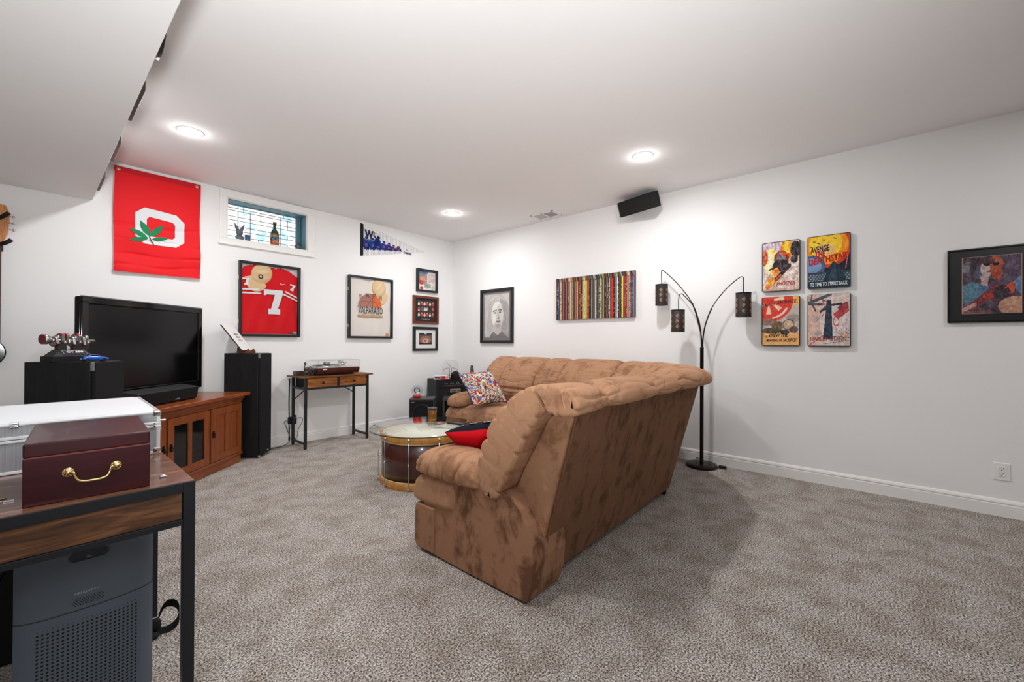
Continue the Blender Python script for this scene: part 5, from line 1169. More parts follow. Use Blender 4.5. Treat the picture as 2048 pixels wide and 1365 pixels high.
bm = bmesh.new(); box(bm, -3.936, -3.934, -2.607, -2.603, 2.54, 2.63); box(bm, -3.936, -3.934, -2.605, -2.54, 2.538, 2.542); obj('hands', bm, M_black, t, world=True)
# =================================================================== CONSOLE TABLE
M_rust = wood('rustic_wood', (60, 34, 20), (150, 92, 44), 0, 0.5, 1.6, mid=(112, 66, 34))
M_rustf = wood('rustic_drawer', (84, 48, 20), (190, 122, 52), 0, 0.5, 2.2, mid=(150, 90, 38))
t = thing('console_table', 'narrow rustic wood console table with black metal legs and two drawers', 'table', (-2.005, -0.21, 0))
cx0, cx1, cy0, cy1 = -2.378, -1.635, -0.392, -0.045; LT = 0.026; CT = 0.778
for x in (cx0, cx1-LT):
    for y in (cy0, cy1-LT):
        bm = bmesh.new(); box(bm, x, x+LT, y, y+LT, 0.006, CT-0.016, 0.002); cyl(bm, (x+LT/2, y+LT/2, 0), (x+LT/2, y+LT/2, 0.008), 0.010, n=12); obj('leg', bm, M_blkmetal, t, world=True)
bm = bmesh.new()
for x in (cx0, cx1-LT): box(bm, x+0.002, x+LT-0.002, cy0+LT, cy1-LT, 0.045, 0.068, 0.002)
obj('stretcher', bm, M_blkmetal, t, world=True)
bm = bmesh.new(); z1 = 0.655
box(bm, cx0+LT, cx1-LT, cy0+0.002, cy0+0.022, z1-0.022, z1, 0.002); box(bm, cx0+LT, cx1-LT, cy1-0.022, cy1-0.002, z1-0.022, z1, 0.002)
for x in (cx0, cx1-LT): box(bm, x+0.002, x+LT-0.002, cy0+LT, cy1-LT, z1-0.022, z1, 0.002)
xm = (cx0+cx1)/2; box(bm, xm-0.012, xm+0.012, cy0+0.003, cy0+0.025, z1, CT-0.016)
obj('frame_rail', bm, M_blkmetal, t, world=True)
bm = bmesh.new(); tube(bm, [(cx0+0.013, cy1-0.02, 0.50), (cx0+0.013, cy0+0.03, 0.635)], 0.006, 8); obj('brace', bm, M_blkmetal, t, world=True)
bm = bmesh.new(); tube(bm, [(cx1-0.013, cy1-0.016, 0.53), (cx1-0.20, cy1-0.016, 0.64)], 0.006, 8); obj('brace', bm, M_blkmetal, t, world=True)
bm = bmesh.new(); box(bm, cx0-0.045, cx1+0.045, cy0-0.018, cy1+0.025, CT-0.016, CT, 0.002); obj('tabletop', bm, M_rust, t, world=True)
for k, (a, b) in enumerate(((cx0+LT+0.003, xm-0.015), (xm+0.015, cx1-LT-0.003))):
    bm = bmesh.new(); box(bm, a, b, cy0+0.004, cy0+0.018, z1+0.003, CT-0.020, 0.0015); d = obj('drawer', bm, M_rustf, t, world=True)
    bm = bmesh.new(); box(bm, a+0.006, b-0.006, cy0+0.0185, cy1-0.03, z1+0.004, CT-0.03); obj('drawer_box', bm, M_matblack, d, world=True)
    bm = bmesh.new(); lathe(bm, [(0, 0), (0.005, 0), (0.005, 0.012), (0.014, 0.016), (0.014, 0.022), (0.008, 0.026), (0, 0.026)], c=((a+b)/2, cy0+0.004, (z1+CT)/2-0.012), n=18, mtx=Matrix.Rotation(PI/2, 4, 'X')); obj('knob', bm, M_black, d, world=True)
# turntable
tz = CT+0.0005
t = thing('turntable', 'mahogany turntable with clear dust cover standing on the console table', 'turntable', (-1.98, -0.22, tz))
x0, x1, y0, y1 = -2.235, -1.750, -0.385, -0.05
M_mahog = wood('mahogany_plinth', (54, 22, 16), (92, 40, 28), 0, 0.25, 1.5, coat=0.5)
bm = bmesh.new(); prism(bm, [(y0+0.03, 0.016), (y0, 0.052), (y0, 0.082), (y1, 0.082), (y1, 0.052), (y1-0.03, 0.016)], lambda u, v, w_: (w_, u, tz+v), x0, x1, 0.002); obj('plinth', bm, M_mahog, t, world=True)
bm = bmesh.new(); box(bm, x0+0.02, x1-0.05, y0+0.05, y1-0.03, tz+0.004, tz+0.018, 0.003); obj('base_board', bm, M_matblack, t, world=True)
bm = bmesh.new(); box(bm, x0+0.003, x1-0.003, y0+0.003, y1-0.003, tz+0.082, tz+0.088, 0.002); obj('top_plate', bm, M_alu, t, world=True)
for x in (x0+0.035, x1-0.06):
    for y in (y0+0.07, y1-0.06):
        bm = bmesh.new(); cyl(bm, (x, y, tz), (x, y, tz+0.016), 0.016, 0.013, 16); obj('foot', bm, M_chrome, t, world=True)
pc = (x0+0.17, (y0+y1)/2)
bm = bmesh.new(); lathe(bm, [(0, 0.088), (0.150, 0.088), (0.150, 0.102), (0.146, 0.106), (0, 0.106)], c=(pc[0], pc[1], tz), n=64); obj('platter', bm, mat('platter_metal', (200, 202, 204), 0.25, metal=0.9), t, world=True)
bm = bmesh.new(); lathe(bm, [(0, 0.106), (0.148, 0.106), (0.148, 0.108), (0, 0.108)], c=(pc[0], pc[1], tz), n=64); obj('record', bm, M_black, t, world=True)
bm = bmesh.new(); lathe(bm, [(0, 0.108), (0.035, 0.108), (0.037, 0.112), (0.037, 0.136), (0.034, 0.14), (0, 0.14)], c=(pc[0], pc[1], tz), n=32); obj('record_weight', bm, mat('steel_grey', (150, 152, 154), 0.3, metal=0.8), t, world=True)
bm = bmesh.new(); tb = (x1-0.075, y1-0.075)
cyl(bm, (*tb, tz+0.088), (*tb, tz+0.13), 0.020, 0.017, 20); cyl(bm, (tb[0]-0.02, tb[1]+0.055, tz+0.134), (tb[0]+0.004, tb[1]+0.02, tz+0.134), 0.018, n=18)
tube(bm, spline([(tb[0], tb[1]+0.03, tz+0.135), (tb[0], tb[1]-0.04, tz+0.133), (tb[0]-0.03, tb[1]-0.14, tz+0.127), (tb[0]-0.085, tb[1]-0.185, tz+0.118)]), 0.0045, 8); box(bm, tb[0]-0.11, tb[0]-0.075, tb[1]-0.205, tb[1]-0.18, tz+0.108, tz+0.122, 0.002)
obj('tonearm', bm, M_chrome, t, world=True)
bm = bmesh.new(); lettering(bm, 'Ultra', 0.001, 0.001, lambda u, v, w_: (0, 0, 0)) if False else box(bm, x0+0.052, x0+0.098, y0-0.001, y0+0.002, tz+0.062, tz+0.074); obj('nameplate', bm, W7, t, world=True)
bm = bmesh.new(); zb, zt = tz+0.089, tz+0.165
for a in ((x0, x1, y0, y0+0.0025, zb, zt), (x0, x1, y1-0.0025, y1, zb, zt), (x0, x0+0.0025, y0+0.0026, y1-0.0026, zb, zt), (x1-0.0025, x1, y0+0.0026, y1-0.0026, zb, zt), (x0, x1, y0, y1, zt+0.0001, zt+0.0026)): box(bm, *a)
obj('dust_cover', bm, M_acry, t, world=True)
bm = bmesh.new()
for a in (((x0, y0, zt), (x1, y0, zt)), ((x0, y0, zb), (x0, y0, zt)), ((x1, y0, zb), (x1, y0, zt)), ((x0, y1, zt), (x1, y1, zt)), ((x0, y0, zt), (x0, y1, zt)), ((x1, y0, zt), (x1, y1, zt))): tube(bm, a, 0.0013, 4)
obj('cover_edges', bm, mat('edge_pale', (176, 176, 176), 0.2, trans=0.3), t, world=True)
# metal model machine left of the turntable
t = thing('metal_model_machine', 'small dark scrap-metal model with round wheel beside the turntable', 'model', (-2.33, -0.23, tz))
M_gun = mat('gunmetal', (88, 80, 74), 0.42, metal=0.75)
bm = bmesh.new(); box(bm, -2.40, -2.30, -0.20, -0.13, tz, tz+0.045, 0.004); box(bm, -2.395, -2.31, -0.195, -0.135, tz+0.045, tz+0.05); obj('chassis', bm, M_gun, t, world=True)
for xx, yy in ((-2.275, -0.300), (-2.275, -0.255)):
    bm = bmesh.new(); mw = Matrix.Rotation(PI/2, 4, 'X') @ Matrix.Rotation(0.0, 4, 'Z')
    tube(bm, [(xx+0.031*math.cos(a), yy, tz+0.036+0.031*math.sin(a)) for a in [2*PI*k/24 for k in range(24)]], 0.0055, 6, closed=True); 
    for k in range(4): tube(bm, [(xx+0.03*math.cos(k*PI/4), yy, tz+0.036+0.03*math.sin(k*PI/4)), (xx-0.03*math.cos(k*PI/4), yy, tz+0.036-0.03*math.sin(k*PI/4))], 0.0018, 5)
    obj('wheel', bm, M_gun, t, world=True)
bm = bmesh.new(); cyl(bm, (-2.345, -0.27, tz+0.03), (-2.25, -0.27, tz+0.055), 0.017, 0.02, 14); box(bm, -2.33, -2.28, -0.285, -0.25, tz+0.05, tz+0.085, 0.006); tube(bm, [(-2.33, -0.27, tz+0.03), (-2.335, -0.27, tz+0.09), (-2.325, -0.268, tz+0.128)], 0.006, 8); tube(bm, [(-2.30, -0.27, tz+0.08), (-2.27, -0.27, tz+0.105), (-2.25, -0.268, tz+0.08)], 0.0035, 6); puff(bm, (-2.325, -0.268, tz+0.135), (0.013, 0.013, 0.016), 1, 1, 12, 8)
box(bm, -2.345, -2.315, -0.283, -0.253, tz, tz+0.03, 0.003); obj('engine', bm, M_gun, t, world=True)
# power adapters at the wall behind the console
t = thing('power_adapters', 'black power adapters plugged into the wall behind the console table', 'power adapter', (-2.38, 0, 0.27))
bm = bmesh.new(); box(bm, -2.415, -2.345, -0.022, 0.0, 0.19, 0.33, 0.004); obj('outlet_plate', bm, M_trim, t, world=True)
bm = bmesh.new(); box(bm, -2.372, -2.318, -0.0435, -0.022, 0.225, 0.325, 0.006); box(bm, -2.410, -2.374, -0.043, -0.022, 0.23, 0.31, 0.005); o_ = obj('adapter', bm, M_black, t, world=True)
bm = bmesh.new(); cyl(bm, (-2.340, -0.0435, 0.298), (-2.340, -0.0445, 0.298), 0.007, n=12); obj('status_light', bm, mat('blue_led', (30, 60, 220), 0.4, emit=(40, 80, 255), estr=1.5), o_, world=True)
bm = bmesh.new(); tube(bm, spline([(-2.318, -0.034, 0.285), (-2.27, -0.034, 0.288), (-2.252, -0.034, 0.25), (-2.30, -0.034, 0.15), (-2.31, -0.034, 0.08), (-2.365, -0.03, 0.03)]), 0.003, 6); tube(bm, spline([(-2.40, -0.034, 0.27), (-2.45, -0.04, 0.265), (-2.43, -0.045, 0.2), (-2.39, -0.04, 0.06), (-2.46, -0.05, 0.006), (-2.62, -0.10, 0.006)]), 0.003, 6); tube(bm, spline([(-2.395, -0.03, 0.31), (-2.395, -0.022, 0.5), (-2.39, -0.022, 0.74)]), 0.006, 6); tube(bm, spline([(-2.395, -0.03, 0.22), (-2.393, -0.03, 0.14), (-2.397, -0.03, 0.05)]), 0.006, 6)
o = obj('cables', bm, M_black, t, world=True); o['kind'] = 'stuff'
# =================================================================== CORNER AMPLIFIER GROUP
t = thing('bass_amplifier', 'large black guitar amplifier standing in the corner beneath the red cone', 'amplifier', (-0.36, -0.459, 0), rz=math.radians(-16))
AW, AD, AH = 0.27, 0.33, 0.635
M_vinyl = mat('tolex_vinyl', (26, 26, 28), 0.6, bump=(300, 0.4, 0.001))
bm = bmesh.new(); box(bm, -AW, AW, 0.0, AD, 0.03, AH, 0.012, 3); obj('cabinet', bm, M_vinyl, t)
bm = bmesh.new(); box(bm, -AW+0.03, AW-0.03, -0.008, 0.002, 0.06, AH-0.13, 0.004); g_ = obj('speaker_grille', bm, mat('grille_steel', (20, 20, 21), 0.6, bump=(700, 0.8, 0.001)), t)
bm = bmesh.new(); tube(bm, [(0.19*math.cos(a), -0.009, 0.30+0.19*math.sin(a)) for a in [2*PI*k/48 for k in range(48)]], 0.0035, 6, closed=True); obj('speaker_ring', bm, mat('ring_dark', (40, 40, 42), 0.5), g_)
bm = bmesh.new(); prism(bm, [(-0.012, AH-0.122), (-0.002, AH-0.028), (0.004, AH-0.028), (0.004, AH-0.122)], lambda u, v, w_: (w_, u, v), -AW+0.05, AW-0.02); pn = obj('control_panel', bm, mat('panel_black', (30, 30, 32), 0.3), t)
for k in range(12):
    bm = bmesh.new(); cyl(bm, (-0.17+k*0.030, -0.010, AH-0.06), (-0.17+k*0.030, -0.024, AH-0.062), 0.0085, 0.007, 12); obj('knob', bm, mat('knob_grey', (120, 120, 118), 0.4) if k % 3 else M_black, pn)
bm = bmesh.new(); lettering(bm, 'Model 350', 0.001, 0.001, lambda u, v, w_: (0, 0, 0)) if False else None
for k in range(14): box(bm, -0.18+k*0.028, -0.172+k*0.028, -0.0125, -0.0105, AH-0.092, AH-0.086)
o = obj('panel_marks', bm, mat('mark_pale', (170, 168, 160), 0.5), pn); o['kind'] = 'stuff'
bm = bmesh.new(); box(bm, -0.060, 0.100, -0.014, -0.007, AH-0.188, AH-0.140, 0.003); bd = obj('badge', bm, mat('badge_silver', (176, 170, 164), 0.35, metal=0.4), t)
bm = bmesh.new(); lettering(bm, 'CRATE', 0.135, 0.026, lambda u, v, w_: (-0.047+u, -0.0148, AH-0.177+v), bold=0.03); obj('lettering', bm, M_black, bd)
for x in (-AW, AW):
    for z in (0.03, AH):
        bm = bmesh.new(); s_ = 1 if x > 0 else -1; q = 1 if z > 0.3 else -1
        box(bm, x-0.030*s_, x+0.003*s_, -0.004, 0.035, z-0.032*q, z+0.003*q, 0.004); obj('corner_guard', bm, M_black, t)
bm = bmesh.new(); prism(bm, [(-0.09, AH), (-0.08, AH+0.018), (0.08, AH+0.018), (0.09, AH), (0.07, AH), (0.065, AH+0.010), (-0.065, AH+0.010), (-0.07, AH)], lambda u, v, w_: (u*0.7+0.195, w_-0.07, v), 0.10, 0.13, 0.002); obj('strap_handle', bm, M_black, t)
for x in (-AW+0.04, AW-0.04):
    for y in (0.04, AD-0.04):
        bm = bmesh.new(); cyl(bm, (x, y, 0), (x, y, 0.031), 0.018, 0.02, 12); obj('foot', bm, M_matblack, t)
AM = t; AC, AS = math.cos(math.radians(-16)), math.sin(math.radians(-16))
def onamp(x, y, z=AH): return (-0.36+x*AC-y*AS, -0.459+x*AS+y*AC, z)
# boxed set on the amp
t = thing('boxed_game', 'small red and white comic-printed box lying on the amplifier', 'box', onamp(-0.158, 0.055, AH+0.0005), rz=math.radians(-38))
bm = bmesh.new(); box(bm, -0.105, 0.105, -0.05, 0.085, 0, 0.048, 0.001); obj('carton', bm, mat('carton_white', (226, 222, 222), 0.5), t)
A = Art(70, 16, (206, 36, 44)); A.rect(0, 0.40, 0, 1, (226, 214, 206)); A.ell(0.12, 0.6, 0.10, 0.3, (70, 50, 48)); A.ell(0.28, 0.5, 0.08, 0.4, (190, 50, 40)); A.rect(0.38, 0.50, 0, 1, (60, 120, 160)); A.ell(0.62, 0.6, 0.05, 0.25, (120, 50, 50)); A.rect(0.73, 0.82, 0.58, 0.85, (240, 226, 170)); A.rect(0.86, 0.97, 0.55, 0.85, (240, 226, 200)); A.rect(0.73, 0.82, 0.10, 0.35, (240, 226, 170)); A.rect(0.86, 0.97, 0.12, 0.38, (240, 220, 190)); A.noise(50, 10, 3)
art_obj('printed_side', A, lambda u, v: (-0.105+0.21*u, -0.0512, 0.001+0.046*v), t)
t = thing('baseball_hat', 'black baseball cap resting on the amplifier beside the printed box', 'hat', onamp(0.035, 0.025, AH+0.0005))
bm = bmesh.new(); puff(bm, (0, 0, 0.0), (0.078, 0.048, 0.085), 0.9, 1.0, 36, 24, fn=lambda x, y, z: (x*(1+0.12*max(0, z)/0.085), y*(1+0.12*max(0, z)/0.085), max(0.0, z)**0.9*1.0 if z > 0 else 0.0)); obj('crown', bm, mat('cap_black', (20, 20, 24), 0.85), t)
bm = bmesh.new(); prism(bm, [(0.03, 0.055)]+[(-0.055-0.085*math.cos(a)*1.0, 0.075*math.sin(a)) for a in [PI/2-PI*k/14 for k in range(15)]]+[(0.03, -0.055)], lambda u, v, w_: (u, v*0.62, 0.062+w_-0.15*abs(v)), 0.0, 0.005); obj('brim', bm, mat('cap_black', (20, 20, 24), 0.85), t)
t = thing('acrylic_dome', 'clear acrylic dome with thin curved red and black wires on the amplifier', 'ornament', onamp(0.040, 0.205, AH+0.0005))
bm = bmesh.new(); lathe(bm, [(0.118, 0.0), (0.118, 0.19), (0.104, 0.232), (0.066, 0.256), (0, 0.265)], n=48); obj('dome', bm, thin_glass('dome_acrylic', (250, 250, 251), 1.16), t)
vd = (-math.sin(math.radians(41)), 0)
for s_ in (-1, 1):
    dx, dy = 0.75*s_, -0.66*s_
    bm = bmesh.new(); tube(bm, spline([(dx*0.012, dy*0.012, 0.0), (dx*0.012, dy*0.012, 0.08), (dx*0.016, dy*0.016, 0.142)]), 0.0035, 6); obj('wire', bm, M_black, t)
    bm = bmesh.new(); tube(bm, spline([(dx*0.016, dy*0.016, 0.142), (dx*0.045, dy*0.045, 0.140), (dx*0.072, dy*0.072, 0.132), (dx*0.105, dy*0.105, 0.105)]), 0.0035, 6); obj('wire', bm, mat('wire_red', (190, 30, 40), 0.4), t, label='red curved wire')
bm = bmesh.new(); tube(bm, [(-0.03, 0.03, 0.215), (0.0, 0.0, 0.16)], 0.003, 6); obj('wire', bm, M_black, t)
t = thing('traffic_cone', 'orange-red cone with dark grey tip standing behind the comic pillow', 'cone', (-0.335, -0.800, 0.4185))
bm = bmesh.new(); lathe(bm, [(0.078, 0), (0.076, 0.006), (0.027, 0.335), (0, 0.335), (0, 0)], n=36); obj('body', bm, mat('cone_orange', (232, 62, 30), 0.5), t)
bm = bmesh.new(); lathe(bm, [(0.028, 0.332), (0.018, 0.416), (0.015, 0.42), (0, 0.42)], n=36); obj('tip', bm, mat('cone_grey', (70, 64, 66), 0.6), t)
# small speaker with gadget
t = thing('bookshelf_speaker', 'grey-sided black speaker on the floor left of the amplifier', 'speaker', (-1.118, -0.468, 0), rz=math.radians(-46))
bm = bmesh.new(); box(bm, 0, 0.317, 0.0, 0.25, 0.012, 0.43, 0.004); obj('cabinet', bm, mat('speaker_greyash', (74, 72, 70), 0.5), t)
bm = bmesh.new(); box(bm, 0.014, 0.309, -0.012, 0.001, 0.022, 0.412, 0.005); g_ = obj('grille', bm, mat('grille_cloth', (17, 17, 19), 0.95), t)
bm = bmesh.new(); tube(bm, [(0.165+0.118*math.cos(a), -0.0125, 0.235+0.118*math.sin(a)) for a in [2*PI*k/48 for k in range(48)]], 0.006, 6, closed=True); obj('woofer_ring', bm, mat('ring_dark', (40, 40, 42), 0.5), g_)
bm = bmesh.new(); lettering(bm, 'SONY', 0.042, 0.010, lambda u, v, w_: (0.03+u, -0.0135, 0.378+v), bold=0.03); obj('badge', bm, mat('silver_letter', (190, 192, 196), 0.3), g_)
for x in (0.03, 0.285):
    for y in (0.03, 0.23):
        bm = bmesh.new(); cyl(bm, (x, y, 0), (x, y, 0.013), 0.014, n=12); obj('foot', bm, M_matblack, t)
bc, bs = math.cos(math.radians(-46)), math.sin(math.radians(-46))
def onbs(x, y, z): return (-1.118+x*bc-y*bs, -0.468+x*bs+y*bc, z)
t = thing('glass_disc_ornament', 'round clear glass ornament in red base on the floor speaker', 'ornament', onbs(0.085, 0.09, 0.4305), rz=math.radians(-46))
bm = bmesh.new(); lathe(bm, [(0, 0), (0.040, 0.0), (0.060, 0.030), (0.052, 0.030), (0.036, 0.008), (0, 0.008)], n=36); obj('base', bm, mat('ornament_red', (214, 26, 24), 0.3), t)
bm = bmesh.new(); lathe(bm, [(0, -0.012), (0.055, -0.011), (0.072, -0.004), (0.072, 0.004), (0.055, 0.011), (0, 0.012)], c=(0, 0, 0.092), n=44, mtx=Matrix.Rotation(PI/2, 4, 'X')); obj('glass_disc', bm, M_clear, t)
bm = bmesh.new(); tube(bm, [(0.033*math.cos(a), 0, 0.095+0.033*math.sin(a)) for a in [2*PI*k/30 for k in range(30)]], 0.007, 8, closed=True); obj('inner_ring', bm, mat('ring_steel', (110, 100, 104), 0.3, metal=0.7), t)
bm = bmesh.new(); puff(bm, (0.012, 0, 0.055), (0.026, 0.012, 0.02), 1, 1, 16, 10); obj('white_figure', bm, M_white, t)
t = thing('small_glass_tumbler', 'tiny clear glass beside the red-based ornament on the floor speaker', 'glass', onbs(0.205, 0.19, 0.4305))
bm = bmesh.new(); lathe(bm, [(0, 0), (0.018, 0), (0.022, 0.045), (0.0205, 0.045), (0.0165, 0.005), (0, 0.005)], n=24); obj('tumbler', bm, M_clear, t)
# open black cube behind the sofa arm
t = thing('open_black_cube', 'low open-fronted charcoal storage cube between amplifier and sofa', 'storage cube', (-0.775, -0.720, 0), rz=math.radians(-44))
M_cube = mat('cube_charcoal', (50, 50, 52), 0.55); q = 0.30; qw = 0.42; z_ = 0.418; th = 0.026
for nm, a in (('side_panel', (0, th, 0, q, 0, z_-th)), ('side_panel', (qw-th, qw, 0, q, 0, z_-th)), ('top_panel', (0, qw, -0.004, q, z_-th, z_)), ('bottom_panel', (th, qw-th, 0, q, 0.0, th)), ('back_panel', (th, qw-th, q-0.012, q, th, z_-th))):
    bm = bmesh.new(); box(bm, *a, 0.002); obj(nm, bm, M_cube, t)
# =================================================================== THINGS ON THE TOWERS
lt, rt = math.radians(50), math.radians(45)
def onL(x, y, z=1.0345): return (-4.067+x*math.cos(lt)-y*math.sin(lt), -1.748+x*math.sin(lt)+y*math.cos(lt), z)
def onR(x, y, z=1.0345): return (-2.81+x*math.cos(rt)-y*math.sin(rt), -0.409+x*math.sin(rt)+y*math.cos(rt), z)
t = thing('model_crankshaft', 'silver and red model crankshaft on a black lettered display stand', 'model', onL(0.098, 0.200), rz=math.radians(30))
M_blkstd = mat('stand_black', (36, 33, 36), 0.45)
bm = bmesh.new(); box(bm, -0.10, 0.10, -0.045, 0.045, 0, 0.030, 0.001); obj('stand_base', bm, M_ash, t)
bm = bmesh.new(); b2 = bmesh.new()
vs = add_to(b2, [(-0.092, -0.04, 0.030), (0.092, -0.04, 0.030), (0.092, 0.04, 0.030), (-0.092, 0.04, 0.030), (-0.060, -0.018, 0.066), (0.060, -0.018, 0.066), (0.060, 0.022, 0.066), (-0.060, 0.022, 0.066)], [(0, 3, 2, 1), (4, 5, 6, 7), (0, 1, 5, 4), (1, 2, 6, 5), (2, 3, 7, 6), (3, 0, 4, 7)]); merge(bm, b2)
box(bm, -0.058, -0.018, -0.014, 0.014, 0.064, 0.100, 0.002); box(bm, 0.012, 0.052, -0.014, 0.014, 0.064, 0.100, 0.002); obj('pedestal', bm, M_blkstd, t)
def slope(u, v, w_): return (u, -0.0405+v*0.022/0.042-w_*0.8, 0.031+v*0.035/0.042+w_*0.5)
bm = bmesh.new(); prism(bm, [(-0.045, 0.010), (0.068, 0.010), (0.052, 0.036), (-0.050, 0.036)], slope, 0.001, 0.002); pl_ = obj('plaque', bm, mat('plaque_silver', (150, 152, 160), 0.3, metal=0.3), t)
bm = bmesh.new(); prism(bm, [(-0.041, 0.012), (0.064, 0.012), (0.050, 0.034), (-0.046, 0.034)], slope, 0.002, 0.0026); obj('plaque_face', bm, M_black, pl_)
bm = bmesh.new(); lettering(bm, 'GT 350', 0.078, 0.013, lambda u, v, w_: slope(-0.030+u, 0.019+v, 0.0032), bold=0.04); obj('lettering', bm, W7, pl_)
bm = bmesh.new(); cr = bmesh.new(); ca_ = 0.120
tube(bm, [(-0.105, 0, ca_), (0.118, 0, ca_-0.004)], [0.010, 0.008], 12)
cyl(bm, (-0.118, 0, ca_+0.003), (-0.100, 0, ca_+0.003), 0.027, n=28); cyl(bm, (-0.10, 0, ca_+0.002), (-0.085, 0, ca_+0.002), 0.019, n=20)
for k, (x, a) in enumerate(((-0.066, -90), (-0.038, 70), (-0.018, 75), (0.012, -80), (0.034, 85), (0.062, -70))):
    P = [(0.018*math.cos(u), 0.018*math.sin(u)) for u in [math.radians(a-90-i*20) for i in range(10)]]+[(0.038*math.cos(u), 0.038*math.sin(u)) for u in [math.radians(a-55+i*14) for i in range(9)]]
    P = [(0.036*math.cos(math.radians(a-58+i*14.5)), 0.036*math.sin(math.radians(a-58+i*14.5))) for i in range(9)]+[(0.020*math.cos(math.radians(a+100+i*20)), 0.020*math.sin(math.radians(a+100+i*20))) for i in range(9)]
    prism(bm, P, lambda u, v, w_: (w_, u, ca_+v), x-0.006, x+0.006, 0.0015)
    P2 = [(u*1.02, v*1.02) for u, v in P[:9]]+[(u*0.86, v*0.86) for u, v in P[:9][::-1]]
    prism(cr, P2, lambda u, v, w_: (w_, u, ca_+v), x-0.0068, x+0.0068)
    cyl(bm, (x+0.006, -0.012*math.cos(math.radians(a)), ca_-0.014*math.sin(math.radians(a))), (x+0.022, -0.012*math.cos(math.radians(a)), ca_-0.014*math.sin(math.radians(a))), 0.013, n=16)
cyl(bm, (0.080, 0, ca_-0.014), (0.094, 0, ca_-0.014), 0.012, n=14); cyl(bm, (0.095, 0, ca_-0.003), (0.125, 0, ca_-0.004), 0.006, 0.004, 12)
obj('crankshaft', bm, mat('crank_steel', (176, 174, 172), 0.28, metal=0.9), t); cyl(cr, (-0.1195, 0, ca_+0.003), (-0.1178, 0, ca_+0.003), 0.027, n=28); o = obj('red_highlights', cr, mat('metallic_red', (150, 60, 62), 0.3, metal=0.7), t); o['kind'] = 'stuff'
t = thing('toy_car', 'small blue toy sports car parked on the left tower speaker', 'toy car', onL(0.075, 0.055), rz=math.radians(14))
bm = bmesh.new(); secs = [(-0.056, 0.020, 0.012, 0.026), (-0.050, 0.024, 0.009, 0.029), (-0.034, 0.0255, 0.007, 0.031), (-0.02, 0.0255, 0.007, 0.030), (0.0, 0.0255, 0.007, 0.029), (0.025, 0.0255, 0.007, 0.027), (0.045, 0.0235, 0.008, 0.023), (0.055, 0.019, 0.010, 0.018)]
def loft(bm, secs):
    rings = []
    for x, w_, z0, z1 in secs: rings.append([bm.verts.new((x, a*w_, z0+(z1-z0)*b)) for a, b in ((-0.92, 0), (-1, 0.45), (-0.94, 0.85), (-0.75, 1), (0.75, 1), (0.94, 0.85), (1, 0.45), (0.92, 0))])
    for A_, B_ in zip(rings, rings[1:]):
        for i in range(8):
            f_ = bm.faces.new((A_[i], A_[(i+1) % 8], B_[(i+1) % 8], B_[i])); f_.smooth = True
    bm.faces.new(rings[0]); bm.faces.new(rings[-1][::-1]); bmesh.ops.recalc_face_normals(bm, faces=list(bm.faces))
loft(bm, secs); loft(bm, [(-0.040, 0.019, 0.028, 0.030), (-0.022, 0.018, 0.028, 0.040), (-0.004, 0.0175, 0.028, 0.042), (0.008, 0.018, 0.028, 0.039), (0.024, 0.020, 0.026, 0.0275)]); obj('body', bm, mat('car_blue', (12, 86, 190), 0.2, coat=0.8), t)
bm = bmesh.new()
for s_ in (-1, 1): prism(bm, [(-0.030, 0.030), (-0.019, 0.0375), (0.003, 0.0385), (0.016, 0.030)], lambda u, v, w_: (u, w_, v), s_*0.0190, s_*0.0176)
loft(bm, [(-0.0405, 0.0165, 0.0288, 0.0305), (-0.0235, 0.016, 0.0300, 0.0405)]); obj('windows', bm, M_gloss, t)
for x in (-0.036, 0.034):
    for s_ in (-1, 1):
        bm = bmesh.new(); cyl(bm, (x, s_*0.0265, 0.0095), (x, s_*0.017, 0.0095), 0.0095, n=20); obj('wheel', bm, M_black, t)
bm = bmesh.new(); box(bm, -0.0575, -0.0545, -0.019, 0.019, 0.019, 0.025, 0.001); box(bm, -0.060, -0.046, -0.021, 0.021, 0.031, 0.0325); obj('tail_panel', bm, M_black, t)
bm = bmesh.new(); box(bm, -0.0583, -0.0573, -0.006, 0.006, 0.012, 0.018); obj('licence_plate', bm, W7, t)
t = thing('record_sleeve', 'white square record sleeve with black script tilted on a small easel', 'record sleeve', onR(0.11, 0.13), rz=0.0)
# leaning board: bottom edge runs along +x (world), leaning back towards the wall
bx, by = -2.925, -0.215
def lean(u, v, w_):      # u along board width, v up the board
    d = Vector((0.62, 0.785, 0)); up = Vector((-0.785*0.52, 0.62*0.0, 0)) 
    return None
base_a = Vector((-2.897, -0.262, 1.064)); ex = Vector((0.120, 0.150, 0.0)).normalized(); nb = Vector((0.78, -0.62, 0)).normalized()
upv = (Vector((0, 0, 1))*0.80 + Vector((-0.78, 0.62, 0)).normalized()*0.60).normalized(); nrm = ex.cross(upv)
if nrm.dot(nb) < 0: nrm = -nrm
lb = lambda u, v, w_: tuple(base_a+ex*(u-0.07)+upv*v+nrm*w_)
SW = 0.315
bm = bmesh.new(); prism(bm, R4(0, SW*0.72, 0, SW*1.0), lb, -0.012, -0.001, 0.001); o = obj('sleeve_edge', bm, mat('sleeve_dark', (52, 44, 42), 0.6), t, world=True)
bm = bmesh.new(); prism(bm, R4(0, SW*0.72, 0, SW*1.0), lb, -0.001, 0.003, 0.001); obj('sleeve_cover', bm, M_white, t, world=True)
bm = bmesh.new()
for k, (s_, hh) in enumerate((('Black', 0.024), ('Album', 0.024), ('live', 0.014))): lettering(bm, s_, 0.085, hh, lambda u, v, w_, k=k: lb(0.085+u, 0.185-0.034*k+v, 0.0036), italic=0.3, bold=0.02)
o = obj('script_print', bm, INK('black', (24, 20, 22)), t, world=True); o['kind'] = 'stuff'
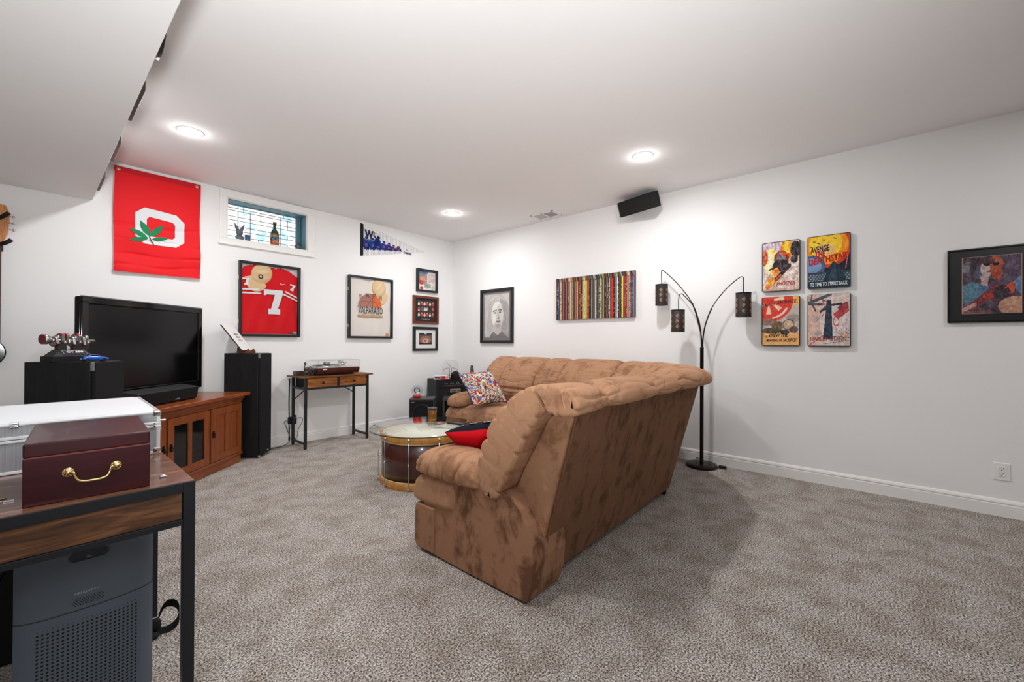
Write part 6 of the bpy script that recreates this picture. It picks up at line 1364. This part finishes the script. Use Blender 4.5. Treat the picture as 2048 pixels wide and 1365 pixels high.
t = thing('display_easel', 'small brown wooden easel holding the white sleeve on the right tower', 'easel', onR(0.11, 0.14), rz=0.0)
M_walnut = mat('walnut', (104, 58, 36), 0.5)
for u_ in (0.0, 0.12):
    p0 = base_a+ex*(u_-0.02); z0_ = 1.0345
    bm = bmesh.new(); f2 = lambda u, v, w_: tuple(Vector((p0.x, p0.y, z0_))+nb*u+Vector((0, 0, v))+ex*w_)
    prism(bm, [(-0.075, 0.0), (0.045, 0.0), (0.05, 0.012), (0.028, 0.048), (0.012, 0.022), (-0.008, 0.020), (-0.055, 0.075), (-0.065, 0.070)], f2, 0.0, 0.012, 0.001); obj('upright', bm, M_walnut, t, world=True)
bm = bmesh.new(); tube(bm, [(base_a+ex*(-0.02)+nb*0.0+Vector((0, 0, -0.022))), (base_a+ex*0.11+Vector((0, 0, -0.022)))], 0.005, 8); obj('crossbar', bm, M_walnut, t, world=True)
# =================================================================== WINDOW SILL THINGS
wz = oz0+0.0025
M_fig = mat('figure_grey', (96, 104, 112), 0.6)
t = thing('eared_figurine', 'small grey figurine with tall upright ears on the window sill', 'figurine', (-2.855, 0.10, wz))
bm = bmesh.new(); puff(bm, (0, 0, 0.035), (0.030, 0.026, 0.035), 0.9, 0.9, 24, 16); puff(bm, (0, 0, 0.095), (0.032, 0.028, 0.036), 1, 1, 24, 16); puff(bm, (0, -0.022, 0.083), (0.014, 0.014, 0.010), 1, 1, 16, 10)
for s_ in (-1, 1): tube(bm, [(0.014*s_, 0, 0.115), (0.030*s_, 0, 0.150), (0.045*s_, 0.0, 0.190)], [0.016, 0.013, 0.002], 10)
for s_ in (-1, 1): tube(bm, [(0.018*s_, 0, 0.06), (0.034*s_, -0.01, 0.045), (0.030*s_, -0.02, 0.02)], [0.009, 0.009, 0.008], 8); puff(bm, (0.018*s_, -0.018, 0.008), (0.014, 0.020, 0.009), 1, 1, 14, 8)
obj('body', bm, M_fig, t)
t = thing('shot_glass', 'small blue-tinted shot glass on the window sill beside the eared figurine', 'glass', (-2.775, 0.11, wz))
bm = bmesh.new(); lathe(bm, [(0, 0), (0.022, 0), (0.030, 0.082), (0.028, 0.082), (0.020, 0.010), (0, 0.010)], n=24); obj('tumbler', bm, mat('blue_glass', (120, 160, 214), 0.1, trans=0.7), t)
t = thing('liquor_bottle', 'dark labelled bottle standing in the middle of the window sill', 'bottle', (-2.512, 0.10, wz))
bm = bmesh.new(); lathe(bm, [(0, 0), (0.040, 0), (0.044, 0.006), (0.044, 0.145), (0.038, 0.168), (0.019, 0.195), (0.0165, 0.21), (0.0165, 0.262), (0, 0.262)], n=36); obj('glass_body', bm, mat('bottle_dark', (44, 70, 66), 0.15, coat=0.5), t)
bm = bmesh.new(); lathe(bm, [(0.0168, 0.255), (0.019, 0.256), (0.019, 0.276), (0, 0.277)], n=24); obj('stopper', bm, mat('bottle_cap', (60, 84, 84), 0.4), t)
A = Art(50, 40, (60, 66, 74)); A.rect(0, 1, 0, 0.4, (176, 104, 60)); A.rect(0, 1, 0.72, 1, (150, 116, 70)); A.ell(0.5, 0.55, 0.3, 0.15, (70, 110, 130)); A.ell(0.5, 0.3, 0.3, 0.06, (200, 90, 70)); A.noise(110, 14, 3); A.noise(60, 30, 4)
art_obj('label_print', A, lambda u, v: (0.0447*math.cos(PI*(1.0+u)), 0.0447*math.sin(PI*(1.0+u)), 0.012+0.13*v), t)
t = thing('bear_figurine', 'small grey seated bear figurine at the right end of the window sill', 'figurine', (-2.262, 0.10, wz))
bm = bmesh.new(); puff(bm, (0, 0, 0.040), (0.028, 0.024, 0.036), 1, 1, 20, 14); puff(bm, (0, -0.003, 0.088), (0.022, 0.020, 0.019), 1, 1, 20, 14); puff(bm, (0, -0.020, 0.084), (0.009, 0.010, 0.008), 1, 1, 12, 8)
for s_ in (-1, 1): puff(bm, (0.018*s_, 0, 0.105), (0.008, 0.005, 0.009), 1, 1, 12, 8); tube(bm, [(0.020*s_, -0.002, 0.060), (0.036*s_, -0.014, 0.045), (0.026*s_, -0.026, 0.034)], [0.010, 0.009, 0.008], 8); tube(bm, [(0.016*s_, -0.010, 0.014), (0.024*s_, -0.036, 0.011)], [0.012, 0.010], 8)
obj('body', bm, M_fig, t)
# =================================================================== FOREGROUND DESK
dx0, dx1, dy0, dy1, dz = -5.06, -3.945, -3.318, -2.69, 0.70; LG = 0.0315
t = thing('desk', 'rustic wood-topped desk with black metal frame in the left foreground', 'desk', (-4.5, -3.0, 0))
M_deskm = mat('desk_metal', (24, 28, 34), 0.45)
for nm, x, y in (('leg', dx1-LG, dy0), ('leg', dx1-LG, dy1-LG), ('leg', dx0, dy0), ('leg', dx0, dy1-LG)):
    bm = bmesh.new(); box(bm, x, x+LG, y, y+LG, 0.0, dz-0.002, 0.0015); obj('leg', bm, M_deskm, t, world=True)
bm = bmesh.new(); box(bm, dx0+LG, dx1-LG, dy0, dy0+LG, dz-0.033, dz-0.002, 0.0012); obj('top_rail', bm, M_deskm, t, world=True)
bm = bmesh.new(); box(bm, dx0+LG, dx1-LG, dy0+0.001, dy0+0.022, 0.562, 0.580, 0.0012); obj('lower_rail', bm, M_deskm, t, world=True)
for x in (dx0, dx1-LG):
    bm = bmesh.new(); box(bm, x+0.001, x+LG-0.001, dy0+LG, dy1-LG, dz-0.029, dz-0.002, 0.0012); obj('side_rail', bm, M_deskm, t, world=True)
bm = bmesh.new(); box(bm, dx0+LG, dx1-LG, dy1-LG, dy1, dz-0.029, dz-0.002, 0.0012); obj('back_rail', bm, M_deskm, t, world=True)
M_desk = wood('desk_wood', (66, 40, 28), (142, 96, 68), 0, 0.26, 1.5, mid=(104, 66, 46), coat=0.15)
M_deskf = wood('desk_drawer_wood', (54, 36, 26), (140, 96, 62), 0, 0.5, 2.0, mid=(98, 64, 42))
bm = bmesh.new(); box(bm, dx0+0.002, dx1-0.002, dy0+0.003, dy1-0.002, dz-0.018, dz, 0.001); obj('desktop', bm, M_desk, t, world=True)
bm = bmesh.new(); box(bm, dx0+LG, dx1-LG-0.002, dy0+0.006, dy0+0.020, 0.581, dz-0.034, 0.0015); d = obj('drawer_front', bm, M_deskf, t, world=True)
bm = bmesh.new(); box(bm, dx0+LG+0.01, dx1-LG-0.01, dy0+0.0185, dy1-LG-0.01, 0.583, 0.655); obj('drawer_box', bm, M_matblack, d, world=True)
# wooden box with brass handle
t = thing('wooden_chest', 'dark red mahogany lidded box with brass bail handle on the desk', 'wooden box', (-4.1727, -3.088, dz+0.0005), rz=math.radians(-3.5))
M_cherry = wood('cherry_lacquer', (52, 14, 20), (68, 20, 27), 0, 0.32, 1.0, coat=0.12, streak=14, spec=0.35)
bw, bd_, bh = 0.130, 0.191, 0.171
bm = bmesh.new(); box(bm, -bw, bw, -bd_, bd_, 0.0, 0.131, 0.0025); obj('body', bm, M_cherry, t)
bm = bmesh.new(); box(bm, -bw, bw, -bd_, bd_, 0.1325, bh, 0.0045, 3); obj('lid', bm, M_cherry, t)
bm = bmesh.new(); box(bm, -bw+0.001, bw-0.001, -bd_+0.001, bd_-0.001, 0.1305, 0.133); obj('lid_seam', bm, mat('seam_red', (150, 70, 50), 0.4), t)
hx0, hx1, hz_ = -0.045, 0.053, 0.080
for x in (hx0, hx1):
    bm = bmesh.new(); lathe(bm, [(0, 0.0), (0.0125, 0.0), (0.0135, 0.0015), (0.012, 0.003), (0.009, 0.003), (0.0085, 0.005), (0.0055, 0.006), (0.005, 0.010), (0, 0.011)], c=(x, -bd_, hz_), n=28, mtx=Matrix.Rotation(PI/2, 4, 'X'))
    for k in range(12):
        a = 2*PI*k/12; puff(bm, (x+0.0108*math.cos(a), -bd_-0.003, hz_+0.0108*math.sin(a)), (0.0014, 0.0012, 0.0014), 1, 1, 6, 4)
    for k in range(6):
        a = 2*PI*k/6; puff(bm, (x+0.0068*math.cos(a), -bd_-0.0045, hz_+0.0068*math.sin(a)), (0.0022, 0.0014, 0.0022), 1, 1, 8, 6)
    obj('rosette', bm, M_brass, t)
bm = bmesh.new()
HP = spline([(hx0+0.004, -bd_-0.013, hz_+0.0015), (hx0+0.011, -bd_-0.015, hz_+0.0005), (hx0+0.0135, -bd_-0.016, hz_-0.010), (hx0+0.020, -bd_-0.0175, hz_-0.0225), (hx0+0.034, -bd_-0.018, hz_-0.0275), ((hx0+hx1)/2, -bd_-0.018, hz_-0.028), (hx1-0.034, -bd_-0.018, hz_-0.0275), (hx1-0.020, -bd_-0.0175, hz_-0.0225), (hx1-0.0135, -bd_-0.016, hz_-0.010), (hx1-0.011, -bd_-0.015, hz_+0.0005), (hx1-0.004, -bd_-0.013, hz_+0.0015)], 6)
n_ = len(HP); tube(bm, HP, [0.0020+0.0014*math.sin(PI*i/(n_-1))**0.6 for i in range(n_)], 12)
obj('handle', bm, M_brass, t)
# aluminium case
t = thing('aluminium_case', 'silver aluminium flight case lying behind the dark red box', 'case', (-4.2323, -2.503, dz+0.001), rz=math.radians(-1.5))
def checker_alu():
    m = mat('ribbed_aluminium', (206, 208, 210), 0.45, metal=0.2); nt = m.node_tree; b = nt.nodes['Principled BSDF']
    tc = nt.nodes.new('ShaderNodeTexCoord'); v = nt.nodes.new('ShaderNodeTexVoronoi'); v.inputs['Scale'].default_value = 330; v.inputs['Randomness'].default_value = 0.0
    nt.links.new(tc.outputs['Object'], v.inputs['Vector']); r = ramp(nt, v.outputs['Distance'], [(0.2, (232, 234, 236)), (0.5, (150, 152, 156))]); nt.links.new(r.outputs['Color'], b.inputs['Base Color'])
    bp = nt.nodes.new('ShaderNodeBump'); bp.inputs['Strength'].default_value = 0.4; bp.inputs['Distance'].default_value = 0.0006; bp.invert = True; nt.links.new(v.outputs['Distance'], bp.inputs['Height']); nt.links.new(bp.outputs['Normal'], b.inputs['Normal']); return m
M_rib = checker_alu(); M_top = mat('case_top_sheet', (236, 239, 243), 0.5, metal=0.0); M_ext = mat('extrusion', (228, 230, 232), 0.3, metal=0.35)
cw, cd, ch, zs = 0.286, 0.309, 0.172, 0.115
bm = bmesh.new(); box(bm, -cw+0.004, cw-0.004, -cd+0.004, cd-0.004, 0.004, zs-0.002); obj('lower_shell', bm, M_rib, t)
bm = bmesh.new(); box(bm, -cw+0.004, cw-0.004, -cd+0.004, cd-0.004, zs+0.002, ch-0.004); lo = obj('lid_shell', bm, M_rib, t)
bm = bmesh.new(); box(bm, -cw+0.012, cw-0.012, -cd+0.012, cd-0.012, ch-0.0045, ch-0.002); obj('lid_sheet', bm, M_top, lo)
for z0, z1, zz in ((0.0, 0.011, 'b'), (zs-0.011, zs-0.001, 'm'), (zs+0.001, zs+0.011, 'm'), (ch-0.013, ch, 't')):
    bm = bmesh.new()
    for a in ((-cw, cw, -cd, -cd+0.013), (-cw, cw, cd-0.013, cd), (-cw, -cw+0.013, -cd+0.013, cd-0.013), (cw-0.013, cw, -cd+0.013, cd-0.013)): box(bm, *a, z0, z1, 0.0045 if zz == 't' else 0.0018, 3)
    obj('edge_extrusion', bm, M_ext, t)
bm = bmesh.new()
for x in (-cw, cw-0.016):
    for y in (-cd, cd-0.016): box(bm, x+0.001, x+0.015, y+0.001, y+0.015, 0.004, ch-0.006, 0.003)
obj('corner_post', bm, M_ext, t)
for x in (-1, 1):
    for y in (-1, 1):
        for z0, z1 in ((-0.0005, 0.026), (ch-0.026, ch+0.0012)):
            bm = bmesh.new(); box(bm, x*cw-x*0.026, x*cw+x*0.0015, y*cd-y*0.026, y*cd+y*0.0015, z0, z1, 0.007, 3); c_ = obj('corner_cap', bm, mat('polished_steel', (225, 226, 228), 0.12, metal=1.0), t)
            if y < 0:
                q = bmesh.new(); cyl(q, (x*(cw-0.016), y*(cd+0.0012), (z0+z1)/2), (x*(cw-0.016), y*(cd+0.003), (z0+z1)/2), 0.0035, n=10); obj('rivet', q, M_black, c_)
bm = bmesh.new()
for z in (zs-0.006, zs+0.006):
    cyl(bm, (cw-0.020, -cd+0.001, z), (cw-0.020, -cd-0.002, z), 0.0026, n=10); cyl(bm, (-cw+0.020, -cd+0.001, z), (-cw+0.020, -cd-0.002, z), 0.0026, n=10)
o = obj('edge_rivets', bm, M_black, t); o['kind'] = 'stuff'
for xx in (-0.095,):
    bm = bmesh.new(); box(bm, xx-0.010, xx+0.010, -cd-0.0035, -cd+0.012, ch-0.017, ch+0.0015, 0.002)
    for k in range(3): box(bm, xx-0.008, xx+0.008, -cd-0.0045, -cd-0.003, ch-0.015+0.005*k, ch-0.012+0.005*k)
    obj('hinge', bm, mat('polished_steel', (225, 226, 228), 0.12, metal=1.0), t)
bm = bmesh.new(); y_ = -cd+0.075; box(bm, cw, cw+0.010, y_-0.014, y_+0.014, zs-0.012, zs+0.012, 0.002); box(bm, cw+0.006, cw+0.026, y_-0.010, y_+0.010, zs+0.004, zs+0.010, 0.002); tube(bm, [(cw+0.008, y_-0.006, zs), (cw+0.010, y_-0.006, zs-0.034), (cw+0.010, y_+0.006, zs-0.034), (cw+0.008, y_+0.006, zs)], 0.0022, 8)
obj('latch', bm, M_chrome, t)
# cabinet carrying the case
t = thing('black_cabinet', 'plain black cabinet behind the desk underneath the silver case', 'cabinet', (-4.26, -2.42, 0))
bm = bmesh.new(); box(bm, -4.50, -4.02, -2.67, -2.20, 0.0, dz-0.024, 0.003); obj('body', bm, M_matblack, t, world=True)
bm = bmesh.new(); box(bm, -4.51, -4.01, -2.68, -2.19, dz-0.022, dz, 0.002); obj('top', bm, M_matblack, t, world=True)
# small things on the desk
t = thing('crumpled_foil', 'tiny crumpled piece of foil at the right end of the desk', 'foil', (-4.010, -3.210, dz+0.0003))
bm = bmesh.new(); puff(bm, (0, 0, 0.004), (0.0095, 0.007, 0.0045), 1, 1, 10, 7)
for v in bm.verts: v.co += Vector((random.uniform(-.0018, .0018), random.uniform(-.0018, .0018), random.uniform(-.001, .001) if v.co.z > 0.001 else 0))
obj('foil', bm, mat('foil', (235, 236, 240), 0.3, metal=0.6), t)
t = thing('brass_letter_opener', 'thin gold-coloured blade lying at the left side of the desk', 'letter opener', (-4.412, -3.127, dz+0.0003))
bm = bmesh.new(); prism(bm, [(-0.09, -0.006), (0.03, -0.0055), (0.070, 0.001), (0.03, 0.0045), (-0.09, 0.005)], lambda u, v, w_: (u, v+0.0, w_), 0.0, 0.003, 0.0006); obj('blade', bm, M_brass, t)
t = thing('zip_pull', 'tiny silver buckle with thin cord on the left side of the desk', 'buckle', (-4.339, -3.158, dz+0.0003))
bm = bmesh.new()
for a in ((-0.010, 0.010, -0.005, -0.003), (-0.010, 0.010, 0.003, 0.005), (-0.010, -0.008, -0.003, 0.003), (0.008, 0.010, -0.003, 0.003), (-0.001, 0.001, -0.003, 0.003)): box(bm, *a, 0, 0.003, 0.0005)
obj('buckle', bm, M_chrome, t)
bm = bmesh.new(); tube(bm, spline([(-0.010, 0.003, 0.0015), (-0.035, 0.008, 0.0015), (-0.09, 0.0, 0.0015)]), 0.001, 6); obj('cord', bm, M_chrome, t)
# =================================================================== AIR PURIFIER
t = thing('air_purifier', 'blue-grey plastic air purifier with dotted front under the desk', 'air purifier', (-4.178, -3.043, 0))
M_pur = mat('purifier_plastic', (88, 98, 110), 0.42)
pw_, py0, py1, ph_ = 0.1515, -0.152, 0.112, 0.548
def pur_front(x): return py0+0.020*(x/pw_)**2+0.016*(abs(x)/pw_)**8
prof = [(x, pur_front(x)) for x in [(-pw_+2*pw_*k/28) for k in range(29)]]+[(pw_, py1-0.03), (pw_-0.03, py1), (-pw_+0.03, py1), (-pw_, py1-0.03)]
def seamz(x): return 0.418+0.010*math.cos(x/pw_*PI)*-1
bm = bmesh.new(); prism(bm, prof, lambda u, v, w_: (u, v, w_), 0.012, 0.3445); obj('lower_body', bm, M_pur, t)
bm = bmesh.new(); prism(bm, prof, lambda u, v, w_: (u, v, w_), 0.346, ph_, 0.0); bm.free()
bm = bmesh.new(); prism(bm, [(u*0.999, v*0.999) for u, v in prof], lambda u, v, w_: (u, v, w_), 0.346, ph_, 0.004); obj('upper_body', bm, M_pur, t)
bm = bmesh.new(); prism(bm, [(u*0.985, v*0.985) for u, v in prof], lambda u, v, w_: (u, v, w_), 0.3437, 0.3468); obj('body_seam', bm, mat('seam_dark', (50, 56, 64), 0.6), t)
bm = bmesh.new(); box(bm, -pw_+0.02, pw_-0.02, py0+0.03, py1-0.02, 0.0, 0.014, 0.003); obj('base', bm, M_matblack, t)
# raised oval rim around the recessed handle
def oval(w_, h_, n=28):
    P = []
    for k in range(n):
        a = 2*PI*k/n; c, s = math.cos(a), math.sin(a); P.append(((w_-h_)*(1 if c > 0 else -1)+h_*c, h_*s))
    return P
hc = (-0.002, 0.5075)
bm = bmesh.new(); tube(bm, [(hc[0]+u, pur_front(hc[0]+u)-0.0008, hc[1]+v) for u, v in oval(0.045, 0.0163)], 0.0022, 6, closed=True); obj('handle_rim', bm, M_pur, t)
bm = bmesh.new(); vs = [bm.verts.new((hc[0]+u, pur_front(hc[0]+u)-0.0007, hc[1]+v)) for u, v in oval(0.0445, 0.0158)]; f_ = bm.faces.new(vs)
ext = bmesh.ops.extrude_face_region(bm, geom=[f_]); 
for v in ext['geom']:
    if isinstance(v, bmesh.types.BMVert): v.co.y -= 0.0004
obj('handle_recess', bm, mat('recess_dark', (44, 50, 60), 0.6), t)
def hole(bm, x, z, r, n=10):
    vs = [bm.verts.new((x+r*math.cos(-2*PI*k/n), pur_front(x)-0.0006, z+r*math.sin(-2*PI*k/n)*1.0)) for k in range(n)]; bm.faces.new(vs)
M_hole = mat('vent_hole', (12, 13, 16), 0.9)
bm = bmesh.new(); nx = 22
for i in range(nx):
    x = -0.106+i*0.212/(nx-1)*1.0
    for j in range(26):
        z = 0.3155-j*0.0110
        r = 0.0029 if z < 0.306 else 0.0013
        hole(bm, x, z, r)
o = obj('front_holes', bm, M_hole, t); o['kind'] = 'stuff'
bm = bmesh.new()
for j in range(5):
    for i in range(12):
        x, z = -0.038+i*0.0058+(j % 2)*0.0029, 0.3800-j*0.0047
        if (abs(x+0.004)/0.034)**3+(abs(z-0.3705)/0.0124)**3 < 1.3: hole(bm, x+0.001, z, 0.0016, 8)
o = obj('microphone_holes', bm, M_hole, t); o['kind'] = 'stuff'
bm = bmesh.new()
for j in range(44):
    z = 0.31-j*0.0065
    for dy in (0.02, 0.035, 0.05, 0.065):
        for s_ in (-1, 1):
            vs = [bm.verts.new((s_*(pw_+0.0006), py0+0.02+dy+0.0016*math.cos(2*PI*k/6)*1, z+0.0016*math.sin(2*PI*k/6)*s_)) for k in range(6)]; bm.faces.new(vs)
o = obj('side_holes', bm, M_hole, t); o['kind'] = 'stuff'
bm = bmesh.new(); lettering(bm, 'AIRSIGHT', 0.040, 0.0068, lambda u, v, w_: (-0.034+u, pur_front(-0.034+u)-0.001, 0.3935+v), bold=0.0); lettering(bm, 'PLUS', 0.0124, 0.0038, lambda u, v, w_: (0.0085+u, pur_front(0.01)-0.001, 0.3950+v), bold=0.0)
obj('lettering', bm, mat('letter_grey', (178, 184, 192), 0.5), t)
t = thing('grey_hose', 'grey cable hanging down beside the air purifier at the left edge', 'cable', (-4.37, -3.05, 0.0))
bm = bmesh.new(); tube(bm, spline([(-4.345, -2.94, 0.44), (-4.362, -3.03, 0.42), (-4.370, -3.07, 0.33), (-4.376, -3.09, 0.15), (-4.392, -3.09, 0.008), (-4.43, -3.04, 0.006)]), 0.0045, 8); obj('cable', bm, mat('cable_grey', (72, 78, 84), 0.6), t, world=True)
t = thing('black_strap', 'black webbing strap loop lying on the carpet behind the desk leg', 'strap', (-3.93, -2.83, 0))
def ribbon(bm, pts, tw, wd):
    prev = None
    for i, p in enumerate(pts):
        p = Vector(p); d = Vector(tw[i]).normalized()*wd/2
        a, b = bm.verts.new(p-d), bm.verts.new(p+d)
        if prev: 
            f_ = bm.faces.new((prev[0], a, b, prev[1])); f_.smooth = True
        prev = (a, b)
ctr = [(-3.965, -2.845, 0.03), (-3.950, -2.815, 0.060), (-3.930, -2.815, 0.085), (-3.908, -2.855, 0.090), (-3.902, -2.885, 0.065), (-3.912, -2.885, 0.030), (-3.935, -2.880, 0.016), (-3.970, -2.880, 0.020)]
P = spline(ctr, 6); TW = [Vector((0.25*math.sin(i*0.12), 0.35+0.2*math.cos(i*0.2), 1.0)) for i in range(len(P))]
bm = bmesh.new(); ribbon(bm, P, TW, 0.026)
g_ = bmesh.ops.solidify(bm, geom=list(bm.faces), thickness=0.002); zmin = min(v.co.z for v in bm.verts)
for v in bm.verts: v.co.z = max(0.002, v.co.z)
obj('webbing', bm, mat('webbing_black', (20, 20, 21), 0.85), t, world=True)
bm = bmesh.new(); puff(bm, (-3.972, -2.858, 0.034), (0.018, 0.016, 0.030), 0.8, 0.8, 20, 14); puff(bm, (-3.985, -2.885, 0.012), (0.020, 0.016, 0.011), 0.8, 0.8, 18, 12); obj('padded_end', bm, mat('webbing_black', (20, 20, 21), 0.85), t, world=True)
# =================================================================== GUITAR ON WALL HANGER (only its edge is in view)
t = thing('wall_hung_guitar', 'guitar headstock in a black pronged wall hanger at the left edge', 'guitar', (-4.46, 0, 1.3))
M_ora = wood('flame_maple', (176, 92, 40), (226, 164, 98), 2, 0.3, 3.0, coat=0.4)
bm = bmesh.new(); prism(bm, [(-4.53, 1.95), (-4.505, 1.86), (-4.445, 1.86), (-4.418, 1.95), (-4.408, 2.10), (-4.43, 2.16), (-4.52, 2.16), (-4.54, 2.10)], lambda u, v, w_: (u, -0.07-w_, v), 0.0, 0.016, 0.003); obj('headstock', bm, M_ora, t, world=True)
bm = bmesh.new(); box(bm, -4.502, -4.448, -0.082, -0.062, 1.10, 1.87, 0.006); obj('neck', bm, mat('neck_dark', (60, 36, 24), 0.4), t, world=True)
for k in range(3):
    bm = bmesh.new(); cyl(bm, (-4.412, -0.078, 1.98+0.05*k), (-4.395, -0.078, 1.98+0.05*k), 0.004, n=8); puff(bm, (-4.390, -0.078, 1.98+0.05*k), (0.008, 0.006, 0.010), 1, 1, 10, 8); obj('tuning_peg', bm, M_chrome, t, world=True)
bm = bmesh.new()
P_body = [(0.055*math.cos(a)*(1+0.0)-4.475, 0) for a in (0,)]
Pb = []
for k in range(40):
    a = 2*PI*k/40; rx = 0.038*1.0; Pb.append((-4.475+(0.050+0.006*math.cos(2*a))*math.cos(a), 1.06+0.09*math.sin(a)))
prism(bm, Pb, lambda u, v, w_: (u, -0.05-w_, v), 0.0, 0.04, 0.006); obj('body_edge', bm, M_gloss, t, world=True)
t = thing('guitar_hanger', 'black wall hanger with curved rubber prongs holding the guitar neck', 'hanger', (-4.46, 0, 1.9))
bm = bmesh.new(); box(bm, -4.51, -4.44, -0.020, 0.0, 1.82, 1.95, 0.005); obj('wall_plate', bm, M_black, t, world=True)
for pts in ([(-4.475, -0.015, 2.05), (-4.46, -0.08, 2.055), (-4.435, -0.13, 2.07), (-4.412, -0.135, 2.095)], [(-4.475, -0.015, 1.875), (-4.455, -0.08, 1.865), (-4.425, -0.12, 1.875), (-4.398, -0.125, 1.90)]):
    bm = bmesh.new(); P = spline(pts, 6); tube(bm, P, 0.014, 12); po = obj('prong', bm, M_matblack, t, world=True)
    q = bmesh.new(); d_ = (P[-1]-P[-2]).normalized(); cyl(q, P[-1]+d_*0.0002, P[-1]+d_*0.001, 0.0105, n=16); obj('prong_tip', q, mat('tip_grey', (150, 148, 146), 0.4), po, world=True)
# =================================================================== recessed details kept simple: colour bounce only from real surfaces
for o in bpy.data.objects:
    if o.type == 'MESH' and o.name.split('.')[0] in ('glass_top', 'dust_cover', 'glazing', 'dome'):
        pass
